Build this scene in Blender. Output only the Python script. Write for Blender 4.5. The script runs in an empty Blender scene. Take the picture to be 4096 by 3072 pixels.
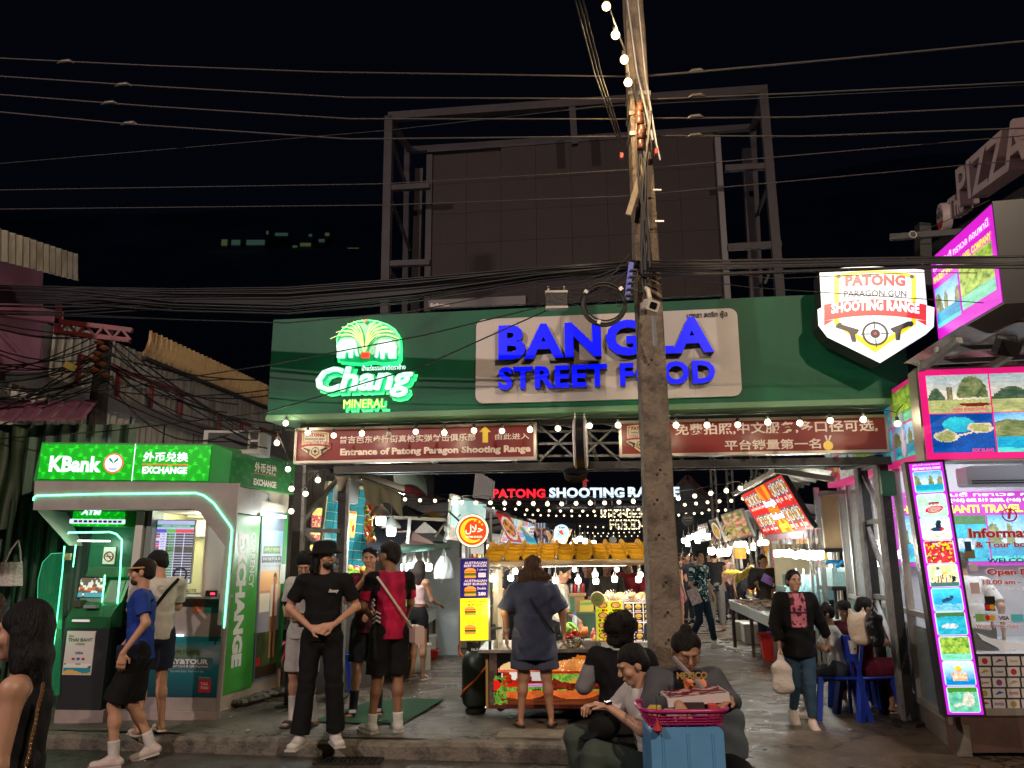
import bpy,math,random
import numpy as np
from mathutils import Vector,Matrix,Euler
RND=random.Random(11)
PI=math.pi;_T=Matrix.Translation;_R=Matrix.Rotation;_c=math.cos;_s=math.sin;_h=math.hypot;_f=math.floor;_u=RND.uniform;_d=math.radians
V=Vector
sc=bpy.context.scene
C=sc.collection
# ------------------------------------------------------------------ camera
PH_W,PH_H,FOC=4096.0,3072.0,3200.0
CAM=V((0,0,1.67))
PITCH,ROLL=_d(12.15),_d(-0.6)
RM=_R(PI/2+PITCH,3,'X')@_R(ROLL,3,'Z')
cd=bpy.data.cameras.new('camera')
cam=bpy.data.objects.new('camera',cd);C.objects.link(cam)
cam.location=CAM;cam.rotation_euler=RM.to_euler()
cd.sensor_width=36;cd.lens=FOC/PH_W*36;cd.clip_start=0.05;cd.clip_end=2000
sc.camera=cam
# ------------------------------------------------------------------ world: night sky, sun far down and very weak
w=bpy.data.worlds.new('World');sc.world=w;w.use_nodes=True
nt=w.node_tree;bg=nt.nodes['Background']
sky=nt.nodes.new('ShaderNodeTexSky');sky.sky_type='NISHITA';sky.sun_disc=False
sky.sun_elevation=_d(-6);sky.sun_rotation=_d(180)
mixn=nt.nodes.new('ShaderNodeMix');mixn.data_type='RGBA';mixn.inputs[0].default_value=0.01
mixn.inputs[6].default_value=(0.0009,0.0014,0.0031,1)
nt.links.new(sky.outputs[0],mixn.inputs[7]);nt.links.new(mixn.outputs[2],bg.inputs[0])
bg.inputs[1].default_value=1.0
sc.view_settings.view_transform='Standard';sc.view_settings.look='None'
sc.view_settings.exposure=0.0;sc.view_settings.gamma=1.0
sc.view_settings.use_curve_mapping=False
sc.render.engine='CYCLES'
sc.cycles.use_denoising=True
sc.cycles.max_bounces=5;sc.cycles.diffuse_bounces=3;sc.cycles.glossy_bounces=3
sc.cycles.transparent_max_bounces=12;sc.cycles.transmission_bounces=4
sc.cycles.sample_clamp_indirect=4.0;sc.cycles.sample_clamp_direct=0
sc.cycles.caustics_reflective=False;sc.cycles.caustics_refractive=False
def lamp(name,kind,loc,power,color,size=0.1,target=None,parent=None,spot=None,sy=None):
 l=bpy.data.lights.new(name,kind);l.energy=power;l.color=color
 if kind=='AREA':
  l.size=size
  if sy:l.shape='RECTANGLE';l.size_y=sy
 else:l.shadow_soft_size=size
 if spot:l.spot_size=_d(spot);l.spot_blend=0.6
 o=bpy.data.objects.new(name,l);C.objects.link(o);o.location=loc
 if target is not None:o.rotation_euler=(V(target)-V(loc)).to_track_quat('-Z','Y').to_euler()
 if parent is not None:_q(o,parent)
 return o
# ------------------------------------------------------------------ photo pixel at a depth -> point of the place
def ray(px,py):
 return RM@V((px-PH_W/2,-(py-PH_H/2),-FOC))
def P(px,py,d):
 r=ray(px,py);return CAM+r*(d/r.y)
def G(px,py,z=0.0):
 r=ray(px,py);return CAM+r*((z-CAM.z)/r.z)
# ------------------------------------------------------------------ materials
MATS={}
def _lnk(nt,a,b):nt.links.new(a,b)
def mat(name,col=(.5,.5,.5),rough=.6,metal=0,emis=0,ecol=None,var=0,vscale=6,bump=0,bscale=40,alpha=1,trans=0,vcol=False,rvar=0,stretch=None,dirt=None,spec=.5,hue=None):
 if name in MATS:return MATS[name]
 m=bpy.data.materials.new(name);m.use_nodes=True;nt=m.node_tree
 b=nt.nodes['Principled BSDF']
 b.inputs['Roughness'].default_value=rough;b.inputs['Metallic'].default_value=metal
 b.inputs['Specular IOR Level'].default_value=spec
 src=None
 tc=nt.nodes.new('ShaderNodeTexCoord');co=tc.outputs['Object']
 if stretch:
  mp=nt.nodes.new('ShaderNodeMapping');mp.inputs['Scale'].default_value=stretch
  _lnk(nt,co,mp.inputs[0]);co=mp.outputs[0]
 if vcol:
  a=nt.nodes.new('ShaderNodeAttribute');a.attribute_name='Col';src=a.outputs['Color']
 else:
  b.inputs['Base Color'].default_value=(*col,1)
 if var or dirt:
  n=nt.nodes.new('ShaderNodeTexNoise');n.inputs['Scale'].default_value=vscale
  n.inputs['Detail'].default_value=8;n.inputs['Roughness'].default_value=.65
  _lnk(nt,co,n.inputs['Vector'])
  cr=nt.nodes.new('ShaderNodeMapRange');cr.inputs[1].default_value=.3;cr.inputs[2].default_value=.7
  _lnk(nt,n.outputs[0],cr.inputs[0])
  mx=nt.nodes.new('ShaderNodeMix');mx.data_type='RGBA'
  if dirt:
   cr.inputs[1].default_value=.46;cr.inputs[2].default_value=.68
   _lnk(nt,cr.outputs[0],mx.inputs[0])
   mx.inputs[7].default_value=(*dirt,1)
   if src:_lnk(nt,src,mx.inputs[6])
   else:mx.inputs[6].default_value=(*col,1)
  else:
   cr.inputs[3].default_value=1-var;cr.inputs[4].default_value=1+var*.6
   mx.blend_type='MULTIPLY';mx.inputs[0].default_value=1
   if src:_lnk(nt,src,mx.inputs[6])
   else:mx.inputs[6].default_value=(*col,1)
   _lnk(nt,cr.outputs[0],mx.inputs[7])
  src=mx.outputs[2]
 if rvar:
  n3=nt.nodes.new('ShaderNodeTexNoise');n3.inputs['Scale'].default_value=vscale*.7;n3.inputs['Detail'].default_value=6
  _lnk(nt,co,n3.inputs['Vector'])
  c3=nt.nodes.new('ShaderNodeMapRange');c3.inputs[1].default_value=.38;c3.inputs[2].default_value=.62
  c3.inputs[3].default_value=max(.05,rough-rvar);c3.inputs[4].default_value=min(1,rough+rvar)
  _lnk(nt,n3.outputs[0],c3.inputs[0]);_lnk(nt,c3.outputs[0],b.inputs['Roughness'])
 if src:_lnk(nt,src,b.inputs['Base Color'])
 if emis:
  b.inputs['Emission Strength'].default_value=emis
  if vcol:_lnk(nt,src,b.inputs['Emission Color'])
  else:b.inputs['Emission Color'].default_value=(*(ecol or col),1)
 if bump:
  n2=nt.nodes.new('ShaderNodeTexNoise');n2.inputs['Scale'].default_value=bscale;n2.inputs['Detail'].default_value=6
  _lnk(nt,co,n2.inputs['Vector'])
  bp=nt.nodes.new('ShaderNodeBump');bp.inputs['Strength'].default_value=bump;bp.inputs['Distance'].default_value=.02
  _lnk(nt,n2.outputs[0],bp.inputs['Height']);_lnk(nt,bp.outputs[0],b.inputs['Normal'])
 if alpha<1:b.inputs['Alpha'].default_value=alpha
 if trans:b.inputs['Transmission Weight'].default_value=trans;b.inputs['IOR'].default_value=1.1
 MATS[name]=m;return m
# ------------------------------------------------------------------ mesh builder
class MB:
 def __init__(s,M=None):
  s.v=[];s.f=[];s.c=[];s.M=M or Matrix.Identity(4);s.smooth=False;s.cur=None;s.hascol=False
 def col(s,c):s.cur=c;s.hascol=True;return s
 def _add(s,vs,fs):
  n=len(s.v);M=s.M
  s.v.extend([(M@V(p))[:]for p in vs]);s.f.extend([tuple(i+n for i in f)for f in fs]);s.c.extend([s.cur]*len(fs))
  return s
 def poly(s,pts):return s._add(pts,[tuple(range(len(pts)))])
 def box(s,x0,x1,y0,y1,z0,z1):
  return s._add([(x0,y0,z0),(x1,y0,z0),(x1,y1,z0),(x0,y1,z0),(x0,y0,z1),(x1,y0,z1),(x1,y1,z1),(x0,y1,z1)],[(0,3,2,1),(4,5,6,7),(0,1,5,4),(1,2,6,5),(2,3,7,6),(3,0,4,7)])
 def cbox(s,c,size,rz=0,rx=0,ry=0):
  o=s.M;s.M=o@_T(V(c))@Euler((rx,ry,rz)).to_matrix().to_4x4()
  a,b,d=(q/2 for q in size);s.box(-a,a,-b,b,-d,d);s.M=o;return s
 def bbox(s,x0,x1,y0,y1,z0,z1,r=.02,n=3):
  pts=_p(x0,x1,z0,z1,r,n);return s.prism(pts,y0,y1)
 def prism(s,pts,y0,y1):
  n=len(pts)
  vs=[(p[0],y0,p[1])for p in pts]+[(p[0],y1,p[1])for p in pts]
  fs=[tuple(range(n)),tuple(range(2*n-1,n-1,-1))]+[(i,i+n,(i+1)%n+n,(i+1)%n)for i in range(n)]
  return s._add(vs,fs)
 def sheet(s,pts,y):return s._add([(p[0],y,p[1])for p in pts],[tuple(range(len(pts)))])
 def bar(s,a,b,w=.05,h=None,up=(0,0,1)):
  h=h or w;a=V(a);b=V(b);d=(b-a)
  if d.length<1e-6:return s
  d.normalize();up=V(up)
  if abs(d.dot(up))>.97:up=V((0,1,0))
  x=d.cross(up).normalized()*w/2;y=x.cross(d).normalized()*h/2
  return s._add([a-x-y,a+x-y,a+x+y,a-x+y,b-x-y,b+x-y,b+x+y,b-x+y],[(0,3,2,1),(4,5,6,7),(0,1,5,4),(1,2,6,5),(2,3,7,6),(3,0,4,7)])
 def tube(s,pts,r,n=8,cap=True):
  pts=[V(p)for p in pts];rs=r if isinstance(r,(list,tuple))else[r]*len(pts)
  vs=[];fs=[];prev=None
  for i,p in enumerate(pts):
   d=(pts[min(i+1,len(pts)-1)]-pts[max(i-1,0)])
   if d.length<1e-9:d=V((0,0,1))
   d.normalize()
   x=prev if prev is not None else(V((0,0,1))if abs(d.z)<.9 else V((1,0,0)))
   x=(x-d*x.dot(d));x=x.normalized()if x.length>1e-6 else d.orthogonal().normalized();prev=x;y=d.cross(x)
   for k in range(n):
    a=2*PI*k/n;vs.append(p+(x*_c(a)+y*_s(a))*rs[i])
  for i in range(len(pts)-1):
   for k in range(n):fs.append((i*n+k,i*n+(k+1)%n,(i+1)*n+(k+1)%n,(i+1)*n+k))
  if cap:fs.append(tuple(range(n-1,-1,-1)));fs.append(tuple((len(pts)-1)*n+k for k in range(n)))
  return s._add(vs,fs)
 def lathe(s,prof,c=(0,0,0),n=16,axis='Z',sx=1,sy=1):
  vs=[];fs=[];c=V(c)
  for r,z in prof:
   for k in range(n):
    a=2*PI*k/n;p=V((r*_c(a)*sx,r*_s(a)*sy,z))
    if axis=='Y':p=V((p.x,p.z,p.y))
    vs.append(c+p)
  for i in range(len(prof)-1):
   for k in range(n):
    q=(i*n+k,i*n+(k+1)%n,(i+1)*n+(k+1)%n,(i+1)*n+k);fs.append(q if axis=='Z' else q[::-1])
  q=tuple(range(n-1,-1,-1));t=tuple((len(prof)-1)*n+k for k in range(n))
  fs.append(q if axis=='Z' else q[::-1]);fs.append(t if axis=='Z' else t[::-1])
  return s._add(vs,fs)
 def ball(s,c,r,n=10,sz=(1,1,1)):
  m=max(4,n//2+1);vs=[];fs=[];c=V(c)
  for i in range(m+1):
   t=PI*i/m
   for k in range(n):
    a=2*PI*k/n;vs.append(c+V((_s(t)*_c(a)*r*sz[0],_s(t)*_s(a)*r*sz[1],_c(t)*r*sz[2])))
  for i in range(m):
   for k in range(n):fs.append((i*n+k,(i+1)*n+k,(i+1)*n+(k+1)%n,i*n+(k+1)%n))
  return s._add(vs,fs)
 def grid(s,nx,nz,fn,cfn=None,smooth=True):
  vs=[fn(i/nx,j/nz)for j in range(nz+1)for i in range(nx+1)];base=len(s.v)
  s._add(vs,[]);
  for j in range(nz):
   for i in range(nx):
    a=base+j*(nx+1)+i;s.f.append((a,a+1,a+nx+2,a+nx+1))
    s.c.append(cfn((i+.5)/nx,(j+.5)/nz)if cfn else s.cur)
  if cfn:s.hascol=True
  return s
 def mesh(s,name,m,smooth=False):
  me=bpy.data.meshes.new(name)
  me.from_pydata(s.v,[],s.f)
  if s.hascol:
   at=me.color_attributes.new('Col','FLOAT_COLOR','CORNER')
   cs=np.ones((len(me.loops),4),dtype=np.float32)
   tot=np.empty(len(me.polygons),dtype=np.int32);me.polygons.foreach_get('loop_total',tot)
   arr=np.array([(c or(1,1,1))[:3]for c in s.c],dtype=np.float32)
   cs[:,:3]=np.repeat(arr,tot,axis=0)
   at.data.foreach_set('color',cs.ravel())
  if m:me.materials.append(m)
  if smooth:
   me.polygons.foreach_set('use_smooth',[True]*len(me.polygons))
  me.update();return me
 def bd(s,name,m=None,parent=None,smooth=False,**kw):
  me=s.mesh(name,m,smooth)
  if smooth=='auto':
   try:me.set_sharp_from_angle(angle=_d(40))
   except Exception:pass
  o=bpy.data.objects.new(name,me);C.objects.link(o)
  if parent is not None:_q(o,parent)
  for k,v in kw.items():o[k]=v
  return o
def _p(x0,x1,z0,z1,r,n=3):
 pts=[]
 for cx,cz,a0 in((x1-r,z0+r,-90),(x1-r,z1-r,0),(x0+r,z1-r,90),(x0+r,z0+r,180)):
  for k in range(n+1):
   a=_d(a0+90*k/n);pts.append((cx+r*_c(a),cz+r*_s(a)))
 return pts
def circ(cx,cz,r,n=24,rz=None,a0=0,a1=360):
 full=abs(a1-a0)>=360;m=n if full else n+1
 return[(cx+r*_c(_d(a0+(a1-a0)*k/n)),cz+(rz or r)*_s(_d(a0+(a1-a0)*k/n)))for k in range(m)]
def wm(o):
 m=Matrix.LocRotScale(o.location,o.rotation_euler,o.scale)
 return wm(o.parent)@o.matrix_parent_inverse@m if o.parent else m
def _q(o,parent):
 o.parent=parent;o.matrix_parent_inverse=wm(parent).inverted()
def _A(name,label,cat,loc=(0,0,0),rz=0,group=None,kind=None):
 o=bpy.data.objects.new(name,None);C.objects.link(o);o.location=loc;o.rotation_euler=(0,0,rz)
 o.empty_display_size=.1
 return tag(o,label,cat,group,kind)
def tag(o,label=None,cat=None,group=None,kind=None):
 if label:o['label']=label
 if cat:o['category']=cat
 if group:o['group']=group
 if kind:o['kind']=kind
 return o
def _w(o):o['kind']='structure';return o
def _BN(o,loc=None,rz=None,label=None,parent=None,kids=None):
 c=o.copy();C.objects.link(c)
 if parent is not None:c.parent=parent
 if loc is not None:c.location=loc
 if rz is not None:c.rotation_euler=(0,0,rz)
 if label:c['label']=label
 for ch in(kids if kids is not None else list(o.children)):_BN(ch,parent=c)
 return c
def _C(bl,br,up=(0,0,1)):
 """local frame of a face: x along it, z up, -y out of it towards its front"""
 x=(br-bl).normalized();y=V(up).cross(x).normalized();z=x.cross(y).normalized()
 return Matrix(((x.x,y.x,z.x,bl.x),(x.y,y.y,z.y,bl.y),(x.z,y.z,z.z,bl.z),(0,0,0,1)))
def face(xl,yl,dl,xr,yr,dr,yt,leanpx=None):
 """panel frame from its bottom-left and bottom-right photo points with depths, top pixel row over its left end"""
 bl=P(xl,yl,dl);br=P(xr,yr,dr)
 M=_C(bl,br);w=(br-bl).length;h=P(xl,yt,dl).z-bl.z
 return M,w,h
# ------------------------------------------------------------------ lettering
def _b(s,ext=.0,off=.0,spacing=1.0,res=3,shear=0):
 c=bpy.data.curves.new('lettering','FONT');c.body=s;c.extrude=ext;c.offset=off
 c.resolution_u=res;c.space_character=spacing;c.shear=shear
 o=bpy.data.objects.new('lettering',c);m=o.to_mesh()
 n=len(m.vertices);vs=np.empty(n*3);m.vertices.foreach_get('co',vs);vs=vs.reshape(-1,3)
 fs=[tuple(p.vertices)for p in m.polygons]
 o.to_mesh_clear();bpy.data.objects.remove(o);bpy.data.curves.remove(c)
 return vs,fs
def _B(mb,s,x0,x1,z0,z1,y=-.004,depth=0,bold=.0,spacing=1.0,keep=False,shear=0,res=3,align='C'):
 """puts the lettering into the rectangle x0..x1, z0..z1 of mb's frame (front at y)"""
 vs,fs=_b(s,1.0 if depth else 0,bold,spacing,res,shear)
 if len(vs)==0:return mb
 a=vs.min(0);b=vs.max(0);sx=(x1-x0)/(b[0]-a[0]);sz=(z1-z0)/(b[1]-a[1])
 if keep:sx=min(sx,sz);
 ox=x0 if align=='L' else(x0+x1)/2-(b[0]-a[0])*sx/2
 if keep:sz=sx;z0=(z0+z1)/2-(b[1]-a[1])*sz/2
 pts=[(ox+(p[0]-a[0])*sx,y-(depth*(p[2]+1)/2 if depth else 0),z0+(p[1]-a[1])*sz)for p in vs]
 mb._add(pts,fs);return mb
def _P(s,M,x0,x1,z0,z1,y,depth,m,parent,bold=.02,spacing=1.0,name='letter',side=None,face_in=.0):
 """every letter a channel-letter object of its own"""
 full,_=_b(s,0,bold,spacing);fa=full.min(0);fb=full.max(0)
 sx=(x1-x0)/(fb[0]-fa[0]);sz=(z1-z0)/(fb[1]-fa[1]);out=[]
 for i,ch in enumerate(s):
  if ch==' ':continue
  pre,_=_b(s[:i+1],0,bold,spacing);one,fs=_b(ch,1,bold,1)
  dx=pre.max(0)[0]-one.max(0)[0]
  pts=[(x0+(p[0]+dx-fa[0])*sx,y-depth*(p[2]+1)/2,z0+(p[1]-fa[1])*sz)for p in one]
  mb=MB(M)._add(pts,fs)
  o=mb.bd(name,m,parent)
  if side:
   me=o.data;me.materials.append(side)
   fw=(M.to_3x3()@V((0,-1,0)))
   for p in me.polygons:
    if p.normal.dot(fw)<.5:p.material_index=1
  out.append(o)
 return out
def lin(r,g,b):return tuple(((c/255)/12.92 if c/255<=.04045 else((c/255+.055)/1.055)**2.4)for c in(r,g,b))
PRINT=lambda:mat('print_matt',rough=.45,vcol=True)
def LIT(e):return mat('print_lit_%g'%e,rough=.3,vcol=True,emis=e)
def sag(a,b,s,n=14):
 a=V(a);b=V(b);return[a.lerp(b,i/n)-V((0,0,s*4*(i/n)*(1-i/n)))for i in range(n+1)]
def onp(M,px,py,y0=0.0):
 """photo pixel -> (x, z) on the plane y = y0 of frame M"""
 Mi=M.inverted();o=Mi@CAM;d=Mi.to_3x3()@ray(px,py);t=(y0-o.y)/d.y
 p=o+d*t;return(p.x,p.z)
def tr(M,pts,y0=0.0):return[onp(M,a,b,y0)for a,b in pts]
def xz(M,x0,yt,x1,yb,y0=0.0):
 """photo rectangle -> x0, x1, z0, z1 on the plane"""
 a=onp(M,x0,yb,y0);b=onp(M,x1,yb,y0);c=onp(M,(x0+x1)/2,yt,y0);d=onp(M,(x0+x1)/2,yb,y0)
 return a[0],b[0],d[1],c[1]
# small value noise for printed pictures
_H=np.random.RandomState(5).rand(64,64)
def vn(x,y):
 i=_f(x);j=_f(y);fx=x-i;fy=y-j;fx=fx*fx*(3-2*fx);fy=fy*fy*(3-2*fy)
 a=_H[i&63,j&63];b=_H[(i+1)&63,j&63];c=_H[i&63,(j+1)&63];d=_H[(i+1)&63,(j+1)&63]
 return(a*(1-fx)+b*fx)*(1-fy)+(c*(1-fx)+d*fx)*fy
def fn2(x,y):return.55*vn(x,y)+.3*vn(x*2.1+7,y*2.1+3)+.15*vn(x*4.3+1,y*4.3+9)
def mixc(a,b,t):t=max(0,min(1,t));return tuple(p+(q-p)*t for p,q in zip(a,b))
WHT=(.85,.87,.9);SKY1=lin(70,160,235);SKY2=lin(190,225,245);SEA=lin(20,170,200);SEAD=lin(10,80,170)
GRN=lin(60,130,40);GRND=lin(20,60,25);ROCK=lin(180,165,130);SAND=lin(235,215,165)
def pic(kind,seed=0):
 s=seed*13.7
 def bay(u,v):
  hz=.38;k=fn2(u*9+s,v*9)
  if v<hz:return mixc(SEA,mixc(SEAD,SEA,.4),fn2(u*6+s,v*20))if v>.1 else mixc(SEA,lin(90,220,200),.7)
  for cx,wd,ht in((.08+.05*_s(s),.2,.45),(.55+.1*_s(s*2),.1,.42),(.95,.16,.34)):
   top=hz+ht*(1-abs((u-cx)/wd)**3)+.05*(k-.5)if abs(u-cx)<wd else 0
   if v<top:return mixc(GRND,mixc(GRN,ROCK,fn2(u*30+s,v*22)),k*1.3)
  return mixc(SKY2,SKY1,(v-hz)*1.5+.3*(fn2(u*4+s,v*6)-.5)*2)
 def isle(u,v):
  a=_h((u-.25)*1.0,(v-.42)*1.3)+.16*(fn2(u*7+s,v*7)-.5);b=_h((u-.78)*1.0,(v-.62)*1.5)+.16*(fn2(u*7+s,v*7)-.5)
  br=abs(v-.38-(u-.3)*.42)+.05*fn2(u*20,v*20)if.3<u<.75 else 9
  if min(a,b)<.15:return mixc(lin(120,150,50),ROCK,fn2(u*22+s,v*22)*1.2-.1)
  if min(a,b)<.2 or br<.05:return mixc(ROCK,WHT,.4*fn2(u*25,v*25))
  if _h(u-.45,(v-.72)*1.3)<.26:return mixc(lin(30,190,200),SEAD,fn2(u*8,v*8)*.7)
  return mixc(SEAD,lin(10,60,130),fn2(u*5+s,v*5))
 def raft(u,v):
  b=mixc(lin(200,235,240),lin(150,200,160),fn2(u*7+s,v*7)*1.3-.1)
  e=((u-.55)/.33)**2+((v-.3-.15*(u-.5))/.16)**2
  if.55<e<1:return lin(220,20,70)
  if e<=.55:return mixc(lin(60,10,60),lin(240,200,180),fn2(u*30,v*30))
  for cx in(.42,.52,.62,.7):
   if _h(u-cx,(v-.58)*1.2)<.07:return lin(200,60,90)if v<.6 else lin(50,30,50)
  return b
 def quad(u,v):
  b=mixc(lin(225,235,235),lin(180,150,70),fn2(u*6+s,v*9)*1.6-.5)if v<.5 else mixc(lin(230,245,250),lin(150,190,190),fn2(u*5+s,v*5))
  if _h((u-.62),(v-.78))<.09 or(abs(u-.6)<.1 and.5<v<.72):return lin(20,40,60)
  if((u-.55)/.24)**2+((v-.46)/.1)**2<1:return mixc(lin(30,60,90),lin(200,20,40),1 if u>.65 else 0)
  return b
 def flow(u,v):
  k=vn(u*9+s,v*8);q=vn(u*13+3+s,v*12+5)
  return lin(230,30,90)if k>.62 else lin(250,200,30)if q>.66 else lin(240,60,60)if q<.3 else lin(255,190,200)if k<.2 else mixc(lin(30,60,40),lin(210,20,60),k)
 def tiger(u,v):
  b=mixc(lin(170,225,110),lin(235,250,225),fn2(u*7+s,v*4))
  if v<.2:return lin(70,110,110)
  if((u-.5)/.45)**2+((v-.34)/.2)**2<1:return lin(30,40,40)if vn(u*26,v*3+s)>.62 else lin(235,215,170)
  if _h(u-.56,v-.6)<.1:return lin(225,190,90)
  if _h(u-.33,v-.83)<.07:return lin(120,80,70)
  if abs(u-.33)<.11 and.45<v<.77:return lin(220,240,250)
  return b
 def dive(u,v):
  b=mixc(lin(0,120,190),lin(70,210,240),v+.4*(fn2(u*6+s,v*6)-.5))
  if v<.25+.1*fn2(u*6+s,1):b=mixc(b,lin(150,225,225),fn2(u*14,v*14))
  x=(u-.5)*_c(.4)+(v-.5)*_s(.4);y=-(u-.5)*_s(.4)+(v-.5)*_c(.4)
  if(x/.24)**2+(y/.09)**2<1 or _h(u-.66,v-.62)<.07:return mixc(lin(10,30,60),lin(60,90,130),fn2(u*30,v*30))
  return b
 def yacht(u,v):
  b=mixc(lin(0,130,170),lin(60,200,220),fn2(u*5+s,v*9))
  if v>.8:return lin(60,110,70)
  if((u-.45)/.3)**2+((v-.38)/.12)**2<1:return mixc(WHT,lin(120,150,170),vn(u*20,v*16))
  return b
 def jungle(u,v):
  if v<.28:return mixc(lin(60,180,130),lin(150,230,210),fn2(u*4,v*20))
  return mixc(lin(40,110,30),lin(190,225,90),fn2(u*11+s,v*11)*1.4-.2)
 def snork(u,v):
  b=mixc(lin(0,130,200),lin(200,240,250),(v-.3)*1.3+.3*fn2(u*7,v*7))
  if _h((u-.48),(v-.68)*.9)<.13:return lin(240,200,40)if v>.66 else lin(210,160,130)
  if abs(u-.5)<.26 and.2<v<.52:return mixc(lin(240,120,50),lin(240,220,190),vn(u*13,v*13))
  return b
 def eleph(u,v):
  b=mixc(lin(40,140,110),lin(130,220,190),fn2(u*6+s,v*6))if v<.8 else GRN
  if((u-.68)/.2)**2+((v-.5)/.3)**2<1 or(abs(v-.25-(u-.2)*.3)<.07 and.15<u<.7):return mixc(lin(150,160,140),lin(220,225,210),fn2(u*16,v*16))
  return b
 def food(u,v):
  r=_h((u-.5)/.46,(v-.5)/.42)+.05*fn2(u*6,v*6)
  if r>1:return lin(60,20,25)if seed%2 else lin(200,40,30)
  if r>.82:return lin(235,235,225)
  k=vn(u*8+s,v*8);return mixc(lin(190,90,30),lin(235,170,60),k)if k>.35 else(lin(120,30,20)if seed%3 else lin(90,140,40))
 def strip(u,v):
  k=vn(u*6+s,v*14+s);q=vn(u*14+s,v*7)
  return mixc(lin(200,60,40),lin(240,220,180),k)if q>.45 else mixc(lin(60,90,60),lin(220,200,90),k)
 def boat(u,v):
  if v<.35:c=mixc(lin(150,160,90),lin(200,200,140),fn2(u*6+s,v*18))
  else:c=mixc(lin(240,225,200),lin(150,180,190),(v-.35)*1.3+.3*fn2(u*4,v*6)-.1)
  if.48<u<.97 and.4<v<.44+.5*_s((u-.48)/.49*PI)**.5+.05*fn2(u*14,2):c=mixc(GRND,mixc(GRN,ROCK,fn2(u*24,v*16)),fn2(u*12,v*12)*1.2)
  if u<.28 and.34<v<.4+.26*_s(u/.28*PI):c=mixc(GRND,lin(110,130,110),fn2(u*20,v*20))
  if abs(u-.36)<.05 and.34<v<.68:c=mixc(ROCK,GRND,fn2(u*30,v*20))
  if((u-.75)/.25)**2+((v-.2-.1*abs(u-.75))/.05)**2<1:c=lin(120,40,25)
  return c
 return dict(bay=bay,isle=isle,raft=raft,quad=quad,flow=flow,tiger=tiger,dive=dive,yacht=yacht,jungle=jungle,snork=snork,eleph=eleph,food=food,strip=strip,boat=boat)[kind]
def _L(mb,kind,x0,x1,z0,z1,y,seed=0,nx=30,nz=22,r=0):
 f=pic(kind,seed)
 def g(u,v):
  k=.62+.76*fn2(u*38+seed,v*34);c=f(u+.02*(vn(u*25,v*25)-.5),v+.02*(vn(u*25+9,v*25)-.5));return tuple(q*k for q in c)
 mb.grid(nx,nz,lambda u,v:(x0+(x1-x0)*u,y,z0+(z1-z0)*v),g)
 return mb
# ================================================================== SETTING
# street, kerb, pavement and the market floor
def fbm(x,y,o=4,s=1.0):
 t=0
 for k in range(o):
  t+=_s(x*s+1.7*k+_s(y*s*.8+k))*_c(y*s*1.1-2.3*k+_s(x*s*.7))/(1.8**k);s*=2.1
 return t
def _AR(name,base,dark,wet,scale=1.6,bumpy=.35):
 m=bpy.data.materials.new(name);m.use_nodes=True;nt=m.node_tree;b=nt.nodes['Principled BSDF']
 N=nt.nodes.new;L=nt.links.new
 g=N('ShaderNodeNewGeometry').outputs['Position']
 def noise(sc_,det=8,ro=.6):
  n=N('ShaderNodeTexNoise');n.inputs['Scale'].default_value=sc_;n.inputs['Detail'].default_value=det
  n.inputs['Roughness'].default_value=ro;L(g,n.inputs['Vector']);return n.outputs[0]
 def rng(i,a,b_,c,d):
  r=N('ShaderNodeMapRange');L(i,r.inputs[0])
  for k,v in zip((1,2,3,4),(a,b_,c,d)):r.inputs[k].default_value=v
  return r.outputs[0]
 def mix(f,a,b_,t='MIX'):
  x=N('ShaderNodeMix');x.data_type='RGBA';x.blend_type=t
  for i,q in((0,f),(6,a),(7,b_)):
   if isinstance(q,(int,float)):x.inputs[i].default_value=q
   elif isinstance(q,tuple):x.inputs[i].default_value=(*q,1)
   else:L(q,x.inputs[i])
  return x.outputs[2]
 n1=noise(scale);n2=noise(scale*9,10,.7);n3=noise(90,4,.8);nw=noise(1.1,6,.62)
 vo=N('ShaderNodeTexVoronoi');vo.feature='DISTANCE_TO_EDGE';vo.inputs['Scale'].default_value=.8
 wp=N('ShaderNodeVectorMath');wp.operation='ADD'
 nv=N('ShaderNodeTexNoise');nv.inputs['Scale'].default_value=2.2;nv.inputs['Detail'].default_value=6;L(g,nv.inputs['Vector'])
 L(g,wp.inputs[0]);L(nv.outputs[1],wp.inputs[1]);L(wp.outputs[0],vo.inputs['Vector'])
 crack=rng(vo.outputs[0],0,.02,0,1)
 c=mix(rng(n1,.35,.65,0,1),dark,base)
 c=mix(rng(n2,.42,.68,0,.85),c,tuple(q*.45 for q in dark))
 c=mix(rng(n3,.3,.7,.0,.35),c,tuple(min(1,q*1.7)for q in base))
 c=mix(crack,tuple(q*.2 for q in dark),c)
 L(c,b.inputs['Base Color'])
 wetm=rng(nw,.42,.58,0,1)
 ro=N('ShaderNodeMapRange');L(wetm,ro.inputs[0]);ro.inputs[3].default_value=.62;ro.inputs[4].default_value=wet
 L(ro.outputs[0],b.inputs['Roughness'])
 h=N('ShaderNodeMath');h.operation='MULTIPLY_ADD';L(n2,h.inputs[0]);h.inputs[1].default_value=.6;L(n3,h.inputs[2])
 h2=N('ShaderNodeMath');h2.operation='MULTIPLY_ADD';L(crack,h2.inputs[0]);h2.inputs[1].default_value=.5;L(h.outputs[0],h2.inputs[2])
 bp=N('ShaderNodeBump');bp.inputs['Strength'].default_value=bumpy;bp.inputs['Distance'].default_value=.02
 L(h2.outputs[0],bp.inputs['Height']);L(bp.outputs[0],b.inputs['Normal'])
 MATS[name]=m;return m
_Ah=_AR('worn_asphalt',(.075,.066,.056),(.03,.027,.024),.3)
_As=_AR('wet_concrete',(.15,.108,.075),(.035,.026,.019),.20,2.3,.55)
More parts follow.
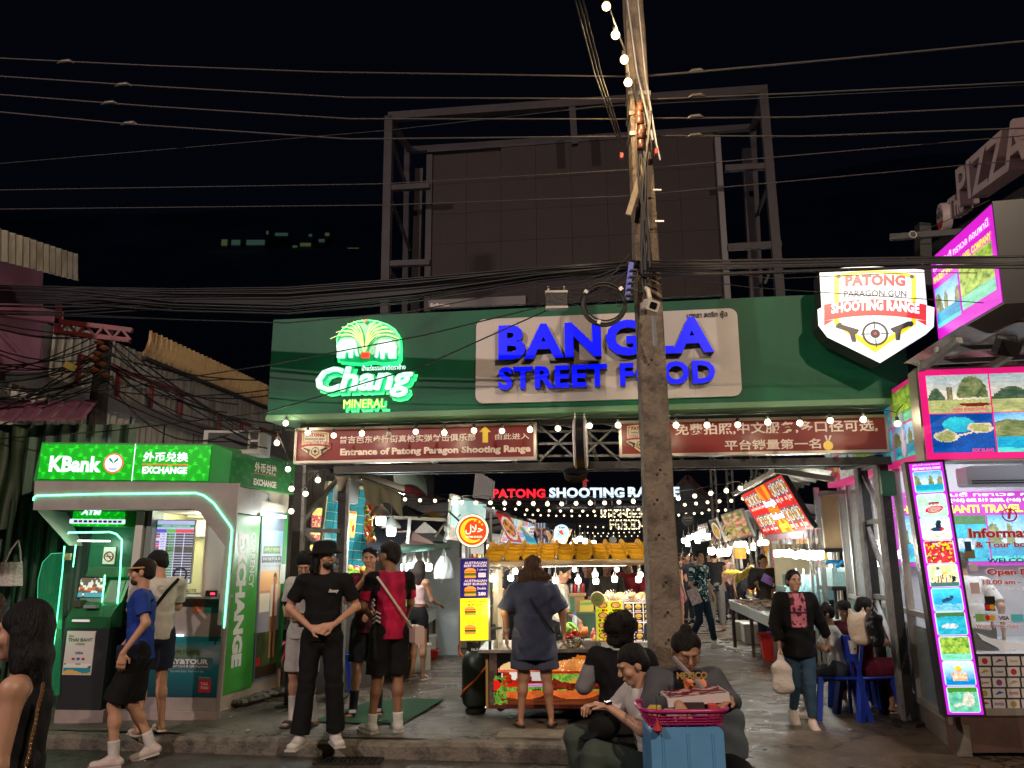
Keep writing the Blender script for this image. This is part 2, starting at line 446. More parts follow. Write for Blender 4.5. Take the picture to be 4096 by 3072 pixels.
_BF=_AR('pavement_concrete',(.17,.145,.115),(.085,.072,.06),.42,1.3,.5)
ZS=-.14
mb=MB();mb.grid(60,40,lambda u,v:(-60+120*u,-30+42*v,ZS-.004+.006*fbm(u*40,v*40,2)))
_w(mb.bd('street',_Ah,smooth=True))
# far ground sheet
_w(MB().poly([(-900,-900,ZS-.05),(900,-900,ZS-.05),(900,1500,ZS-.05),(-900,1500,ZS-.05)]).bd('ground',_Ah))
KL=G(-200,2925);KR=G(2300,2985)
kd=(KR-KL).normalized();kn=V((kd.y,-kd.x,0))
def _Y(x):
 if x<=KR.x:return KL.y+(KR.y-KL.y)*(x-KL.x)/(KR.x-KL.x)
 return KR.y-.0
def _AA(x,y):
 e=_Y(x)
 z=.004*fbm(x*1.3,y*1.3,3)
 if x>KR.x:
  t=max(0,min(1,(y-(e-1.3))/1.9));t=t*t*(3-2*t)
  z=ZS+.008+(z-ZS-.008)*t+.012*fbm(x*2.5,y*3,3)*(1-t)
 return z
mb=MB()
def ff(u,v):
 x=-14+30*u;e=_Y(x)-(1.5 if x>KR.x+.02 else-.16);y=e+(46-e)*v**2.2
 return(x,y,_AA(x,y))
mb.grid(220,120,ff)
_w(mb.bd('market_floor',_As,smooth=True))
# pavement strip and its concrete slabs
mb=MB()
def fw(u,v):
 x=-14+(KR.x+14)*u;e=_Y(x)+.155;y=e+1.15*v
 return(x,y,.008+_AA(x,y)+.004*fbm(x*5,y*6,2)-(.01 if v in(0,1)else 0))
mb.grid(160,10,fw);pav=_w(mb.bd('pavement',_BF,smooth=True))
_BG=mat('slab_concrete',(.19,.165,.13),.75,var=.35,vscale=9,bump=.6,bscale=60,rvar=.2)
sx=G(1480,2990).x;k=0
while sx<KR.x-.1:
 wd=.5+.14*RND.random();e=_Y(sx)
 if sx>G(1810,2960).x-.1:
  z=.02+.006*RND.random();mb=MB(_T((sx+wd/2,e+.34,z))@Euler((_u(-.012,.012),_u(-.01,.01),math.atan2(kd.y,kd.x)+_u(-.01,.01))).to_matrix().to_4x4())
  mb.box(-wd/2+.006,wd/2-.006,-.18,.2,-.05,.0);o=mb.bd('slab',_BG,pav)
 sx+=wd
_Ai=mat('kerb_stone',(.17,.145,.115),.8,var=.5,vscale=7,bump=.9,bscale=35,dirt=(.05,.045,.04))
kerb=_A('kerb','worn concrete kerb between the street and the pavement','kerb',kind='structure')
del kerb['category'],kerb['label']
L_=(KR-KL).length;s=0
while s<L_:
 wd=.62+.25*RND.random();wd=min(wd,L_-s);a=KL+kd*(s+.008);b=KL+kd*(s+wd-.008)
 drop=RND.choice((0,0,.012,.02));M=_C(a,b);mb=MB(M@Euler((_u(-.03,.03),0,0)).to_matrix().to_4x4())
 pr=[(-.02,ZS-.05),(-.005,-.03-drop),(.03,-.003-drop),(.15,.004-drop),(.155,ZS-.05)]
 n_=6;vs=[];fs=[]
 for i in range(n_+1):
  x=wd*i/n_
  for(y,z)in pr:vs.append((x,y+_u(-.006,.006),z+_u(-.005,.005)))
 m_=len(pr)
 for i in range(n_):
  for j in range(m_-1):fs.append((i*m_+j,(i+1)*m_+j,(i+1)*m_+j+1,i*m_+j+1))
 fs+=[tuple(range(m_)),tuple(n_*m_+j for j in range(m_-1,-1,-1))]
 mb._add(vs,fs).bd('kerb_stone',_Ai,kerb);s+=wd
# drain grate in the gutter
_An=mat('cast_iron',(.05,.045,.04),.5,.8,var=.4,vscale=20,bump=.4)
g0=G(1270,3040,ZS);g1=G(1530,3040,ZS);gt=_A('drain_grate','rusty iron drain grate in the gutter below the kerb','drain grate',g0)
Mg=_C(g0,g1);wg=(g1-g0).length
mb=MB(Mg);mb.box(0,wg,-.16,-.14,-.02,.012);mb.box(0,wg,.06,.08,-.02,.012);mb.box(0,.02,-.14,.06,-.02,.012);mb.box(wg-.02,wg,-.14,.06,-.02,.012)
mb.bd('grate_frame',_An,gt)
n=13
for i in range(n):
 x=.03+(wg-.06)*i/(n-1);MB(Mg).box(x-.009,x+.009,-.14,.06,-.01,.010).bd('grate_bar',_An,gt)
# litter
_BU=mat('paper_litter',(.6,.56,.5),.8)
for i in range(70):
 px=_u(300,3500);py=_u(2650,3060);g=G(px,py,0);g.z=(_AA(g.x,g.y)if g.y>_Y(g.x)+.2 or g.x>KR.x else ZS)+.016
 if g.x<=KR.x and _Y(g.x)+.1<g.y<_Y(g.x)+1.4:g.z+=.012
 if i==0:MBL=MB()
 r=_u(.008,.03);a=_u(0,3)
 MBL.poly([g+V((r*_c(a+t)*_u(.6,1.3),r*_s(a+t),_u(0,.008)))for t in(0,1.4,2.9,4.4)])
tag(MBL.bd('litter',_BU),'scraps of paper strewn over the wet ground','litter',kind='stuff')
# green mat
_Bh=mat('green_mat',(.02,.09,.035),.95,var=.3,vscale=12,bump=.8,bscale=200)
c1,c2,c3,c4=G(1240,2895),G(1610,2905),G(1780,2800),G(1500,2805)
mb=MB();mb.grid(16,8,lambda u,v:tuple((c1.lerp(c2,u)).lerp(c4.lerp(c3,u),v)+V((0,0,.022+_AA(0,0)+.006*_s(u*9)*_s(v*5)))))
tag(mb.bd('floor_mat',_Bh,smooth=True),'green turf mat laid on the wet floor behind the standing men','mat')
# far hill with the lights of its houses
_AZ=mat('night_hill',(.55,.6,.7),.95,var=.5,vscale=.02)
mb=MB();mb.grid(40,8,lambda u,v:(-700+1400*u,240+420*v,-4+(295+20*_s(u*9+1)+10*_s(u*19))*_s(v*PI*.5)*min(1,.35+2.6*min(u,1-u))))
_w(mb.bd('hill',_AZ,smooth=True))
M_HW=mat('lit_far_window',(.1,.1,.1),.5,emis=.06,ecol=(.35,.75,.5));_Ay=mat('lit_far_window_warm',(.1,.1,.1),.5,emis=.07,ecol=(.6,.75,.3))
for i,(px,py,ww,hh)in enumerate([(885,955,22,26),(925,957,34,22),(985,957,72,22),(1065,922,7,14),(1100,930,50,12),(1170,980,18,10),(1200,970,42,14),(1235,935,12,10),(1275,955,22,12),(1300,930,16,12),(1345,1000,60,12),(1365,1015,40,10),(1390,990,44,10),(1410,1000,30,8)]):
 d=415;a=P(px,py+hh,d);b=P(px+ww,py+hh,d);h=hh/FOC*d
 t=_A('hill_house','hill house with %s %s lit window, number %s from the left'%('wide' if ww>38 else 'small','greenish' if i%3 else 'yellowish',['one','two','three','four','five','six','seven','eight','nine','ten','eleven','twelve','thirteen','fourteen'][i]),'house',a,group='houses on the dark hill')
 MB(_C(a,b)).box(-.6,(b-a).length+.6,.5,9,-2,h+.5).bd('wall',_AZ,t)
 MB(_C(a,b)).box(0,(b-a).length,0,.2,0,h).bd('window',M_HW if i%3 else _Ay,t)
# ------------------------------------------------------------------ street lamps across the street (behind the camera): the light that the whole front stands in
_Ak=mat('galvanised_steel',(.35,.36,.37),.45,.8,var=.2)
for i,(x,y,z,e,c)in enumerate([(4.5,-4.5,8.5,1300,(1,.78,.58)),(-8.5,-4.5,8.5,1700,(1,.80,.74))]):
 t=_A('street_lamp',['tall grey street lamp across the street, behind the viewer to the right','tall grey street lamp across the street, behind the viewer to the left'][i],'street lamp',(x,y,ZS),group='street lamps across the street')
 MB().tube([(x,y,ZS),(x,y,z),(x,y+1,z+.25)],[.09,.06,.04]).bd('pole',_Ak,t)
 MB().box(x-.18,x+.18,y+.7,y+1.4,z+.2,z+.32).bd('lamp_head',_Ak,t)
 lamp('lamp_light','AREA',(x,y+1.05,z+.17),e,c,.3,target=((0,9,2.5),(-6,14,5.5))[i],parent=t)
# ================================================================== GATE with the green banner
_BH=mat('green_banner_sheet',(.003,.098,.047),.52,var=.3,vscale=1.6,spec=.3,stretch=(1,1,.35),bump=.08,bscale=3)
_J=mat('dark_painted_steel',(.03,.028,.027),.55,.3,var=.4,vscale=14,bump=.3)
_M=mat('weathered_grey_steel',(.26,.25,.24),.55,.4,var=.4,vscale=10)
_Bi=mat('green_trim',(.10,.22,.12),.5)
B=_C(P(1068,1672,9.05),P(3645,1602,8.0));BW=onp(B,3645,1602)[0];BH=onp(B,1080,1280)[1]
gate=_A('market_gate','steel market gate with long green banner board on lattice posts','gate',G(1150,2827))
MB(B).box(0,BW,0,.75,0,BH).bd('banner_board',_BH,gate)
mb=MB(B);mb.box(-.01,BW+.01,-.012,.0,-.02,.03);mb.box(-.012,BW+.012,-.01,.76,-.03,-.001)
mb.bd('board_trim',_Bi,gate)
M_WP=mat('white_sign_panel',(.50,.46,.44),.35,var=.06,vscale=3)
x0,x1,z0,z1=xz(B,1902,1238,2970,1600,-.03)
z1=(onp(B,1930,1275,-.03)[1]+onp(B,2930,1236,-.03)[1])/2;z0=(onp(B,1930,1608,-.03)[1]+onp(B,2930,1590,-.03)[1])/2
n=6
MB(B).prism(_p(x0,x1,z0,z1,.09,6),-.035,.001).bd('name_panel',M_WP,gate)
for k in range(1,n):
 xx=x0+(x1-x0)*k/n;MB(B).box(xx-.002,xx+.002,-.0365,-.034,z0+.01,z1-.01).bd('panel_joint',mat('panel_joint',(.3,.28,.27),.6),gate)
_Ab=mat('lit_blue_letter',(.0,.0,.25),.3,emis=1.0,ecol=(.0,.005,1.0))
_Am=mat('letter_side',(.012,.012,.05),.4)
def _n(M,l,r,tl,bl,tr_,br,y):
 a=onp(M,l,bl,y);b=onp(M,r,br,y);c=onp(M,l,tl,y);d=onp(M,r,tr_,y)
 return a[0],b[0],(a[1]+b[1])/2,(c[1]+d[1])/2
gs=_A('name_sign','glowing blue BANGLA STREET FOOD letters on the white panel of the banner','sign',(B@V((x0,-.1,z0))))
X0,X1,Z0,Z1=_n(B,1995,2856,1303,1440,1267,1415,-.1)
_P('BANGLA',B,X0,X1,Z0,Z1,-.04,.09,_Ab,gs,bold=.04,spacing=1.1,side=_Am)
X0,X1,Z0,Z1=_n(B,1995,2862,1470,1560,1442,1536,-.1)
_P('STREET FOOD',B,X0,X1,Z0,Z1,-.04,.09,_Ab,gs,bold=.035,spacing=1.1,side=_Am)
X0,X1,Z0,Z1=_n(B,2748,2910,1250,1274,1242,1268,-.04)
_B(MB(B),'บางลา สตรีท ฟู้ด',X0,X1,Z0-.01,Z1,-.04,.01,.01).bd('thai_lettering',mat('black_letter',(.02,.02,.02),.4),gs)
# --- green neon logo: palm, two elephants, word mark
cl=_A('logo_sign','glowing green and white sign of two elephants under a palm with script lettering','sign',B@V((2.0,-.1,.3)))
_AY=mat('lit_logo_edge',(.1,.6,.3),.3,emis=1.5,ecol=lin(20,235,120));M_LW=mat('lit_logo_white',(.7,.9,.85),.3,emis=1.0,ecol=lin(205,255,240))
M_LY=mat('lit_logo_yellow',(.6,.8,.1),.3,emis=1.0,ecol=lin(205,235,130));M_LG=mat('lit_logo_green',(.02,.4,.15),.3,emis=.9,ecol=lin(0,130,75));M_LR=mat('lit_logo_red',(.6,.1,.05),.3,emis=1.0,ecol=lin(250,70,40))
def outl(pts,y,r,name,m,par,M=B,closed=True):
 q=[(a,y,b)for a,b in pts]
 if closed:q=q+[q[0],q[1]]
 return MB(M).tube(q,r,6).bd(name,m,par)
# palm dome outline in photo pixels
dome=[(1345,1440),(1340,1380),(1338,1350),(1345,1330),(1360,1310),(1385,1290),(1420,1277),(1460,1272),(1500,1277),(1540,1290),(1570,1310),(1588,1335),(1592,1380),(1590,1425),(1580,1442),(1520,1447),(1480,1440),(1440,1448),(1390,1445)]
D=tr(B,dome,-.1)
MB(B).prism(D[::-1],-.03,-.0).bd('logo_back',M_LG,cl)
MB(B).prism([((x-D[0][0])*1+D[0][0]+.03,z-.03)for x,z in D][::-1],-.02,.0).bd('logo_glow',_AY,cl)
outl([(x+.012,z-.012)for x,z in D],-.05,.012,'neon_tube',_AY,cl)
def pt(px,py,y=-.1):return onp(B,px,py,y)
cx,cy=1458,1405
for k in range(-5,6):
 if k==0:continue
 s=1 if k>0 else-1;a=abs(k)
 tip=(cx+s*(22+23*a),1283+a*a*2.9);mid=(cx+s*(8+12*a),1290+a*9)
 pts=[(cx+s*1.5*a,cy),mid,tip,(tip[0]+s*3,tip[1]+8),(mid[0]-s*3,mid[1]+13),(cx+s*1.0,cy+6)]
 q=tr(B,pts,-.06);q=q if s<0 else q
 pp=[]
 for t in range(13):
  t=t/12;b0=(1-t)**2;b1=2*t*(1-t);b2=t*t
  pp.append((cx+s*2*b0*a*.3+b1*(cx+s*8*a*.5-cx)+b2*(tip[0]-cx)if 0 else b0*(cx+s*2)+b1*(cx+s*(3+9*a*.7))+b2*tip[0],b0*cy+b1*(1292+a*2)+b2*tip[1]))
 q=tr(B,pp,-.07);rr=[.0075-.004*abs(i/12-.4)for i in range(13)]
 MB(B).tube([(x,-.07,z)for x,z in q],rr,6).bd('palm_frond',M_LY,cl)
ele=[(0,0),(.0,.45),(-.04,.62),(.08,.85),(.3,.97),(.55,.95),(.72,.98),(.86,.93),(.95,.78),(1.0,.6),(1.02,.35),(1.06,.18),(1.1,.1),(1.0,.07),(.95,.2),(.92,.42),(.84,.48),(.8,.4),(.78,.0),(.62,.0),(.6,.33),(.42,.3),(.4,.3),(.36,.0),(.2,.0),(.2,.34),(.16,.2),(.14,0)]
def earpts(x,z,w,h,s):return[(x+s*w*a,z+h*b)for a,b in((.6,.5),(.62,.82),(.76,.88),(.84,.7),(.78,.45),(.7,.4))]
for s,xl in((1,1348),(-1,1582)):
 a=pt(xl,1432,-.06);b=pt(xl+s*82,1432,-.06);c=pt(xl,1356,-.06);w_=(b[0]-a[0]);h_=c[1]-a[1]
 pts=[(a[0]+w_*x*.93,a[1]+h_*z)for x,z in ele]
 if s>0:pts=pts[::-1]
 MB(B).prism(pts,-.075,-.031).bd('elephant',M_LW,cl)
 e=[(a[0]+w_*.93*x,a[1]+h_*z)for x,z in((.6,.5),(.62,.82),(.76,.88),(.84,.7),(.78,.45),(.7,.4))]
 outl(e,-.077,.0035,'ear_line',M_LG,cl)
x0,x1,z0,z1=xz(B,1444,1408,1474,1430,-.07);MB(B).box(x0,x1,-.07,-.03,z0,z1).bd('logo_stand',M_LR,cl)
x0,x1,z0,z1=xz(B,1445,1277,1472,1293,-.07);MB(B).prism([(x0,z1),(x0+(x1-x0)*.5,z0),(x1,z1),(x0+(x1-x0)*.5,z0+(z1-z0)*.7)][::1],-.08,-.06).bd('logo_bird',M_LR,cl)
def word(s,l,r,tl,bl,tr_,br,bold,m,name,grow=.0,shear=.25,dy=0,dep=.05):
 X0,X1,Z0,Z1=_n(B,l,r,tl,bl,tr_,br,-.08)
 for(nm,mm,bo,y,dx,dz,dpt)in((name+'_glow',_AY,bold+grow,-.012,.028,-.03,.02),(name+'_outline',M_LG,bold+grow*.9,-.034,.0,.0,.02),(name,m,bold,-.057,0,0,dep)):
  g=(bo-bold)*.28;_B(MB(B),s,X0-g+dx,X1+g+dx,Z0-g+dz,Z1+g+dz,y,dpt,bo,shear=shear,res=2).bd(nm,mm,cl)
word('Chang',1262,1648,1470,1592,1458,1592,.015,M_LW,'script_lettering',.055,.22)
word('MINERAL',1372,1540,1598,1632,1594,1628,.0,M_LY,'lower_lettering',.04,.0,dep=.02)
X0,X1,Z0,Z1=_n(B,1452,1626,1463,1484,1461,1482,-.09);_B(MB(B),'น้ำแร่ธรรมชาติตราช้าง',X0,X1,Z0,Z1,-.125,.01,.01).bd('thai_lettering',M_LW,cl)
# --- shield emblem, used for the big lightbox and the two red signs
def _AN(M,par,px,py,u,y,lit,plate=True):
 """px,py = centre top of the shield in photo pixels, u = half width in pixels"""
 if lit:
  mw=mat('lit_sign_white',(.8,.8,.82),.3,emis=1.1,ecol=lin(222,236,238));my=mat('lit_sign_yellow',(.7,.6,.02),.3,emis=.9,ecol=lin(240,220,10))
  mr=mat('lit_sign_red',(.6,.05,.05),.3,emis=.9,ecol=lin(225,35,45));mk=mat('lit_sign_black',(.03,.02,.03),.3,emis=.02,ecol=(1,1,1))
 else:
  mw=mat('print_cream',(.6,.52,.42),.4);my=mat('print_ochre',(.5,.36,.05),.4);mr=mat('print_dark_red',(.3,.012,.02),.4);mk=mat('print_black',(.02,.015,.015),.4)
 f=lambda a,b:onp(M,px+a*u,py+b*u,y)
 def sh(pts,dy,m,name):return MB(M).sheet([f(*p)for p in pts][::-1],y-dy).bd(name,m,par)
 arc=lambda r,t0,z:[(t,z-.10*(1-(t/r)**2))for t in[r-2*r*i/8 for i in range(9)]]
 S=1/.92
 def body(k,dz=0):
  w=.82*k;p=arc(w,0,.06+dz)
  return p+[(-w,.05+dz),(-w,.66),(-w*1.16,.69),(-w*1.16,.98-dz*.3),(-w,1.03-dz*.3),(0,1.62-dz),(w,1.03-dz*.3),(w*1.16,.98-dz*.3),(w*1.16,.69),(w,.66)]
 sh(body(1.0),.002,mw,'shield_face')
 sh([(a*.93,b*.95+.035)for a,b in body(1.0)if abs(a)<=.8201 or True][0:10]+[(-.76,1.0),(0,1.53),(.76,1.0)],.004,my,'shield_border')
 sh([(a*.82,b*.95+.09)for a,b in arc(.82,0,.06)]+[(-.67,.96),(0,1.40),(.67,.96)],.006,mw,'shield_field')
 top=[(t,.64-.10*(1-(t/.95)**2))for t in[-.95+1.9*i/10 for i in range(11)]];bot=[(a,b+.30)for a,b in top][::-1]
 sh(top+bot,.009,mr,'shield_band')
 sh([(-.95,.94),(-.95,1.03),(-.76,.92)],.0085,mr,'band_fold');sh([(.95,.94),(.95,1.03),(.76,.92)],.0085,mr,'band_fold')
 def arct(s,wd,zc,h,bow,m,bold):
  vs,fs=_b(s,0,bold,1.02,2);a=vs.min(0);b=vs.max(0);pts=[]
  for p in vs:
   t=((p[0]-a[0])/(b[0]-a[0])*2-1)*wd;zz=zc-bow*(1-(t/.95)**2)-(p[1]-a[1])/(b[1]-a[1])*h+h
   q=f(t,zz);pts.append((q[0],y-.012,q[1]))
  MB(M)._add(pts,fs).bd('shield_lettering',m,par)
 arct('PATONG',.56,.12,.21,.04,mr,.05);arct('PARAGON GUN',.58,.40,.12,.03,mk,.02);arct('SHOOTING RANGE',.82,.64,.2,.09,mw,.05)
 c=f(0,1.2)[0],f(0,1.18)[1];k=(f(.1,0)[0]-f(0,0)[0])*10
 for r0,r1 in((.20,.24),):
  mb=MB(M);n=32
  mb._add([(c[0]+k*r*_c(2*PI*i/n),y-.010,c[1]+k*r*_s(2*PI*i/n))for r in(r0,r1)for i in range(n)],[(i,i+n,(i+1)%n+n,(i+1)%n)for i in range(n)]);mb.bd('target_ring',mk,par)
 mb=MB(M)
 for a in range(4):
  ca,sa=_c(a*PI/2),_s(a*PI/2);mb.sheet([(c[0]+k*(ca*r-sa*t),c[1]+k*(sa*r+ca*t))for r,t in((.1,-.01),(.27,-.01),(.27,.01),(.1,.01))],y-.011)
 mb.bd('crosshair',mk,par);MB(M).sheet(circ(c[0],c[1],k*.09,16),y-.0112).bd('target_dot',mk,par)
 if lit:MB(M).sheet(circ(c[0],c[1],k*.03,12),y-.0125).bd('target_dot',mr,par)
 for s in(-1,1):
  g=[(.33,.0),(.28,.07),(.62,.2),(.7,.2),(.72,.14),(.68,.12),(.5,.05),(.47,.0),(.44,-.17),(.36,-.17),(.37,-.02)]
  pts=[(c[0]+s*k*a,c[1]+k*(b+.02))for a,b in g]
  MB(M).sheet(pts if s<0 else pts[::-1],y-.010).bd('pistol',mk,par)
 for a,b in((-.68,.1),(.68,.1),(-.66,.99),(.66,.99)):
  q=f(a,b+.02);MB(M).sheet(circ(q[0],q[1],k*.045,6),y-.012).bd('shield_bolt',mk,par)
ss=_A('shield_sign','lit white shield lightbox with red band and crossed pistols on the banner end','sign',B@V((BW-.6,-.4,.6)))
YS=-.42
so=[(3278,1085),(3380,1070),(3490,1066),(3600,1070),(3696,1080),(3708,1222),(3738,1230),(3735,1307),(3704,1337),(3520,1452),(3309,1349),(3274,1303),(3270,1238),(3286,1230)]
MB(B).prism(tr(B,so,YS)[::-1],YS,-.13).bd('sign_box',mat('black_box_side',(.015,.015,.017),.4),ss)
MB(B).sheet([(a,b)for a,b in tr(B,so,YS-.003)][::1],YS-.003).bd('lit_face',mat('lit_sign_white',(.8,.8,.82),.3,emis=1.1,ecol=lin(222,236,238)),ss)
_AN(B,ss,3500,1082,215,YS-.006,True)
MB(B).tube([(BW-.8,-.13,.8),(BW-.8,.1,.8)],.03).bd('bracket',_J,ss)
# --- two red signs hanging under the banner
_Bl=mat('red_sign_sheet',(.15,.012,.010),.32,var=.25,vscale=1.6,emis=.05,ecol=(.8,.1,.06));_r=mat('sign_frame_alu',(.5,.46,.4),.35,.7)
_W=mat('cream_letter',(.66,.54,.46),.4,emis=.1,ecol=(.8,.65,.55))
YR=.25
def _AX(lab,pxs):
 q=tr(B,pxs,YR);xs=(q[0][0]+q[3][0])/2;xe=(q[1][0]+q[2][0])/2;z0=(q[2][1]+q[3][1])/2;z1=(q[0][1]+q[1][1])/2
 t=_A('red_sign',lab,'sign',B@V((xs,YR,z0)),group='red entrance signs')
 MB(B).box(xs+.02,xe-.02,YR+.002,YR+.1,z0+.02,z1-.02).bd('sign_panel',_Bl,t)
 for a in((xs,xe,z0,z0+.03),(xs,xe,z1-.03,z1),(xs,xs+.03,z0+.03,z1-.03),(xe-.03,xe,z0+.03,z1-.03)):
  MB(B).box(a[0],a[1],YR-.015,YR+.11,a[2],a[3]).bd('sign_frame',_r,t)
 return t
def rt(M,s,l,r,tl,bl,tr_,br,y,m,par,bold=.02,name='lettering'):
 X0,X1,Z0,Z1=_n(M,l,r,tl,bl,tr_,br,y);return _B(MB(M),s,X0,X1,Z0,Z1,y,0,bold,res=2).bd(name,m,par)
rs=_AX('long red sign with a yellow up arrow reading Entrance of Patong Paragon Shooting Range',[(1180,1716),(2146,1686),(2146,1836),(1177,1856)])
_AN(B,rs,1262,1728,66,YR-.006,False)
rt(B,'普吉芭东步行街真枪实弹射击俱乐部',1357,1903,1745,1773,1733,1765,YR-.006,_W,rs,.02)
rt(B,'由此进入',1980,2117,1736,1760,1730,1756,YR-.006,_W,rs,.02)
rt(B,'Entrance of Patong Paragon Shooting Range',1360,2123,1795,1830,1778,1815,YR-.006,_W,rs,.045)
ar=tr(B,[(1930,1770),(1930,1728),(1917,1728),(1940,1704),(1964,1728),(1952,1728),(1952,1770)],YR-.007)
MB(B).sheet(ar[::-1],YR-.007).bd('arrow',mat('yellow_arrow',(.75,.5,.03),.4,emis=.15,ecol=(.9,.6,.05)),rs)
r2=_AX('red sign of Chinese lettering with a gold medal right of the pole',[(2475,1690),(3549,1652),(3560,1805),(2477,1832)])
_AN(B,r2,2562,1702,66,YR-.006,False)
rt(B,'免费拍照,中文服务,多口径可选,',2700,3512,1700,1742,1672,1728,YR-.006,_W,r2,.02)
rt(B,'平台销量第一名',2900,3285,1762,1802,1752,1793,YR-.006,_W,r2,.02)
c=onp(B,3312,1783,YR);MB(B).lathe([(.045,-.0),(.05,-.006),(.035,-.012)],(c[0],YR-.004,c[1]),16,'Y').bd('medal',mat('gold_medal',(.8,.55,.1),.3,emis=.2),r2)
mb=MB(B);a=onp(B,3302,1742,YR);b=onp(B,3322,1742,YR);mb.sheet([(a[0]-.012,a[1]),(c[0]-.012,c[1]+.045),(c[0],c[1]+.045),(a[0]+.01,a[1])],YR-.007);mb.sheet([(c[0],c[1]+.04),(c[0]+.012,c[1]+.04),(b[0]+.01,b[1]),(b[0]-.012,b[1])],YR-.007);mb.bd('medal_ribbon',_W,r2)
# --- gate steelwork
zr0=onp(B,1300,1876,.3)[1];zr1=zr0+.05
mb=MB(B)
MB(B).box(-.0+.72,BW-.05,.28,.36,zr0-.05,zr0+.03).bd('beam',_J,gate)
MB(B).box(.25,BW-.3,1.2,1.28,zr0+.02,zr0+.10).bd('beam',_J,gate)
MB(B).box(.25,BW-.1,.36,.42,-.10,-.04).bd('beam',_J,gate)
for x in(.6,1.6,2.6,3.6,4.6,5.6):MB(B).bar((x,.36,-.07),(x+.12,1.24,zr0+.08),.04).bd('cross_bar',_M,gate)
for i in range(4):
 x=3.32+i*.0
xm0=onp(B,2150,1700,.35)[0];xm1=onp(B,2475,1700,.35)[0];xm=(xm0+xm1)/2
for a,b in(((xm0,-.08),(xm,zr0+.05)),((xm,-.08),(xm0,zr0+.05)),((xm1,-.08),(xm,zr0+.05)),((xm,-.08),(xm1,zr0+.05))):
 MB(B).bar((a[0],.42,a[1]),(b[0],.42,b[1]),.022).bd('lattice_bar',_M,gate)
for z in(-.16,-.30,-.44):MB(B).bar((xm0,.46,z),(xm1,.46,z-.01),.025).bd('lattice_bar',_M,gate)
for i in range(14):
 a=onp(B,1200+170*i,1690-4*i,.9);MB(B).bar((a[0],.5,-.05),(a[0]+.35,1.2,-.03),.03).bd('soffit_rod',_M,gate)
def post(px0,py0,px1,py1,z0=0.0,w=.1):
 b=G(px1,py1,z0);t=P(px0,py0,b.y);t=V((b.x,b.y,t.z));return b,t
PL=[]
lb,lt=post(1190,1862,1158,2826);lb2=V((lb.x+.42,lb.y+.55,0));lt2=V((lb2.x,lb2.y,lt.z))
for(a,b)in((lb,lt),(lb2,lt2)):
 MB().bar(a,b,.10,.12,up=(0,1,0)).bd('post',_J,gate);MB().bar(a+V((.068,-.02,0)),b+V((.068,-.02,0)),.035,.10,up=(0,1,0)).bd('post_edge',_M,gate)
 MB().cbox((a.x,a.y,.01),(.26,.26,.02)).bd('foot_plate',_J,gate)
zz=[lt.z-.02,lt.z-.75,lt.z-1.2,lt.z-1.9]
for i in range(3):
 MB().bar(V((lb.x,lb.y,zz[i+1]if i%2==0 else zz[i])),V((lb2.x,lb2.y,zz[i]if i%2==0 else zz[i+1])),.05,.05).bd('brace',_M,gate)
 MB().bar(V((lb.x,lb.y,zz[i+1]-.03)),V((lb2.x,lb2.y,zz[i+1]-.03)),.05,.05).bd('brace',_M,gate)
rb=G(3633,2906,-.02);rt_=V((rb.x,rb.y,P(3530,1835,rb.y).z));ra=G(3542,2851,-.02);rta=V((ra.x,ra.y,rt_.z))
for(a,b)in((rb,rt_),(ra,rta)):
 MB().bar(a-V((0,0,.1)),b,.095,.14,up=(0,1,0)).bd('post',_J,gate);MB().bar(a+V((-.062,-.03,0)),b+V((-.062,-.03,0)),.028,.10,up=(0,1,0)).bd('post_edge',_M,gate)
 q=MB(_T((a.x,a.y,0)));q.lathe([(.17,-.02),(.165,.03),(.09,.05),(.06,.16)],n=8);q.bd('foot_plate',_J,gate)
for z0,z1 in((2.6,2.0),(2.0,1.2),(1.2,.5)):
 MB().bar(V((ra.x,ra.y,z0)),V((rb.x,rb.y,z1)),.045).bd('brace',_M,gate);MB().bar(V((ra.x,ra.y,z0)),V((rb.x,rb.y,z0)),.05).bd('brace',_M,gate)
MB().bar(rt_,V((rb.x-.1,rb.y+.7,rt_.z)),.09).bd('beam',_J,gate)
# green box on the right post
p=P(3545,1935,rb.y-.1);t=MB(_T(p));t.bbox(-.07,.075,-.05,.0,-.13,.13,.03,4)
tag(t.bd('meter_box',mat('green_box',(.008,.09,.05),.3),smooth=False),'dark green junction box on the right gate post','junction box')
# edge-on round lightbox hanging in the middle
p=P(2322,1772,8.55);t=_A('round_lightbox','black drum lightbox with white rims seen edge-on under the banner','sign',p)
q=MB(_T(p)@_R(PI/2,4,'Y')@_R(.12,4,'X'))
q.lathe([(.255,-.04),(.265,-.04),(.265,.04),(.255,.04)],n=36);q.bd('drum',mat('black_drum',(.012,.012,.014),.35),t)
_BX=mat('white_rim',(.6,.58,.6),.4)
for s in(-1,1):q=MB(_T(p)@_R(PI/2,4,'Y')@_R(.12,4,'X'));q.lathe([(.26,s*.041),(.272,s*.045),(.272,s*.062),(.24,s*.075)],n=36);q.bd('rim',_BX,t)
for s in(-.05,.05):MB().tube([p+V((s,0,.26)),p+V((s,0,.36))],.012).bd('bracket',_r,t)
p2=p+V((-.05,.1,-.3));mb=MB()
for k in range(6):mb.tube([p2+V((.13*_c(a*PI/9)*(1-.03*k),.02*k,.05*_s(a*PI/9)-.01*k))for a in range(19)],.006,5)
tag(mb.bd('cable_coil',mat('black_cable',(.012,.012,.014),.5)),'small coil of black cable hanging below the drum lightbox','cable')
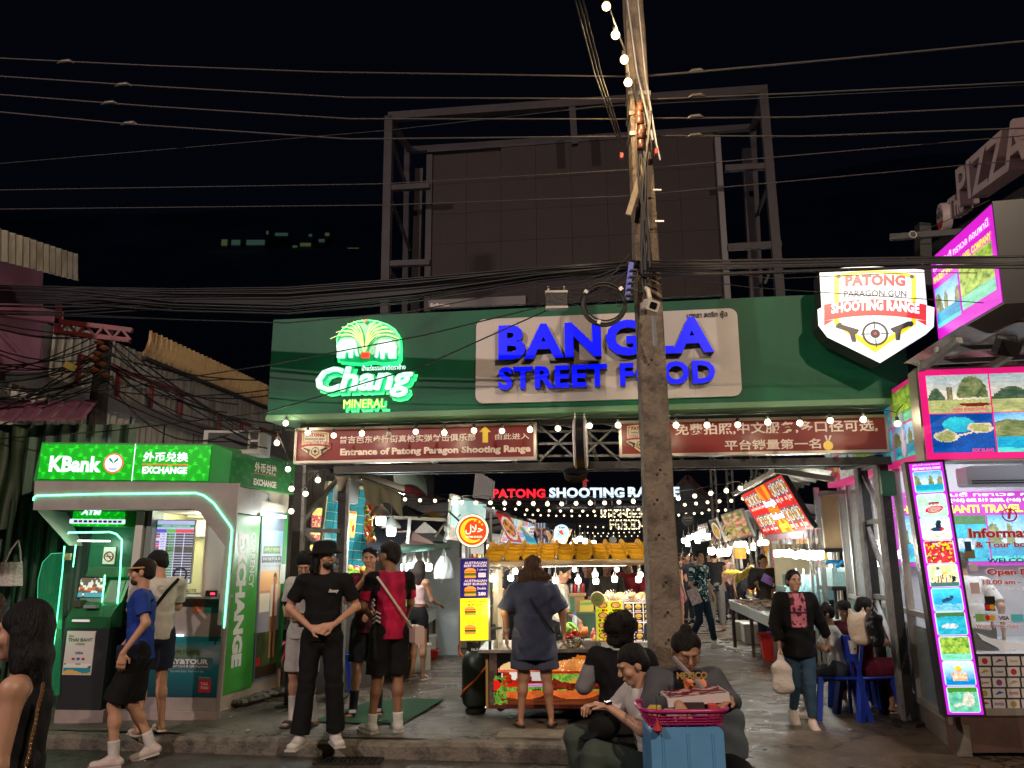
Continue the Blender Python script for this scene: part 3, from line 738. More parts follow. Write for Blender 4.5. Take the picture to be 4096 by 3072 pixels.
# ================================================================== string lights
_AC=mat('lit_globe_bulb',(.9,.9,.8),.3,emis=3,ecol=(1,.84,.55));_BK=mat('black_socket',(.015,.015,.015),.5);_V=mat('black_cable',(.012,.012,.014),.5)
_AP=mat('lit_globe_bulb_far',(.9,.9,.8),.3,emis=2.2,ecol=(1,.80,.50))
def _Aj(r,drop,m):
 k=('bulb',r,drop,m.name)
 if k not in MATS:
  b=MB();b.ball((0,0,-drop),r,12);me=b.mesh('bulb',m,True)
  s=MB();s.lathe([(r*.45,-drop+r*.75),(r*.6,-drop+r*1.1),(r*.5,-drop+r*2.2)],n=8);s.tube([(0,0,0),(0,0,-drop+r*2.2)],r*.09,5);MATS[k]=(me,s.mesh('socket',_BK,True))
 return MATS[k]
def _G(lab,pts,d0,d1,r=.032,drop=.11,m=None,skip=(),grp=None,cable=True,light=0,lcol=(1,.83,.55)):
 """bulb centres in photo pixels; the cable runs above them"""
 m=m or _AC;me,se=_Aj(r,drop,m);n=len(pts);W_=[P(x,y,d0+(d1-d0)*i/max(1,n-1))for i,(x,y)in enumerate(pts)]
 t=_A('string_lights',lab,'string lights',W_[0],group=grp)
 C_=[p+V((0,0,drop))for p in W_]
 if cable:
  path=[]
  for a,b in zip(C_,C_[1:]):path+=sag(a,b,-.012,4)[:-1]
  path.append(C_[-1]);MB().tube(path,r*.13,5).bd('cable',_V,t)
 for i,c in enumerate(C_):
  o=bpy.data.objects.new('bulb',me);C.objects.link(o);o.location=c;_q(o,t)
  if i in skip:o.data=_Aj(r,drop,mat('dead_bulb',(.5,.45,.4),.3))[0]
  s=bpy.data.objects.new('socket',se);C.objects.link(s);s.location=c;s.parent=o;s.matrix_parent_inverse=wm(o).inverted()
  if light and i%3==0:lamp('bulb_light','POINT',W_[i]+V((0,-.06,0)),light,lcol,.05,parent=t)
 return t
_G('string of glowing globe bulbs hanging below the left half of the banner',[(1143,1693),(1231,1731),(1335,1742),(1448,1734),(1555,1737),(1663,1727),(1777,1731),(1896,1722),(2008,1724),(2120,1719),(2232,1714),(2358,1703),(2472,1701)],8.95,8.3,skip=(4,),light=5)
_G('string of glowing globe bulbs over the Chinese red sign',[(2704,1701),(2828,1700),(2951,1699),(3071,1689),(3199,1692),(3321,1682),(3453,1678),(3590,1695),(3640,1645),(3665,1765)],8.1,7.6,light=5)
_G('string of globe bulbs running down the left gate post beside the green kiosk',[(1108,1772),(1152,1877),(1166,1955),(1272,1920),(1222,1975),(1165,2045)],8.95,9.0,light=4)
# ================================================================== utility pole, wires
_BA=mat('pole_concrete',(.20,.16,.12),.85,var=.55,vscale=5,bump=.9,bscale=30,dirt=(.07,.055,.045))
pb=P(2668,2700,7.0);pb.z=-.02
ptop=P(2528,-60,7.0)
pole=_A('utility_pole','tall stained concrete utility pole in front of the banner','utility pole',pb)
mb=MB();n=26;vs=[];fs=[]
for i in range(n+1):
 t=i/n;c=pb.lerp(ptop,t);c.x=P(2672-(2672-2530)*1,0,7).x*0+pb.x+(ptop.x-pb.x)*t
 hw=.136-.05*t;hd=.12-.04*t;j=.004
 for sx,sy in((-1,-1),(-.86,-1.1),(.86,-1.1),(1,-1),(1,1),(-1,1)):
  vs.append((c.x+sx*hw+_u(-j,j),c.y+sy*hd+_u(-j,j),c.z))
for i in range(n):
 for k in range(6):fs.append((i*6+k,i*6+(k+1)%6,(i+1)*6+(k+1)%6,(i+1)*6+k))
fs.append(tuple(range(n*6,n*6+6)));mb._add(vs,fs).bd('shaft',_BA,pole)
_BL=mat('dark_hole',(.01,.01,.01),.9)
for py,px in((2140,2647),(2330,2655),(2450,2660),(2560,2665),(2000,2640),(1440,2610),(1880,2640),(790,2570),(905,2575)):
 c=P(px+_u(-12,12),py,6.83);MB(_T(c)).lathe([(.013,-.004),(.010,.012)],n=8,axis='Y').bd('bolt_hole',_BL,pole)
_i=mat('steel_strap',(.35,.33,.3),.4,.8,var=.3)
for py in(395,475,555):
 c=P(2570,py,7.0);c.x+=0;hw=.136-.05*(c.z-pb.z)/(ptop.z-pb.z)+.006;hd=hw*.88;cx_=pb.x+(ptop.x-pb.x)*(c.z-pb.z)/(ptop.z-pb.z)
 m_=MB();m_.box(cx_-hw,cx_+hw,7-hd-.02,7-hd-.012,c.z-.02,c.z+.02);m_.box(cx_-hw-.006,cx_-hw,7-hd-.02,7+.1,c.z-.02,c.z+.02);m_.box(cx_+hw,cx_+hw+.006,7-hd-.02,7+.1,c.z-.02,c.z+.02);m_.bd('strap',_i,pole)
MB().bar(P(2590,610,6.82),P(2512,860,6.8),.05,.02,up=(0,1,0)).bd('timber_batten',mat('old_batten',(.34,.28,.2),.8,var=.3),pole)
_Bf=mat('brown_insulator',(.13,.05,.025),.25,var=.3,vscale=20)
for i,(px,py)in enumerate([(2558,430),(2556,480),(2560,540),(2562,580),(2566,520),(2555,455)]):
 c=P(px,py,6.78);q=MB(_T(c));q.lathe([(.015,-.05),(.04,-.035),(.025,-.015),(.042,0),(.025,.015),(.04,.035),(.015,.05)],n=12);q.bd('insulator',_Bf,pole,True)
# conduit and jumper cables on the shaft
mb=MB()
for k in range(9):
 x0=2520+9*k;pts=[]
 for j in range(16):
  t=j/15;y=300+k*18+(1080-300)*t;x=x0+(2600-k*8-x0)*t*.8+12*_s(t*7+k)+2590*0
  pts.append(P(x+20*t,y,6.80-.01*(k%3)))
 mb=MB();mb.tube(pts,.006+.003*(k%3),5);mb.bd('jumper_cable',_V,pole)
MB().tube([P(2500,-60,6.72),P(2545,280,6.78),P(2610,560,6.8)],.014,6).bd('steel_conduit',_i,pole)
MB().tube([P(2545,-60,6.7),P(2580,300,6.78),P(2625,575,6.8),P(2640,640,6.8)],.012,6).bd('steel_conduit',_i,pole)
for(px,py)in((2485,625),(2625,608)):
 c=P(px,py,6.78);MB(_T(c)).cbox((0,0,0),(.03,.05,.05)).bd('red_clamp',mat('red_clamp',(.4,.04,.02),.4),pole)
for(px,py,q)in((2612,760,2645),(2620,885,2655)):
 MB().bar(P(px,py,6.8),P(q,py,6.8),.015).bd('step_bolt',_i,pole)
# security camera
cm=_A('security_camera','white security camera with dark lens on a bent arm of the pole','camera',P(2610,1230,6.65))
_a=mat('white_plastic',(.62,.58,.5),.4,var=.1)
c=P(2608,1222,6.55);MB(_T(c)@Euler((.3,.25,.25)).to_matrix().to_4x4()).bbox(-.055,.055,-.03,.10,-.045,.045,.012,3).bd('camera_body',_a,cm)
MB(_T(c)@Euler((.3,.25,.25)).to_matrix().to_4x4()).bbox(-.032,.032,-.036,-.03,-.028,.028,.014,4).bd('camera_lens',mat('black_glass',(.01,.01,.012),.1),cm)
MB().tube([P(2580,1150,6.82),P(2592,1160,6.7),P(2600,1195,6.6)],.02,8).bd('camera_arm',_a,cm)
MB().tube([P(2612,1265,6.6),P(2622,1385,6.7)],.018,8).bd('antenna_tube',mat('grey_tube',(.4,.4,.42),.4,.3),cm)
MB(_T(P(2580,1225,6.83))).box(-.04,.04,-.02,.01,-.03,.03).bd('junction_plate',_a,cm)
br=_A('cable_bracket','blue cable bracket strapped to the pole under the cables','bracket',P(2512,1120,6.8))
MB().bar(P(2525,1050,6.78),P(2508,1195,6.78),.045,.02,up=(0,1,0)).bd('bracket_rail',mat('blue_paint',(.02,.05,.5),.4),br)
for k in range(5):MB().bar(P(2505+4*k,1180-25*k,6.75),P(2530+4*k,1178-25*k,6.75),.012).bd('bracket_rung',mat('black_paint',(.01,.01,.012),.5),br)
# big cable coil and splice box
cc=P(2418,1212,6.75);ct=_A('cable_coil','large coil of black cable hanging beside the pole','cable',cc)
for k in range(8):
 r=.175+.008*(k%4)+_u(-.006,.006);oy=.015*(k//4);ph=_u(-.03,.03)
 MB().tube([cc+V((r*_c(2*PI*a/30)+ph*.4,oy+.01*k*.4,r*.98*_s(2*PI*a/30)+ph))for a in range(31)],.0085,6).bd('cable_loop',_V,ct,True)
for a in(.7,2.6,4.4):MB(_T(cc+V((.19*_c(a),-.01,.19*_s(a))))).cbox((0,0,0),(.035,.05,.03),rz=0,ry=-a).bd('coil_tie',_i,ct)
sb=_A('splice_box','black splice box with steel ends hanging from the cables','splice box',P(2226,1200,6.8))
MB(_T(P(2226,1200,6.8))).box(-.095,.095,-.02,.04,-.075,.075).bd('box_body',mat('black_ribbed',(.02,.02,.022),.5,bump=.6),sb)
for z in(-.072,.072):MB(_T(P(2226,1200,6.8)+V((0,0,z)))).box(-.1,.1,-.026,.046,-.01,.01).bd('box_rail',_i,sb)
for x in(-.07,.07):MB(_T(P(2226,1200,6.8)+V((x,0,.1)))).box(-.008,.008,0,.02,-.03,.03).bd('hook',_i,sb)
# --- single wires between poles (photo pixels at depths)
def wire(lab,pts,r=.008,name='overhead_cable',m=None):
 w_=[P(x,y,d)for x,y,d in pts];path=[]
 for a,b in zip(w_,w_[1:]):path+=[a.lerp(b,i/6)for i in range(6)]
 path.append(w_[-1]);o=MB().tube(path,r,5).bd(name,m or _V,None,True)
 o['label']=lab;o['category']='cable';o['group']='overhead cables';return o
_S=mat('old_grey_cable',(.035,.028,.026),.6)
wire('topmost overhead cable crossing behind the glowing pole bulbs',[(-300,218,7.3),(600,262,7.2),(1300,288,7.1),(2500,306,7.0)],.008,m=_S)
wire('topmost overhead cable right of the pole rising to the photo edge',[(2580,304,7.0),(2750,290,7.0),(3400,232,6.8),(4300,145,6.6)],.011,m=_S)
wire('second overhead cable from the top, left of the pole',[(-300,285,7.3),(600,345,7.2),(1400,390,7.1),(2520,395,7.0)],.008,m=_S)
wire('second overhead cable from the top, right of the pole',[(2590,397,7.0),(3200,372,6.9),(4300,318,6.6)],.008,m=_S)
wire('third overhead cable from the top, left of the pole',[(-300,355,7.3),(600,425,7.2),(1400,475,7.1),(2520,476,7.0)],.008,m=_S)
wire('third overhead cable from the top, right of the pole',[(2590,473,7.0),(3200,468,6.9),(4300,412,6.6)],.008,m=_S)
wire('fourth overhead cable from the top, left of the pole',[(-300,420,7.3),(500,495,7.2),(1400,556,7.1),(2520,545,7.0)],.008,m=_S)
wire('fourth overhead cable from the top, right of the pole',[(2600,542,7.0),(3200,545,6.9),(4300,505,6.6)],.008,m=_S)
wire('thin cable slanting across the top of the billboard frame',[(-300,680,7.6),(1560,520,7.4),(2400,425,7.2),(4300,330,6.8)],.004)
wire('lowest thin cable crossing the middle of the billboard',[(-300,840,7.6),(1540,820,7.4),(2500,785,7.1),(4300,620,6.8)],.005,m=_S)
wire('thin cable crossing the upper part of the billboard screen',[(-300,765,7.6),(1540,735,7.4),(2500,680,7.1),(4300,525,6.8)],.005,m=_S)
for i in range(3):wire(['leftmost','middle','rightmost'][i]+' of three cables dropping steeply to the pole from above',[(2290+16*i,-40,4.8),(2380+13*i,300,5.9),(2478+9*i,580,6.8)],.006,m=_S)
wire('slack black cable slanting over the elephant logo',[(-300,1640,9.5),(430,1560,9.6),(1065,1461,8.3),(1700,1340,7.5),(2172,1225,6.9)],.007)
wire('slack black cable slanting from the left pole across the script lettering',[(-300,1775,9.5),(430,1725,9.6),(1065,1649,8.3),(1700,1460,7.5),(2230,1222,6.9)],.007)
wire('thin cable crossing the lit shield sign',[(2640,1100,6.9),(3000,1150,6.7),(3600,1190,6.6),(4300,1235,6.3)],.004)
wire('thin cable across the top of the shield sign',[(2640,1060,6.9),(3100,1115,6.8),(3660,1090,6.6),(4300,1095,6.3)],.004)
# dead-end clamps
M_CL=mat('cable_clamp',(.10,.085,.075),.4,.4)
for i,(px,py,d)in enumerate([(2790,286,7),(2790,385,6.95),(2785,470,6.95),(2785,545,6.95),(265,250,7.2),(495,342,7.2),(440,415,7.2),(520,497,7.2)]):
 c=P(px,py,d);o=MB(_T(c)).tube([(-.09,0,-.01),(-.05,0,.012),(.03,0,.02),(.08,0,-.005)],[.006,.018,.02,.007],6).bd('cable_clamp',M_CL,None,True)
 tag(o,['clamp on the topmost cable right of the pole','clamp on the second cable right of the pole','clamp on the third cable right of the pole','clamp on the fourth cable right of the pole','clamp on the topmost cable near the left photo edge','clamp on the second cable left of the billboard','clamp on the third cable far left of the billboard','clamp on the fourth cable left of the billboard'][i],'cable clamp','cable clamps')
# --- the thick bundle of communication cables
bun=_A('cable_bundle','thick sagging bundle of black communication cables tied to the pole','cables',P(2560,1070,6.85))
for k in range(46):
 h=RND.random();yl=1140+130*h;ym=1128+95*h+_u(-6,6);ye=1048+62*(1-h*.4)*h+_u(-8,8)
 s_=RND.choice((0,0,10,25,60))*RND.random()
 pts=[(-300,yl-10,8.6),(230,yl,8.4),(700,ym+14+s_,8.0),(1150,ym+6+s_*1.4,7.7),(1650,ym-30+s_*1.2,7.3),(2150,(ym+ye)/2-22+s_*.4,7.0),(2560,ye,6.86)]
 MB().tube([P(x,y,d+.12*h)for x,y,d in pts],RND.choice((.006,.008,.01,.013)),5).bd('cable',_V,bun,True)
for k in range(20):
 h=RND.random();ye=1045+62*h;s_=RND.choice((0,8,20))*RND.random()
 pts=[(2560,ye,6.86),(2900,1040+58*h+s_,6.5),(3300,1034+50*h+s_,6.1),(3700,1028+44*h+s_*.5,5.7),(4400,1022+50*h,5.1)]
 MB().tube([P(x,y,d-.1*h)for x,y,d in pts],RND.choice((.005,.006,.008,.010)),5).bd('cable',_V,bun,True)
for k in range(12):
 a=(_u(2180,2520),_u(1130,1200));b=(_u(2480,2600),_u(1010,1130));m_=((a[0]+b[0])/2+_u(-40,40),max(a[1],b[1])+_u(-20,90))
 MB().tube([P(a[0]*(1-t)**2+2*m_[0]*t*(1-t)+b[0]*t*t,a[1]*(1-t)**2+2*m_[1]*t*(1-t)+b[1]*t*t,6.8)for t in[i/10 for i in range(11)]],.0045,5).bd('loose_cable',_V,bun,True)
# warm bulbs running up the pole
_Bg=mat('lit_warm_bulb',(.9,.8,.6),.3,emis=3.6,ecol=(1,.66,.28))
t=_G('string of four big warm bulbs climbing in front of the pole top',[(2425,25),(2462,140),(2497,238),(2512,330),(2525,380)][:4],6.0,6.55,r=.038,drop=.09,m=_Bg)
for px,py,d in((2462,140,6.15),(2512,335,6.45)):lamp('bulb_light','POINT',P(px,py,d)+V((0,-.05,0)),42,(1,.66,.32),.05,parent=t)
wire('cable that carries the warm bulbs up along the pole',[(2405,-60,5.9),(2470,120,6.15),(2505,215,6.35),(2520,320,6.55),(2545,420,6.75)],.006)
# ================================================================== LED billboard on its steel frame
S=_C(P(1722,1235,12.6),P(2895,1182,12.0));SW=onp(S,2895,1182)[0]
sh0=onp(S,1735,622)[1];sh1=onp(S,2880,560)[1]
_BZ=mat('led_screen_off',(.026,.017,.018),.7,bump=.7,bscale=90,var=.1,vscale=2)
M_BF=mat('billboard_steel',(.036,.030,.038),.6,.2,var=.3,vscale=3)
bb=_A('billboard','switched off LED billboard held in an open steel frame above the banner','billboard',S@V((SW/2,0,0)))
xm=onp(S,2070,900)[0];zb2=onp(S,1750,1150)[1]
nx,nz=8,5
for i in range(nx):
 for j in range(nz):
  a=SW*i/nx;b=SW*(i+1)/nx;c=.02+(sh0-.02)*j/nz;d=.02+(sh0-.02)*(j+1)/nz
  if j==nz-1:d=sh0+(.06 if b>xm+.1 else 0)
  MB(S).box(a+.002,b-.002,0,.12,c+.002,d-.002).bd('screen_module',_BZ,bb)
MB(S).box(-.1,-.0,-.05,.3,-.05,sh0).bd('screen_edge',M_BF,bb);MB(S).box(SW,SW+.09,-.12,.35,-.1,sh1-.0).bd('screen_edge',mat('pale_edge',(.11,.10,.11),.5),bb)
MB(S).box(-.1,SW+.1,-.02,.3,sh0+.06,sh0+.1).bd('screen_edge',M_BF,bb)
a=onp(S,1715,1225,-.06);MB(S).box(a[0],a[0]+1.6,-.08,-.0,a[1]-.04,a[1]+.1).bd('name_bar',mat('grey_bar',(.12,.11,.11),.5),bb)
x0,x1,z0,z1=xz(S,1722,1212,1796,1226,-.085);_B(MB(S),'Esdlumen',x0,x1,z0,z1,-.085,0,.03).bd('lettering',_W,bb)
YF,YB=-.7,1.1
def bf(p,q,w=.12,y0=YF,y1=None):
 a=onp(S,*p,y0);b=onp(S,*q,y0 if y1 is None else y1);MB(S).bar((a[0],y0,a[1]),(b[0],y0 if y1 is None else y1,b[1]),w).bd('steel_member',M_BF,bb)
bf((1556,470),(3068,362),.13);bf((1558,470),(1540,1300),.13);bf((3050,365),(3125,1250),.13);bf((2288,420),(2300,580),.1)
bf((1645,600),(3010,510),.1,YB);bf((1630,590),(1620,1290),.1,YB);bf((3010,510),(3040,1230),.1,YB);bf((1680,680),(1660,1290),.14,.2);bf((2985,600),(3020,1230),.14,.2)
bf((1556,480),(1640,600),.09,YF,YB);bf((3060,370),(3010,515),.09,YF,YB)
bf((1545,755),(1720,745),.09);bf((1530,1058),(1720,1050),.09);bf((2900,675),(3095,665),.09);bf((2910,990),(3125,978),.09)
bf((1560,790),(1640,1000),.05,YF,YB);bf((1560,540),(1630,760),.05,YF,YB);bf((3090,690),(3030,860),.05,YF,YB);bf((3110,990),(3060,1130),.05,YF,YB);bf((1545,1060),(1640,1200),.05,YF,YB)
# ================================================================== second pole far left
q0=P(330,2000,10.2);q1=P(432,1300,10.2);q0.z=0
lp=_A('utility_pole','dark utility pole with red lattice arm above the green kiosk','utility pole',(P(375,1800,10.2).x,10.2,0))
MB().tube([V((P(375,1800,10.2).x-.05,10.2,0)),P(385,1700,10.2),P(425,1320,10.2)],[.15,.12,.09],10).bd('shaft',mat('dark_pole',(.05,.04,.042),.8,var=.4),lp)
_g=mat('red_paint_steel',(.16,.02,.025),.5,var=.3)
MB().bar(P(225,1285,10.0),P(530,1322,10.0),.06).bd('lattice_chord',_g,lp);MB().bar(P(235,1330,10.0),P(520,1362,10.0),.06).bd('lattice_chord',_g,lp)
for i in range(8):
 x=235+36*i;MB().bar(P(x,1287+i*4 if i%2 else 1332+i*4,9.98),P(x+36,1332+i*4 if i%2 else 1290+i*4,9.98),.03).bd('lattice_bar',_g,lp)
MB().bar(P(236,1215,10.0),P(228,1340,10.0),.06).bd('lattice_post',_g,lp)
for i in range(7):
 c=P(400+_u(-25,25),1370+22*i,10.05);MB(_T(c)).lathe([(.02,-.03),(.07,0),(.03,.03)],n=10).bd('insulator',mat('rust_insulator',(.25,.08,.04),.4),lp)
c=P(280,1465,9.9);tag(MB(_T(c)).cbox((0,0,0),(.12,.08,.08),ry=.4).bd('cable_closure',mat('yellow_plastic',(.55,.45,.12),.4)),'small yellow cable closure hanging beside the left pole','cable closure')
for k in range(26):
 a=P(-250,_u(1180,1750),9.4);b=P(_u(390,460),_u(1330,1600),10.1)
 path=sag(a,b,_u(.05,.3),10);MB().tube(path,.008,4).bd('service_cable',_V,lp)
for k in range(16):
 a=P(_u(410,460),_u(1340,1600),10.1);b=P(_u(900,1240),_u(1480,1800),9.4);path=sag(a,b,_u(.02,.35),10)
 MB().tube(path,.008,4).bd('service_cable',_V,lp)
# ================================================================== buildings on the left
def _z(M,x0,x1,z0,z1,per,dep,name,m,par,y=0,rnd=0,slope=None,square=False):
 n=max(4,int((x1-x0)/per*6));vs=[];fs=[]
 for i in range(n+1):
  x=x0+(x1-x0)*i/n;ph=(i%6)
  yy=y-dep*(1 if ph in(1,2)else 0 if ph in(4,5)else.5)if square else y-dep*(.5+.5*_s(2*PI*i/6))
  s=slope(x)if slope else 0
  vs+=[(x,yy,z0),(x,yy,z1+s)]
 for i in range(n):fs.append((2*i,2*i+2,2*i+3,2*i+1))
 mb=MB(M);mb._add(vs,fs);return mb.bd(name,m,par)
_AF=mat('galvanised_sheet',(.30,.29,.27),.42,.45,var=.45,vscale=2.2,stretch=(3,3,.4),dirt=(.14,.12,.10))
_Aa=mat('grey_mauve_wall',(.115,.095,.10),.8,var=.3,vscale=.8,bump=.2)
_BJ=mat('tan_barrel_roof',(.62,.42,.20),.6,var=.35,vscale=1.2,stretch=(6,1,1),dirt=(.28,.13,.05))
LWf=_C(V((-6.9,10.4,0)),V((-2.35,42,0)));LWL=(V((-2.35,42,0))-V((-6.9,10.4,0))).length
ware=_A('warehouse','long dim warehouse with tan barrel roof along the left of the market','building',LWf@V((10,2,0)))
gh=4.05
fz=_A('sheet_fence','tall corrugated sheet wall running behind the kiosk and the left stalls','fence',LWf@V((8,0,0)))
k=0;x=0
while x<LWL:
 _z(LWf,x,min(x+1.0,LWL),0,gh,.17,.05,'corrugated_sheet',_AF,fz,square=True);x+=1.0
MB(LWf).prism([(0,gh-.03),(LWL,gh-.03),(LWL,gh+.20),(0,gh+.20)],-.16,-.05).bd('gutter',mat('shiny_gutter',(.55,.5,.48),.22,.8,var=.2),fz)
ty=1.7
zt=5.75
MB(LWf).box(2.2,LWL,ty,ty+6,0,zt).bd('wall',_Aa,ware)
x=3.0
while x<LWL-1:_z(LWf,x,x+1.4,zt-1.0,zt+.15,.22,.06,'upper_cladding',_AF,ware,y=ty-.03,square=True);x+=1.4
# barrel roof edge, corrugated along its length
mb=MB(LWf);n=560;rr=.62;x0=5.6
for i in range(n+1):
 x=x0+(LWL-x0)*i/n;wv=.05*_s(i*PI/2)
 for j in range(7):
  a=-PI/2+(j/6)*PI*.62-.25;mb.v.append((LWf@V((x,ty+.3-(rr+wv)*_c(a)*.8,zt+.55+(rr+wv)*_s(a))))[:])
for i in range(n):
 for j in range(6):a=i*7+j;mb.f.append((a,a+7,a+8,a+1));mb.c.append(None)
mb.bd('barrel_roof',_BJ,ware)
MB(LWf).box(x0-.03,LWL,ty-.2,ty+6,zt+.0,zt+.06).bd('eaves_board',mat('dark_eaves',(.03,.022,.03),.7),ware)
for(xx,z0_,z1_)in((3.2,4.3,5.2),(8.2,4.2,5.0)):
 for s_ in range(4):
  MB(LWf).box(xx+s_*1.1,xx+s_*1.1+.07,ty-.5,ty-.43,gh-.2,z1_-.12*s_*.0).bd('red_frame_post',_g,ware)
 MB(LWf).box(xx,xx+3.4,ty-.5,ty-.43,z1_,z1_+.06).bd('red_frame_rail',_g,ware);MB(LWf).box(xx,xx+3.4,ty-.5,ty-.43,z1_-.6,z1_-.55).bd('red_frame_rail',_g,ware)
# pink building at the photo's left edge
A=_C(P(-500,1700,7.4),P(300,1640,11.2));A.translation.z=0;AL=onp(A,297,1100)[0]
pk=_A('pink_building','pink walled building with corrugated roof edge at the left photo edge','building',A@V((2,2,0)))
zt_=onp(A,295,1015)[1];zb_=onp(A,297,1122)[1];zc=onp(A,150,1205)[1]
_z(A,-.5,AL,zb_,zt_,.16,.05,'roof_fascia',_AF,pk,square=True);MB(A).box(-.5,AL,.0,3,zt_-.05,zt_).bd('roof_cap',_AF,pk)
_AK=mat('pink_wall',(.33,.13,.22),.7,var=.25,vscale=1.5)
MB(A).box(-.5,AL-.15,.35,1.6,3.4,zb_+.1).bd('wall',_AK,pk)
for i in range(4):MB(A).bar((i*.7,.28,zb_-.05),(i*.7+.7,.28,zb_-.5)if i%2 else(i*.7+.35,.28,zb_-.5),.04).bd('truss_bar',_M,pk)
MB(A).box(-.5,AL-.1,.1,.35,zb_-.62,zb_-.45).bd('fascia_band',_AK,pk)
MB(A).box(-.5,AL+.05,1.1,1.5,2.9,onp(A,100,1360)[1]-.1).bd('lower_wall',_Aa,pk)
x0,x1,z0,z1=xz(A,-100,1455,130,1530,1.09);MB(A).box(x0,x1,1.06,1.09,z0,z1).bd('window',mat('dark_glass',(.02,.025,.03),.15),pk)
aw=_C(P(-300,1690,9.3),P(335,1680,9.6));awl=(P(-300,1690,9.3)-P(335,1680,9.6)).length
at_=_A('tin_awning','short pink tin awning above the dark stall left of the kiosk','awning',aw@V((1,0,0)))
for i in range(9):
 a=awl*i/9;b=awl*(i+1)/9-.01;mb=MB(aw);mb._add([(a,0,0),(b,0,0),(b,.5,.32),(a,.5,.32),(a+.03,-.0,.03),(b-.03,0,.03),(b-.03,.5,.35),(a+.03,.5,.35)],[(0,1,2,3),(4,5,6,7),(0,4,7,3),(1,2,6,5),(0,1,5,4)]);mb.bd('awning_sheet',_AK,at_)
# dark stall with hanging cloths left of the kiosk
Q=_C(P(-300,2800,9.9),P(240,2800,9.9));Q.translation.z=0;ql=onp(Q,235,2500)[0]
st=_A('sheet_shack','dim stall of corrugated sheets and tarpaulin left of the kiosk','stall',Q@V((1,0,0)))
x=0
_Be=mat('green_lit_sheet',(.10,.17,.13),.4,.4,var=.5,vscale=2.5,stretch=(3,3,.5))  # green light falling on the metal sheets is put into their colour
while x<ql+.7:_z(Q,x,min(x+.8,ql+.7),0,3.35,.2,.06,'corrugated_sheet',_Be,st,square=True);x+=.8
mb=MB(Q);mb.grid(24,12,lambda u,v:(ql*.72*u-.1,-.25-.06*_s(u*31)-.04*_s(u*17+v*5),2.15+1.15*v-.1*_s(u*9)*(1-v)));mb.bd('tarpaulin',mat('green_tarp',(.035,.07,.03),.5,var=.4),st,True)
for i in range(5):
 x=onp(Q,20+40*i,2300,-.2)[0];MB(Q).tube([(x,-.25,0),(x+.02,-.25,2.4)],.03,8).bd('pipe',mat('dark_green_pipe',(.05,.09,.07),.4),st)
bgp=P(50,2270,9.2);bgt=_A('tote_bag','white lace tote bag hanging on the dark stall','bag',bgp)
q=MB(_T(bgp));q.grid(10,8,lambda u,v:(-.14+.28*u*(1-.12*v),-.05*_s(u*PI)-.01*_s(u*25),-.2+.26*v));q.bd('bag_body',mat('white_lace',(.5,.46,.42),.8,var=.5,vscale=40),bgt,True)
for s in(-1,1):MB().tube([bgp+V((s*.09,0,.05)),bgp+V((s*.05,.02,.2)),bgp+V((0,.05,.3))],.01,5).bd('handle',mat('white_lace',(.5,.46,.42)),bgt)
# ================================================================== green exchange kiosk
M_KW=mat('kiosk_grey_panel',(.30,.26,.25),.5,var=.22,vscale=3.5,bump=.05,bscale=5);M_KD=mat('kiosk_dark_green',(.012,.085,.045),.35,var=.15);M_KG=mat('kiosk_green_print',(.02,.26,.05),.35,var=.1)
_BC=mat('lit_green_strip',(.3,1,.6),.3,emis=7,ecol=(.10,1,.42));_AO=mat('cream_board',(.62,.60,.30),.6,var=.08,vscale=2)
K=_C(P(225,2822,9.05),P(870,2830,9.05));K.translation.z=0
gs_,gb_=G(872,2832),G(1141,2748);KS=_C(V((gs_.x,9.05,0)),V((gb_.x+.12,gb_.y,0)))
KW_=onp(K,870,2830)[0];KSW=1.85
kk=_A('exchange_kiosk','green and grey bank kiosk with glowing sign band and currency window','kiosk',K@V((KW_/2,.8,0)))
YF_=-.32
top=onp(K,500,1772,YF_)[1];bot=onp(K,500,1928,YF_)[1];zc_=onp(K,500,2040,YF_)[1]
# fascia plate with chamfered opening (outline as an open "n" shape)
outer=[onp(K,132,2040,YF_),(onp(K,138,1930,YF_)[0],bot),(onp(K,955,1930,YF_)[0],bot),onp(K,905,2500,YF_),onp(K,868,2500,YF_),onp(K,900,2185,YF_),onp(K,800,2050,YF_),onp(K,770,2036,YF_)]
outer=[(a,b)for a,b in outer]
MB(K).prism(outer[::-1],YF_,YF_+.05).bd('fascia',M_KW,kk)
x0f=onp(K,132,2040,YF_)[0];x1f=onp(K,900,2040,YF_)[0]
MB(K).box(x0f,KW_+.0,YF_+.05,1.7,zc_+.01,bot-.002).bd('ceiling',M_KW,kk)
# slanted left cheek
a=onp(K,140,2055,YF_);b=onp(K,275,2182,.0)
mb=MB(K);mb._add([(a[0],YF_,zc_),(a[0],0.3,zc_),(b[0],.3,b[1]),(b[0],0,b[1])],[(0,1,2,3)]);mb.bd('slanted_soffit',mat('white_panel_k',(.5,.45,.42),.5),kk)
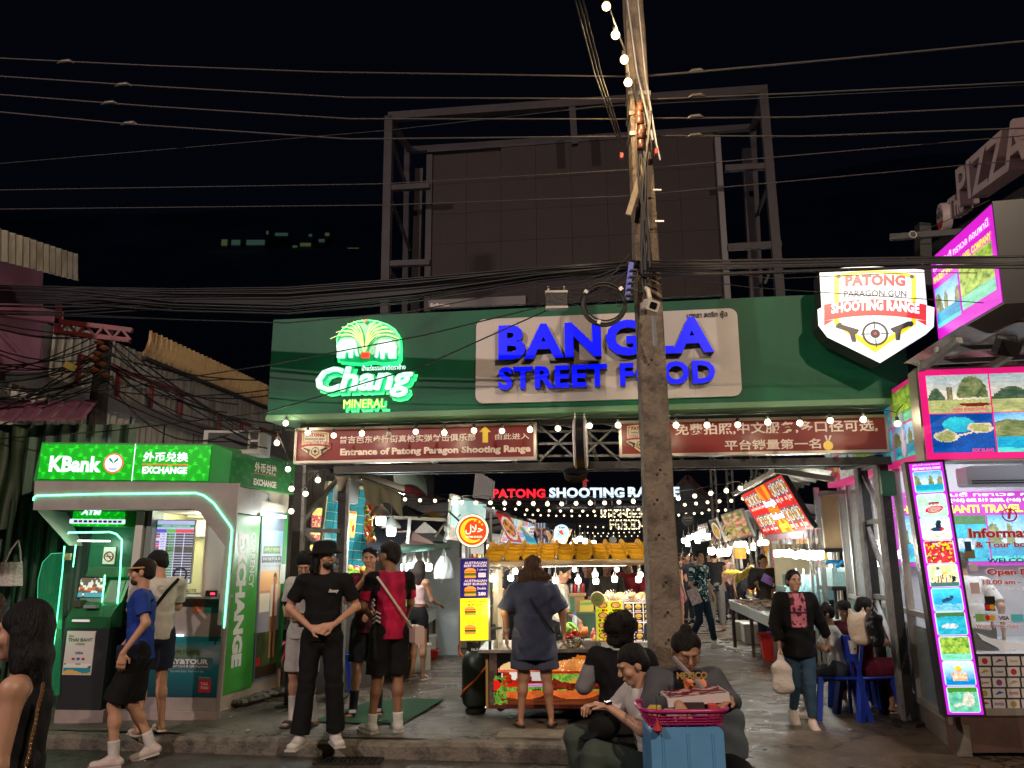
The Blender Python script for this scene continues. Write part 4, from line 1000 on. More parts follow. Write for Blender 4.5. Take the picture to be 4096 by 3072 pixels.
# sign band box: front face + side face
xa=onp(K,150,1850,YF_)[0];xb=onp(K,845,1850,YF_)[0]
mb=MB(K);mb.prism([(xa-.02,bot),(xb,bot),(xb,top),(xa+.02,top)],YF_,1.6);mb.bd('sign_band',M_KG,kk)
GRB=lin(0,150,15);GRB2=lin(30,205,40)
def _Au(u,v,ua,va):
 x=u*ua;y=v*va;r=x*1.0;j=_f(y);fy=y-j;i=_f(x+.5*(j%2));fx=x+.5*(j%2)-i
 s=(i+j)%2;h=fy if s else 1-fy;d=abs(fx-.5);inn=.42*(1-h)-d
 return inn
def _AW(ua,va,c1,c2):
 def f(u,v):
  a=_Au(u,v,ua,va);return c2 if a>.18 else mixc(c1,c2,.35)if.02<a<.08 else c1
 return f
w_,h_=xb-xa,top-bot
MB(K).grid(150,34,lambda u,v:(xa+.03+(w_-.04)*u,YF_-.012,bot+.02+(h_-.04)*v),_AW(17,4.6,GRB,GRB2)).bd('lit_band_face',LIT(1.0),kk)
MLW=mat('lit_letter_white',(.8,.85,.95),.3,emis=1.1,ecol=lin(225,235,255));MLO=mat('lit_ring_orange',(.7,.15,.05),.3,emis=1,ecol=lin(250,70,40));MLG=mat('lit_leaf_green',(0,.3,.1),.3,emis=.5,ecol=lin(0,130,60))
yk=YF_-.017
rt(K,'KBank',193,402,1828,1890,1820,1887,yk,MLW,kk,.04)
c=onp(K,454,1853,yk);r=onp(K,494,1853,yk)[0]-c[0]
MB(K).sheet(circ(c[0],c[1],r,32),yk-.001).bd('logo_ring',MLO,kk);MB(K).sheet(circ(c[0],c[1],r*.86,32),yk-.003).bd('logo_disc',MLW,kk)
for s in(-1,1):
 MB(K).sheet([(c[0]+s*a*r,c[1]+b*r)for a,b in((.03,-.4),(.06,.0),(.45,.3),(.48,.62),(.1,.28),(.02,.05))][::(1 if s>0 else-1)],yk-.005).bd('logo_leaf',MLG,kk)
MB(K).sheet([(c[0]-.6*r,c[1]-.42*r),(c[0]+.6*r,c[1]-.42*r),(c[0]+.3*r,c[1]-.72*r),(c[0]-.3*r,c[1]-.72*r)][::-1],yk-.004).bd('logo_wave',mat('lit_pale_blue',(.5,.55,.8),.3,emis=.8,ecol=lin(170,185,230)),kk)
rt(K,'外币兑换',570,752,1810,1848,1806,1846,yk,MLW,kk,.03);rt(K,'EXCHANGE',567,747,1868,1896,1866,1894,yk,MLW,kk,.05)
x0,x1,z0,z1=xz(K,568,1856,752,1860,yk);MB(K).sheet([(x0,z0),(x1,z0),(x1,z1),(x0,z1)],yk).bd('underline',MLO,kk)
p0=onp(K,543,1768,yk);p1=onp(K,526,1928,yk);MB(K).sheet([(p1[0]-.004,bot+.01),(p1[0]+.006,bot+.01),(p0[0]+.006,top-.01),(p0[0]-.004,top-.01)],yk).bd('divider',MLW,kk)
# side band
ks=[(onp(KS,850,1850,-.05)[0]),KSW+.15]
sb0=ks[0];zt0,zb0=top,bot
MB(KS).box(sb0-.0,ks[1],-.05,.3,bot,top).bd('side_band',M_KG,kk)
MB(KS).grid(60,26,lambda u,v:(sb0+(ks[1]-sb0)*u,-.055,bot+.01+(h_-.02)*v),_AW(12,4.6,lin(0,92,30),lin(20,120,40))).bd('side_band_print',PRINT(),kk)
rt(KS,'外币兑换',1018,1106,1848,1885,1862,1905,-.062,_W,kk,.02);rt(KS,'EXCHANGE',1014,1104,1914,1940,1926,1953,-.062,_W,kk,.04)
x0,x1,z0,z1=xz(KS,1016,1898,1106,1901,-.062);MB(KS).sheet([(x0,z0),(x1,z0),(x1,z1),(x0,z1)],-.062).bd('underline',mat('dull_orange',(.5,.12,.05),.4),kk)
# side wall and its prints
MB(KS).box(0,KSW,.0,.02,0,bot).bd('side_wall',mat('kiosk_side_panel',(.46,.36,.27),.5,var=.12,vscale=2),kk)
MB(K).box(KW_+0,KW_+.03,-.02,.0,0,bot).bd('corner_strip',M_KW,kk)
g=tr(KS,[(954,2000),(1090,2020),(1060,2760),(893,2785)],-.006)
za=onp(KS,960,1993,-.006)[1];zb_=onp(KS,905,2780,-.006)[1]
xg0=onp(KS,905,2500,-.006)[0]+.02;xg1=onp(KS,1032,2300,-.006)[0];xg2=onp(KS,1122,2300,-.006)[0]
MB(KS).box(xg0,xg1-.01,-.006,0,zb_,za).bd('side_print',mat('kiosk_bright_green',(.05,.30,.04),.3,var=.15),kk)
def _Al(s,M,x0,x1,z0,z1,y,m,par,bold=.04,name='vertical_lettering'):
 """reads downwards"""
 vs,fs=_b(s,0,bold,1.0,2);a=vs.min(0);b=vs.max(0)
 pts=[(x0+(p[1]-a[1])/(b[1]-a[1])*(x1-x0),y,z1-(p[0]-a[0])/(b[0]-a[0])*(z1-z0))for p in vs]
 MB(M)._add(pts,fs).bd(name,m,par)
h0=onp(KS,980,2135,-.01)[1];h1=onp(KS,960,2665,-.01)[1];wd_=xg1-xg0
_K=mat('white_print',(.62,.6,.56),.4)
_Al('EXCHANGE',KS,xg0+wd_*.2,xg0+wd_*.55,h1,h0,-.010,_K,kk,.06)
_Al('CURRENCY',KS,xg0+wd_*.66,xg0+wd_*.84,onp(KS,1010,2350,-.01)[1],onp(KS,1015,2130,-.01)[1],-.010,_K,kk,.02)
# door with the tall poster
dz0=.22;dz1=onp(KS,1080,2030,-.01)[1]
MB(KS).box(xg1,xg2,-.02,-.0,dz0,dz1).bd('door',mat('door_grey_blue',(.16,.20,.26),.4),kk)
def _Bk(u,v):
 if v<.3:c=mixc(lin(40,50,25),lin(90,100,50),fn2(u*6,v*9))
 elif v<.52:c=mixc(lin(120,130,150),lin(170,150,140),fn2(u*3,v*6))
 elif v<.72:c=mixc(lin(225,150,100),lin(240,190,120),(v-.5)*4)
 else:c=mixc(lin(210,215,215),lin(150,190,225),(v-.72)*4)
 if v<.07:return lin(60,40,20)
 if _h((u-.72)*.5,v-.66)<.045:c=lin(60,40,30)if v>.675 else lin(170,110,70)
 if abs(u-.72)<.17 and.40<v<.62:c=lin(220,205,180)if abs(u-.7)>.05 else lin(190,80,40)
 if abs(u-.7)<.15 and.29<v<.40:c=lin(150,105,60)
 if(abs(u-.62)<.05 or abs(u-.8)<.05)and.12<v<.29:c=lin(190,135,90)
 if.05<u<.5 and.44<v<.56:c=lin(225,215,190)
 if.05<u<.5 and.56<v<.585:c=lin(200,140,100)
 if.08<u<.92 and.84<v<.89:c=lin(110,150,70)
 if.05<u<.97 and.77<v<.815:c=lin(40,70,90)
 if.02<u<.2 and.08<v<.14:c=lin(200,30,50)
 return c
MB(KS).grid(44,110,lambda u,v:(xg1+.02+(xg2-xg1-.04)*u,-.024,dz0+.03+(dz1-.32-dz0)*v),_Bk).bd('door_poster',PRINT(),kk)
dh=dz1-.32-dz0;zz_=lambda v:dz0+.03+dh*v
_B(MB(KS),'APPLY HERE!',xg1+.08,xg2-.08,zz_(.852),zz_(.878),-.028,0,.02).bd('lettering',_K,kk)
_B(MB(KS),'PAY&TOUR',xg1+.06,xg2-.05,zz_(.788),zz_(.812),-.028,0,.05).bd('lettering',_K,kk)
_B(MB(KS),'Prepaid Card & QR Payment',xg1+.06,xg2-.05,zz_(.771),zz_(.783),-.028,0,.02).bd('lettering',_K,kk)
_B(MB(KS),'Pay with Ease, Tour with Joy',xg1+.08,xg2-.08,zz_(.745),zz_(.757),-.028,0,.0).bd('lettering',mat('grey_print',(.2,.2,.2),.5),kk)
MB(KS).box(xg2+.01,KSW,-.008,0,.3,dz1).bd('side_print',M_KG,kk)
# fluorescent lamp on the side wall
fl=_A('tube_lamp','short white tube lamp fixed on the kiosk side wall above the door','lamp',KS@V((xg1+.3,-.06,0)))
f0=onp(KS,1035,2058,-.1);f1=onp(KS,1158,2075,-.1)
MB(KS).box(f0[0],f0[0]+.12,-.12,-.08,f0[1]-.02,f0[1]+.02).bd('lamp_holder',_a,fl)
f0x=f0[0]+.12;f1x=min(f1[0],f0x+.55)
MB(KS).tube([(f0x,-.1,f0[1]),(f1x,-.1,f0[1])],.018,8).bd('tube',mat('lit_tube_white',(1,1,1),.3,emis=14,ecol=(.9,1,.95)),fl,True)
lamp('tube_light','POINT',KS@V(((f0x+f1x)/2,-.2,f0[1]-.02)),9,(.93,1,.95),.08,parent=fl)
MB(KS).bar((f0x-.1,-.06,f0[1]+.13),(f1x+.1,-.06,f0[1]+.10),.03,.10).bd('lamp_shade',_r,fl)
MB(KS).bbox(KSW-.2,KSW-.06,-.03,-.0,1.35,1.6,.01,2).bd('switch_box',_a,kk)
# LED strips
def neon(pts,y,par=kk,M=K,r=.008,m=None):q=tr(M,pts,y);return MB(M).tube([(a,y,b)for a,b in q],r,6).bd('led_strip',m or _BC,par,True)
neon([(133,2002),(135,1990),(145,1983),(400,1976),(783,1972),(815,1982),(854,2012),(922,2105),(928,2120),(912,2320),(896,2512)],YF_-.01)
# lower front wall, posters
zs=onp(K,780,2392,0)[1]
xw=onp(K,545,2500,0)[0]
MB(K).box(xw,KW_,0.0,.12,0.12,zs).bd('front_wall',M_KW,kk);MB(K).box(0.02,KW_,-.02,.1,0,.12).bd('plinth',mat('plinth_pinkish',(.34,.27,.26),.7,var=.2),kk)
MB(K).box(xw-.02,KW_-.03,-.16,.3,zs-.0,zs+.022).bd('counter',mat('steel_counter',(.35,.36,.34),.3,.7),kk)
x0,x1,z0,z1=xz(K,560,2545,866,2787,-.01)
def teal(u,v):return mixc(mixc(lin(0,60,75),lin(10,110,120),v*1.6),lin(150,150,165),max(0,1-abs(v-.72)*5)*fn2(u*6,v*8)*1.4)
MB(K).grid(50,34,lambda u,v:(x0+(x1-x0)*u,-.012,z0+(z1-z0)*v),teal).bd('poster',PRINT(),kk)
MB(K).tube([(x0,-.02,z1+.01),(x0+.5*(x1-x0),-.02,z1+.01)],.006,6).bd('led_strip',mat('lit_white_strip',(1,1,1),.3,emis=6,ecol=(.9,.95,1)),kk)
q=xz(K,678,2592,801,2630,-.016);MB(K).prism(_p(q[0],q[1],q[2],q[3],.045,4),-.016,-.012).bd('poster_badge',mat('olive_badge',(.10,.17,.09),.5),kk)
q=xz(K,687,2600,795,2618,-.018);_B(MB(K),'APPLY HERE!',q[0],q[1],q[2],q[3],-.018,0,.02).bd('lettering',mat('dark_print',(.02,.03,.03),.5),kk)
q=xz(K,650,2630,850,2680,-.015);MB(K).prism(_p(q[0],q[1],q[2],q[3],.03,3),-.015,-.0125).bd('poster_badge',mat('slate_badge',(.04,.12,.15),.5),kk)
q=xz(K,660,2636,832,2657,-.018);_B(MB(K),'PAY&TOUR',q[0],q[1],q[2],q[3],-.018,0,.05).bd('lettering',_K,kk)
q=xz(K,662,2660,832,2672,-.018);_B(MB(K),'Prepaid Card & QR Payment',q[0],q[1],q[2],q[3],-.018,0,.02).bd('lettering',_K,kk)
q=xz(K,680,2680,815,2692,-.018);_B(MB(K),'Pay with Ease, Tour with Joy',q[0],q[1],q[2],q[3],-.018,0,.0).bd('lettering',mat('pale_print',(.4,.5,.5),.5),kk)
q=xz(K,792,2718,840,2770,-.016);MB(K).box(q[0],q[1],-.016,-.012,q[2],q[3]).bd('poster_badge',mat('crimson_badge',(.45,.015,.04),.5),kk)
q=xz(K,800,2730,832,2757,-.018);_B(MB(K),'TAG\nTHAI',q[0],q[1],q[2],q[3],-.018,0,.02).bd('lettering',_K,kk)
q=xz(K,795,2706,838,2714,-.018);_B(MB(K),'Download',q[0],q[1],q[2],q[3],-.018,0,.0).bd('lettering',mat('pale_print',(.4,.5,.5),.5),kk)
q=xz(K,768,2392,885,2452,-.005);MB(K).grid(20,12,lambda u,v:(q[0]+(q[1]-q[0])*u,-.006,q[2]+(q[3]-q[2])*v),lambda u,v:(mixc(lin(150,60,40),lin(200,140,110),fn2(u*9,v*5))if u<.38 else mixc(lin(20,110,100),lin(60,150,130),vn(u*3,v*16)))).bd('leaflet',PRINT(),kk)
# interior behind the window
xi0=onp(K,560,2200,0)[0]
MB(K).box(xi0-.05,KW_,1.2,1.25,zs,bot).bd('inner_wall',_AO,kk);MB(KS).box(.02,KSW-.1,.023,.03,zs,bot).bd('inner_wall',_AO,kk)
MB(K).box(xi0-.05,xi0,.05,1.2,zs,bot).bd('inner_wall',_AO,kk);MB(K).box(xi0,KW_-.25,.2,1.2,zs-.3,zs-.25).bd('inner_desk',M_KW,kk)
MB(K).box(onp(K,545,2100,0)[0],onp(K,575,2100,0)[0],-.02,.05,zs,zc_).bd('window_mullion',mat('white_mullion',(.55,.52,.5),.4),kk)
MB(K).box(onp(K,735,2100,.4)[0],onp(K,850,2100,.4)[0],1.1,1.19,zs,bot-.1).bd('inner_cabinet',mat('pale_green_cabinet',(.34,.42,.30),.5),kk)
for q4 in((765,2080,838,2145),(748,2035,820,2070)):
 q=xz(K,*q4,1.0);MB(K).box(q[0],q[1],1.0,1.1,q[2],q[3]).bd('notice_board',_a,kk)
lamp('ceiling_light','POINT',K@V(((xi0+KW_)/2,.55,zc_-.12)),34,(1,1,.82),.12,parent=kk)
_BV=mat('window_glass',(.9,1,.95),.03,trans=0,alpha=.12,spec=.5)
MB(K).box(xi0+.03,KW_-.02,.02,.028,zs+.02,zc_).bd('window_pane',_BV,kk)
# currency board
q=xz(K,606,2082,757,2330,.12);mo=_A('rate_screen','lit currency rate screen hanging inside the kiosk window','screen',K@V((q[0],.12,q[2])))
MB(K).box(q[0]-.01,q[1]+.01,.125,.16,q[2]-.01,q[3]+.01).bd('screen_body',mat('black_bezel',(.02,.02,.02),.3),mo)
CUR=['USD','USD','EUR','GBP','CNY','AUD','SGD','INR','KRW','PHP','MYR','VND','CAD','AED','IDR','NZD','SAR','QAR']
VAL=['30.78','29.62','34.20','41.27207','4.30','20.60','23.77274','0.19926','0.01963','0.37668','7.65478','0.00081','21.62218','6.86497','0.00133','17.01839','6.66066','1.43459']
def scr(u,v):
 if v>.93:return lin(190,195,245)
 if v>.89:return lin(20,150,80)
 if v>.86:return lin(180,190,240)
 if v>.80:return lin(40,40,200)if u<.27 else lin(30,190,50)if u<.51 else lin(220,30,60)
 if v<.06:return lin(190,200,250)
 r=(v-.06)/.74*18;fr=r-_f(r)
 if fr>.82 or abs(u-.27)<.012 or abs(u-.51)<.008 or abs(u-.75)<.006:return lin(180,190,240)
 if u<.1:return _flag[int(r)%6]
 if u<.27:return lin(200,205,250)
 return lin(8,40,10)if u<.51 else lin(15,5,8)
_flag=[lin(180,60,90),lin(220,40,40),lin(60,60,160),lin(200,200,220),lin(200,60,50),lin(50,60,140)]
MB(K).grid(50,120,lambda u,v:(q[0]+(q[1]-q[0])*u,.12,q[2]+(q[3]-q[2])*v),scr).bd('screen_face',LIT(1.0),mo)
Wq,Hq=q[1]-q[0],q[3]-q[2]
_Bc=mat('lit_green_digit',(.1,.9,.2),.3,emis=1,ecol=lin(60,240,70));_Ad=mat('dark_digit',(.02,.02,.08),.5)
mg,mk_=MB(K),MB(K)
for i in range(18):
 zz0=q[2]+Hq*(.06+.74*(17-i)/18+.008);zz1=zz0+Hq*.74/18*.55
 _B(mk_,CUR[i],q[0]+Wq*.12,q[0]+Wq*.25,zz0,zz1,.118,0,.02,res=1);_B(mg,VAL[i],q[0]+Wq*.34,q[0]+Wq*.49,zz0,zz1,.118,0,.0,res=1)
mk_.bd('currency_codes',_Ad,mo,kind='stuff');mg.bd('rate_digits',_Bc,mo,kind='stuff')
_B(MB(K),'CURRENCY EXCHANGE RATES',q[0]+Wq*.12,q[0]+Wq*.88,q[2]+Hq*.9,q[2]+Hq*.922,.118,0,.02).bd('screen_title',MLW,mo)
q=xz(K,637,2352,784,2372,.01);_B(MB(K),'FOR BANKNOTE',q[0]+.05,q[1],q[2]+.01,q[3]-.01,.012,0,.03).bd('window_lettering',mat('dark_print',(.02,.03,.03),.5),kk)
cn=onp(K,720,2298,.01);rr_=onp(K,746,2298,.01)[0]-cn[0]
MB(K).tube([(cn[0]+rr_*_c(2*PI*a/24),.005,cn[1]+rr_*_s(2*PI*a/24))for a in range(25)],.010,6).bd('speak_ring',mat('black_ring',(.02,.02,.02),.4),kk)
q=xz(K,695,2310,745,2385,.012);MB(K).box(q[0],q[1],.012,.016,q[2],q[3]).bd('notice_paper',mat('grey_paper',(.42,.42,.4),.6),kk)
q=xz(K,822,2362,864,2388,-.05);MB(K).box(q[0],q[1],-.06,.0,q[2],q[3]).bd('counter_display',mat('black_bezel',(.02,.02,.02),.3),kk)
q2=xz(K,840,2370,860,2380,-.062);_B(MB(K),'000',q2[0],q2[1],q2[2],q2[3],-.063,0,.05).bd('red_digits',mat('lit_red_digit',(1,.05,.1),.3,emis=2.5,ecol=(1,.05,.12)),kk)
# ATM bay
q=xz(K,284,2035,500,2105,.02)
MB(K).box(0.0,xw,.3,.34,0,bot).bd('bay_wall',M_KD,kk);MB(K).box(xw-.0,xw+.05,.0,.3,0,bot).bd('bay_cheek',mat('grey_green_panel',(.16,.20,.18),.5),kk)
MB(K).box(q[0],q[1],.02,.3,q[2],zc_).bd('atm_header',M_KG,kk)
MB(K).grid(50,16,lambda u,v:(q[0]+.01+(q[1]-q[0]-.02)*u,.012,q[2]+(zc_-q[2])*v),_AW(11,2.4,GRB,lin(30,200,45))).bd('lit_header_face',LIT(1.0),kk)
q2=xz(K,322,2018,405,2060,.005);_B(MB(K),'ATM',q2[0],q2[1],q2[2],min(q2[3],zc_+.02),.005,0,.06,shear=.2).bd('lettering',MLW,kk)
q2=xz(K,278,2077,500,2095,.008);MB(K).box(q2[0],q2[1],.0,.01,q2[2],q2[3]).bd('card_strip',MLW,kk)
for i in range(10):MB(K).box(q2[0]+.05+.055*i,q2[0]+.09+.055*i,-.003,-.0005,q2[2]+.012,q2[3]-.012).bd('card_logo',mat(('blue_mark','red_mark')[i%2],((.02,.08,.35),(.4,.03,.03))[i%2],.4),kk)
neon([(273,2136),(275,2130),(440,2128),(465,2136),(488,2160),(480,2300),(468,2430),(442,2550)],.0)
neon([(303,2180),(297,2230),(292,2268)],.05,r=.006);neon([(420,2300),(400,2480),(380,2740)],.02,r=.007);neon([(258,2185),(250,2280),(225,2500),(190,2780)],.0,r=.007)
q=onp(K,312,2163,.02);MB(K).tube([(q[0],.02,q[1]),(onp(K,440,2163,.02)[0],.02,q[1])],.008,6).bd('led_strip',mat('lit_white_strip',(1,1,1),.3,emis=6,ecol=(.9,.95,1)),kk)
lamp('bay_light','POINT',K@V((onp(K,380,2170,.05)[0],-.03,onp(K,380,2175,.05)[1])),4,(.5,1,.65),.05,parent=kk)
q=xz(K,365,2187,414,2257,.04);MB(K).box(q[0],q[1],.28,.296,q[2],q[3]).bd('no_smoking_notice',_K,kk)
cz=(q[2]+q[3])/2-.01;cx_=(q[0]+q[1])/2
mb=MB(K);mb.tube([(cx_+.05*_c(2*PI*a/20),.27,cz+.05*_s(2*PI*a/20))for a in range(21)],.006,5);mb.bd('red_ring',mat('red_mark',(.4,.03,.03),.4),kk);MB(K).bar((cx_-.035,.268,cz+.035),(cx_+.035,.268,cz-.035),.010).bd('red_slash',mat('red_mark',(.4,.03,.03),.4),kk)
MB(K).box(cx_-.035,cx_+.03,.274,.278,cz-.006,cz+.006).bd('cigarette_mark',_Ad,kk)
q=xz(K,260,2213,285,2240,0);MB(K).box(q[0],q[1],-.03,-.0,q[2],q[3]).bd('socket_plate',mat('speckled_beige',(.45,.38,.2),.5,var=.5,vscale=60),kk)
# ATM machine
at0=onp(K,232,2780,-.05)[0];at=_A('atm_machine','dark green cash machine with lit screen in the left bay of the kiosk','cash machine',K@V((at0+.35,.1,.12)))
al=onp(K,240,2700,-.1)[0];ar_=onp(K,395,2700,-.1)[0]
zm=onp(K,320,2512,-.1)[1];zk=onp(K,330,2440,-.08)[1];zt1=onp(K,330,2268,.05)[1]
MB(K).box(al,ar_+.06,-.1,.29,.12,zm).bd('safe_door',mat('atm_black',(.02,.022,.025),.4),at)
mb=MB(K);xs0,xs1=onp(K,285,2400,-.05)[0],onp(K,432,2400,-.05)[0]
prof=[(-.1,zm),(-.14,zm+.12),(-.05,zk+.05),(.02,zk+.08),(.10,zt1-.12),(.02,zt1-.1),(.03,zt1),(.29,zt1),(.29,zm)]
n_=len(prof);mb._add([(al+.0+.05*(z-zm)/(zt1-zm)*2,y,z)for y,z in prof]+[(ar_+.06+.05*(z-zm)/(zt1-zm)*2,y,z)for y,z in prof],[tuple(range(n_)),tuple(range(2*n_-1,n_-1,-1))]+[(i,i+n_,(i+1)%n_+n_,(i+1)%n_)for i in range(n_)])
mb.bd('housing',mat('atm_green',(.02,.13,.05),.35,var=.1),at)
q=xz(K,312,2312,414,2388,.03)
mb=MB(K);ys0,ys1=.012,.052
mb.grid(40,26,lambda u,v:(q[0]+(q[1]-q[0])*u,ys0+(ys1-ys0)*v,q[2]+(q[3]-q[2])*v),lambda u,v:(lin(60,150,170)if v<.22 and.3<fn2(u*5,1)else lin(210,225,215)if vn(u*11,v*7)>.62 else lin(190,90,50)if.3<v<.55 and vn(u*9,v*9)>.5 else lin(90,75,65))).bd('screen',LIT(.55),at)
q2=xz(K,300,2400,330,2428,-.06);MB(K).box(q2[0],q2[1],-.1,.0,q2[2],q2[3]).bd('card_reader',mat('dark_slot',(.05,.045,.03),.5),at)
q2=xz(K,350,2395,400,2425,-.06);MB(K).bar((q2[0],-.11,q2[2]),(q2[1],-.11,q2[2]),.07,.03).bd('keypad',mat('steel_keys',(.4,.4,.42),.4,.6),at)
q2=xz(K,290,2478,358,2487,-.13);MB(K).box(q2[0],q2[1],-.145,-.12,q2[2],q2[3]).bd('cash_slot',mat('lit_pinkish_slot',(.7,.6,.62),.3,emis=.5),at)
q2=xz(K,248,2524,363,2700,-.11);MB(K).box(q2[0],q2[1],-.112,-.1,q2[2],q2[3]).bd('door_notice',mat('notice_white',(.62,.58,.56),.5),at)
wq,hq=q2[1]-q2[0],q2[3]-q2[2]
for s,a,b,c_,d_,m_ in(('Get',.08,.25,.86,.92,'grey_print'),('THAI BAHT',.07,.93,.76,.84,'dgreen_print'),('HERE',.35,.67,.68,.73,'grey_print'),('VISA',.36,.66,.47,.53,'navy_print')):
 _B(MB(K),s,q2[0]+a*wq,q2[0]+b*wq,q2[2]+c_*hq,q2[2]+d_*hq,-.115,0,.03).bd('lettering',mat(m_,{'grey_print':(.2,.2,.2),'dgreen_print':(.02,.16,.08),'navy_print':(.02,.03,.25)}[m_],.5),at)
for i in range(3):MB(K).box(q2[0]+wq*(.28+.17*i),q2[0]+wq*(.38+.17*i),-.115,-.112,q2[2]+hq*.34,q2[2]+hq*.39).bd('card_logo',mat(('red_mark','blue_mark')[i%2],(.4,.03,.03),.4),at)
MB(K).grid(26,10,lambda u,v:(q2[0]+wq*(.03+.94*u),-.1145,q2[2]+hq*(.02+.24*v)),lambda u,v:(lin(220,175,90)if v<.25+.15*_s(u*6)else lin(30,140,160)if v<.6 else lin(50,90,60)if vn(u*6,v*3)>.6 else lin(225,220,215))).bd('notice_picture',PRINT(),at)
MB(K).box(al+.0,ar_+.1,-.11,.2,0.0,.14).bd('machine_plinth',mat('plinth_pinkish',(.34,.27,.26),.7),at)
# glass side panel with green light
mb=MB(K);g=tr(K,[(150,2790),(238,2780),(258,2210),(205,2214),(170,2250),(152,2320)],-.12)
MB(K).prism(g[::1],-.125,-.115).bd('glass_panel',mat('green_frosted_glass',(.03,.5,.22),.2,alpha=.25),kk)
lamp('panel_light','POINT',K@V((onp(K,235,2500,-.2)[0]-.1,-.25,1.0)),.9,(.1,1,.4),.05,parent=kk)
neon([(258,2212),(205,2214),(170,2250),(152,2320),(148,2500)],-.12,r=.004,m=mat('glass_edge_green',(.1,.5,.25),.2,emis=.5,ecol=(.1,.9,.45)))
# air conditioner on the kiosk roof
q=onp(K,820,1772,.5);ac=_A('air_conditioner','outdoor air conditioner unit standing on the kiosk roof','air conditioner',K@V((q[0],.6,top)))
a0,a1=onp(K,815,1740,.5)[0],onp(K,1040,1740,.5)[0];az=onp(K,900,1722,.5)[1]
MB(K).box(a0,a1,.5,.95,top+.001,az).bd('unit_body',mat('ac_beige',(.36,.35,.33),.5),ac);MB(K).box(a0+.06,a1-.14,.485,.5,top+.05,az-.03).bd('coil_grille',mat('ac_dark',(.02,.02,.022),.6),ac)
for i in range(4):MB(K).box(a1-.11,a1-.02,.488,.5,top+.06+i*.11,top+.14+i*.11).bd('vent_slot',mat('ac_dark',(.02,.02,.022),.6),ac)
# stones and a pink chair by the side wall
rs_=tag(MB().bd('rubble',None),None)if 0 else None
mb=MB()
for i in range(46):
 t=RND.random();p=G(905,2830).lerp(G(1140,2765),t)+V((_u(.02,.18),_u(-.1,.1),0));r=_u(.03,.08);n0=len(mb.v)
 mb.ball(p+V((0,0,.02+r*.4)),r,6,(1.3,1,.6))
tag(mb.bd('rubble',_Ai),'broken kerb stones and rubble along the kiosk side wall','rubble',kind='stuff')
pc=G(1125,2760);ch=_A('pink_chair','pink plastic chair edge showing behind the left gate post','chair',pc)
M_PK=mat('pink_plastic',(.75,.08,.22),.35)
zt_=P(1130,2565,pc.y).z
MB().tube([pc+V((-.06,0,0)),pc+V((-.02,0,.35)),pc+V((.03,0,.6)),V((pc.x+.0,pc.y,zt_-.06)),V((pc.x-.02,pc.y,zt_))],[.02,.022,.035,.06,.03],10).bd('back_frame',M_PK,ch,True)
MB(_T(pc+V((.05,.3,.42)))).bbox(-.05,.4,-.22,.22,-.02,.02,.015).bd('seat',M_PK,ch)
for a,b in((.38,.1),(.38,.5),(0,.5)):MB().tube([pc+V((a,b,0)),pc+V((a*.9,b*.95,.41))],.02).bd('leg',M_PK,ch)
# ================================================================== travel shop on the right
PUR=lin(190,20,200);PNK=lin(225,20,110)
_AI=mat('shop_frame_alu',(.42,.38,.34),.4,.5,var=.2);M_MLAM=mat('magenta_trim',(.55,.015,.16),.4)
c0=P(3815,2900,7.4);c1=P(3395,2400,11.8);c0.z=c1.z=0
SHS=_C(c1,c0);SHL=(c0-c1).length
SHF=_C(c0,c0+V((4,-.15,0)))
shop=_A('travel_shop','glass fronted travel shop with magenta signs at the right photo edge','shop',SHF@V((1,1,0)))
zf0=.28;zf1=2.55
_BY=mat('shop_base_brown',(.10,.055,.045),.6,var=.3)
MB(SHF).box(.0,4,.0,.15,-.02,zf0).bd('base_wall',_BY,shop);MB(SHS).box(0,SHL,.0,.12,-.05,.2).bd('base_wall',mat('base_concrete',(.14,.12,.1),.8,var=.4),shop)
MB(SHF).box(0,4,-.01,.08,zf0,zf0+.06).bd('rail',_AI,shop)
for x in(0,.62,SHL-2.1,SHL-1.15,SHL-.08):MB(SHS).box(x,x+.07,-.02,.05,.2,3.0).bd('frame_post',_AI,shop)
for z in(.2,2.95):MB(SHS).box(.07,SHL-.08,-.015,.045,z,z+.06).bd('rail',_AI,shop)
MB(SHS).box(.07,SHL-.08,-.015,.045,1.05,1.1).bd('rail',_AI,shop)
_Ao=mat('shop_glass',(.8,.9,.95),.02,alpha=.13)
MB(SHS).box(.07,SHL-.08,.01,.018,.26,2.95).bd('window_pane',_Ao,shop);MB(SHF).box(.05,4,.01,.018,zf0+.06,3.2).bd('window_pane',_Ao,shop)
MB(SHS).box(.07,SHL-2.2,.02,.03,.26,1.05).bd('lower_panel',mat('teal_panel',(.02,.16,.13),.3),shop);MB(SHS).box(SHL-2.0,SHL-.1,.02,.03,.26,.95).bd('lower_panel',mat('dark_green_pane',(.01,.05,.035),.2),shop)
# interior
MB(SHF).box(.47,4,2.4,2.45,0,3.2).bd('inner_wall',mat('shop_wall',(.42,.42,.45),.6),shop);MB(SHS).box(-.05,0,.0,2.5,0,3.0).bd('inner_wall',mat('shop_wall',(.42,.42,.45),.6),shop);MB(SHF).box(.62,4,.1,3.2,3.0,3.03).bd('ceiling',mat('shop_ceiling',(.5,.5,.5),.7),shop)
MB(SHF).box(.55,4,.6,2.4,.62,.70).bd('desk',mat('desk_grey',(.3,.32,.33),.5),shop)
lamp('ceiling_light','AREA',SHF@V((1.5,1.2,2.95)),85,(.9,.95,1),1.2,target=SHF@V((1.3,1.2,0)),parent=shop)
lamp('ceiling_light','AREA',SHS@V((2.0,.9,3.0)),30,(.85,1,.98),.8,target=SHS@V((2.0,.9,0)),parent=shop)
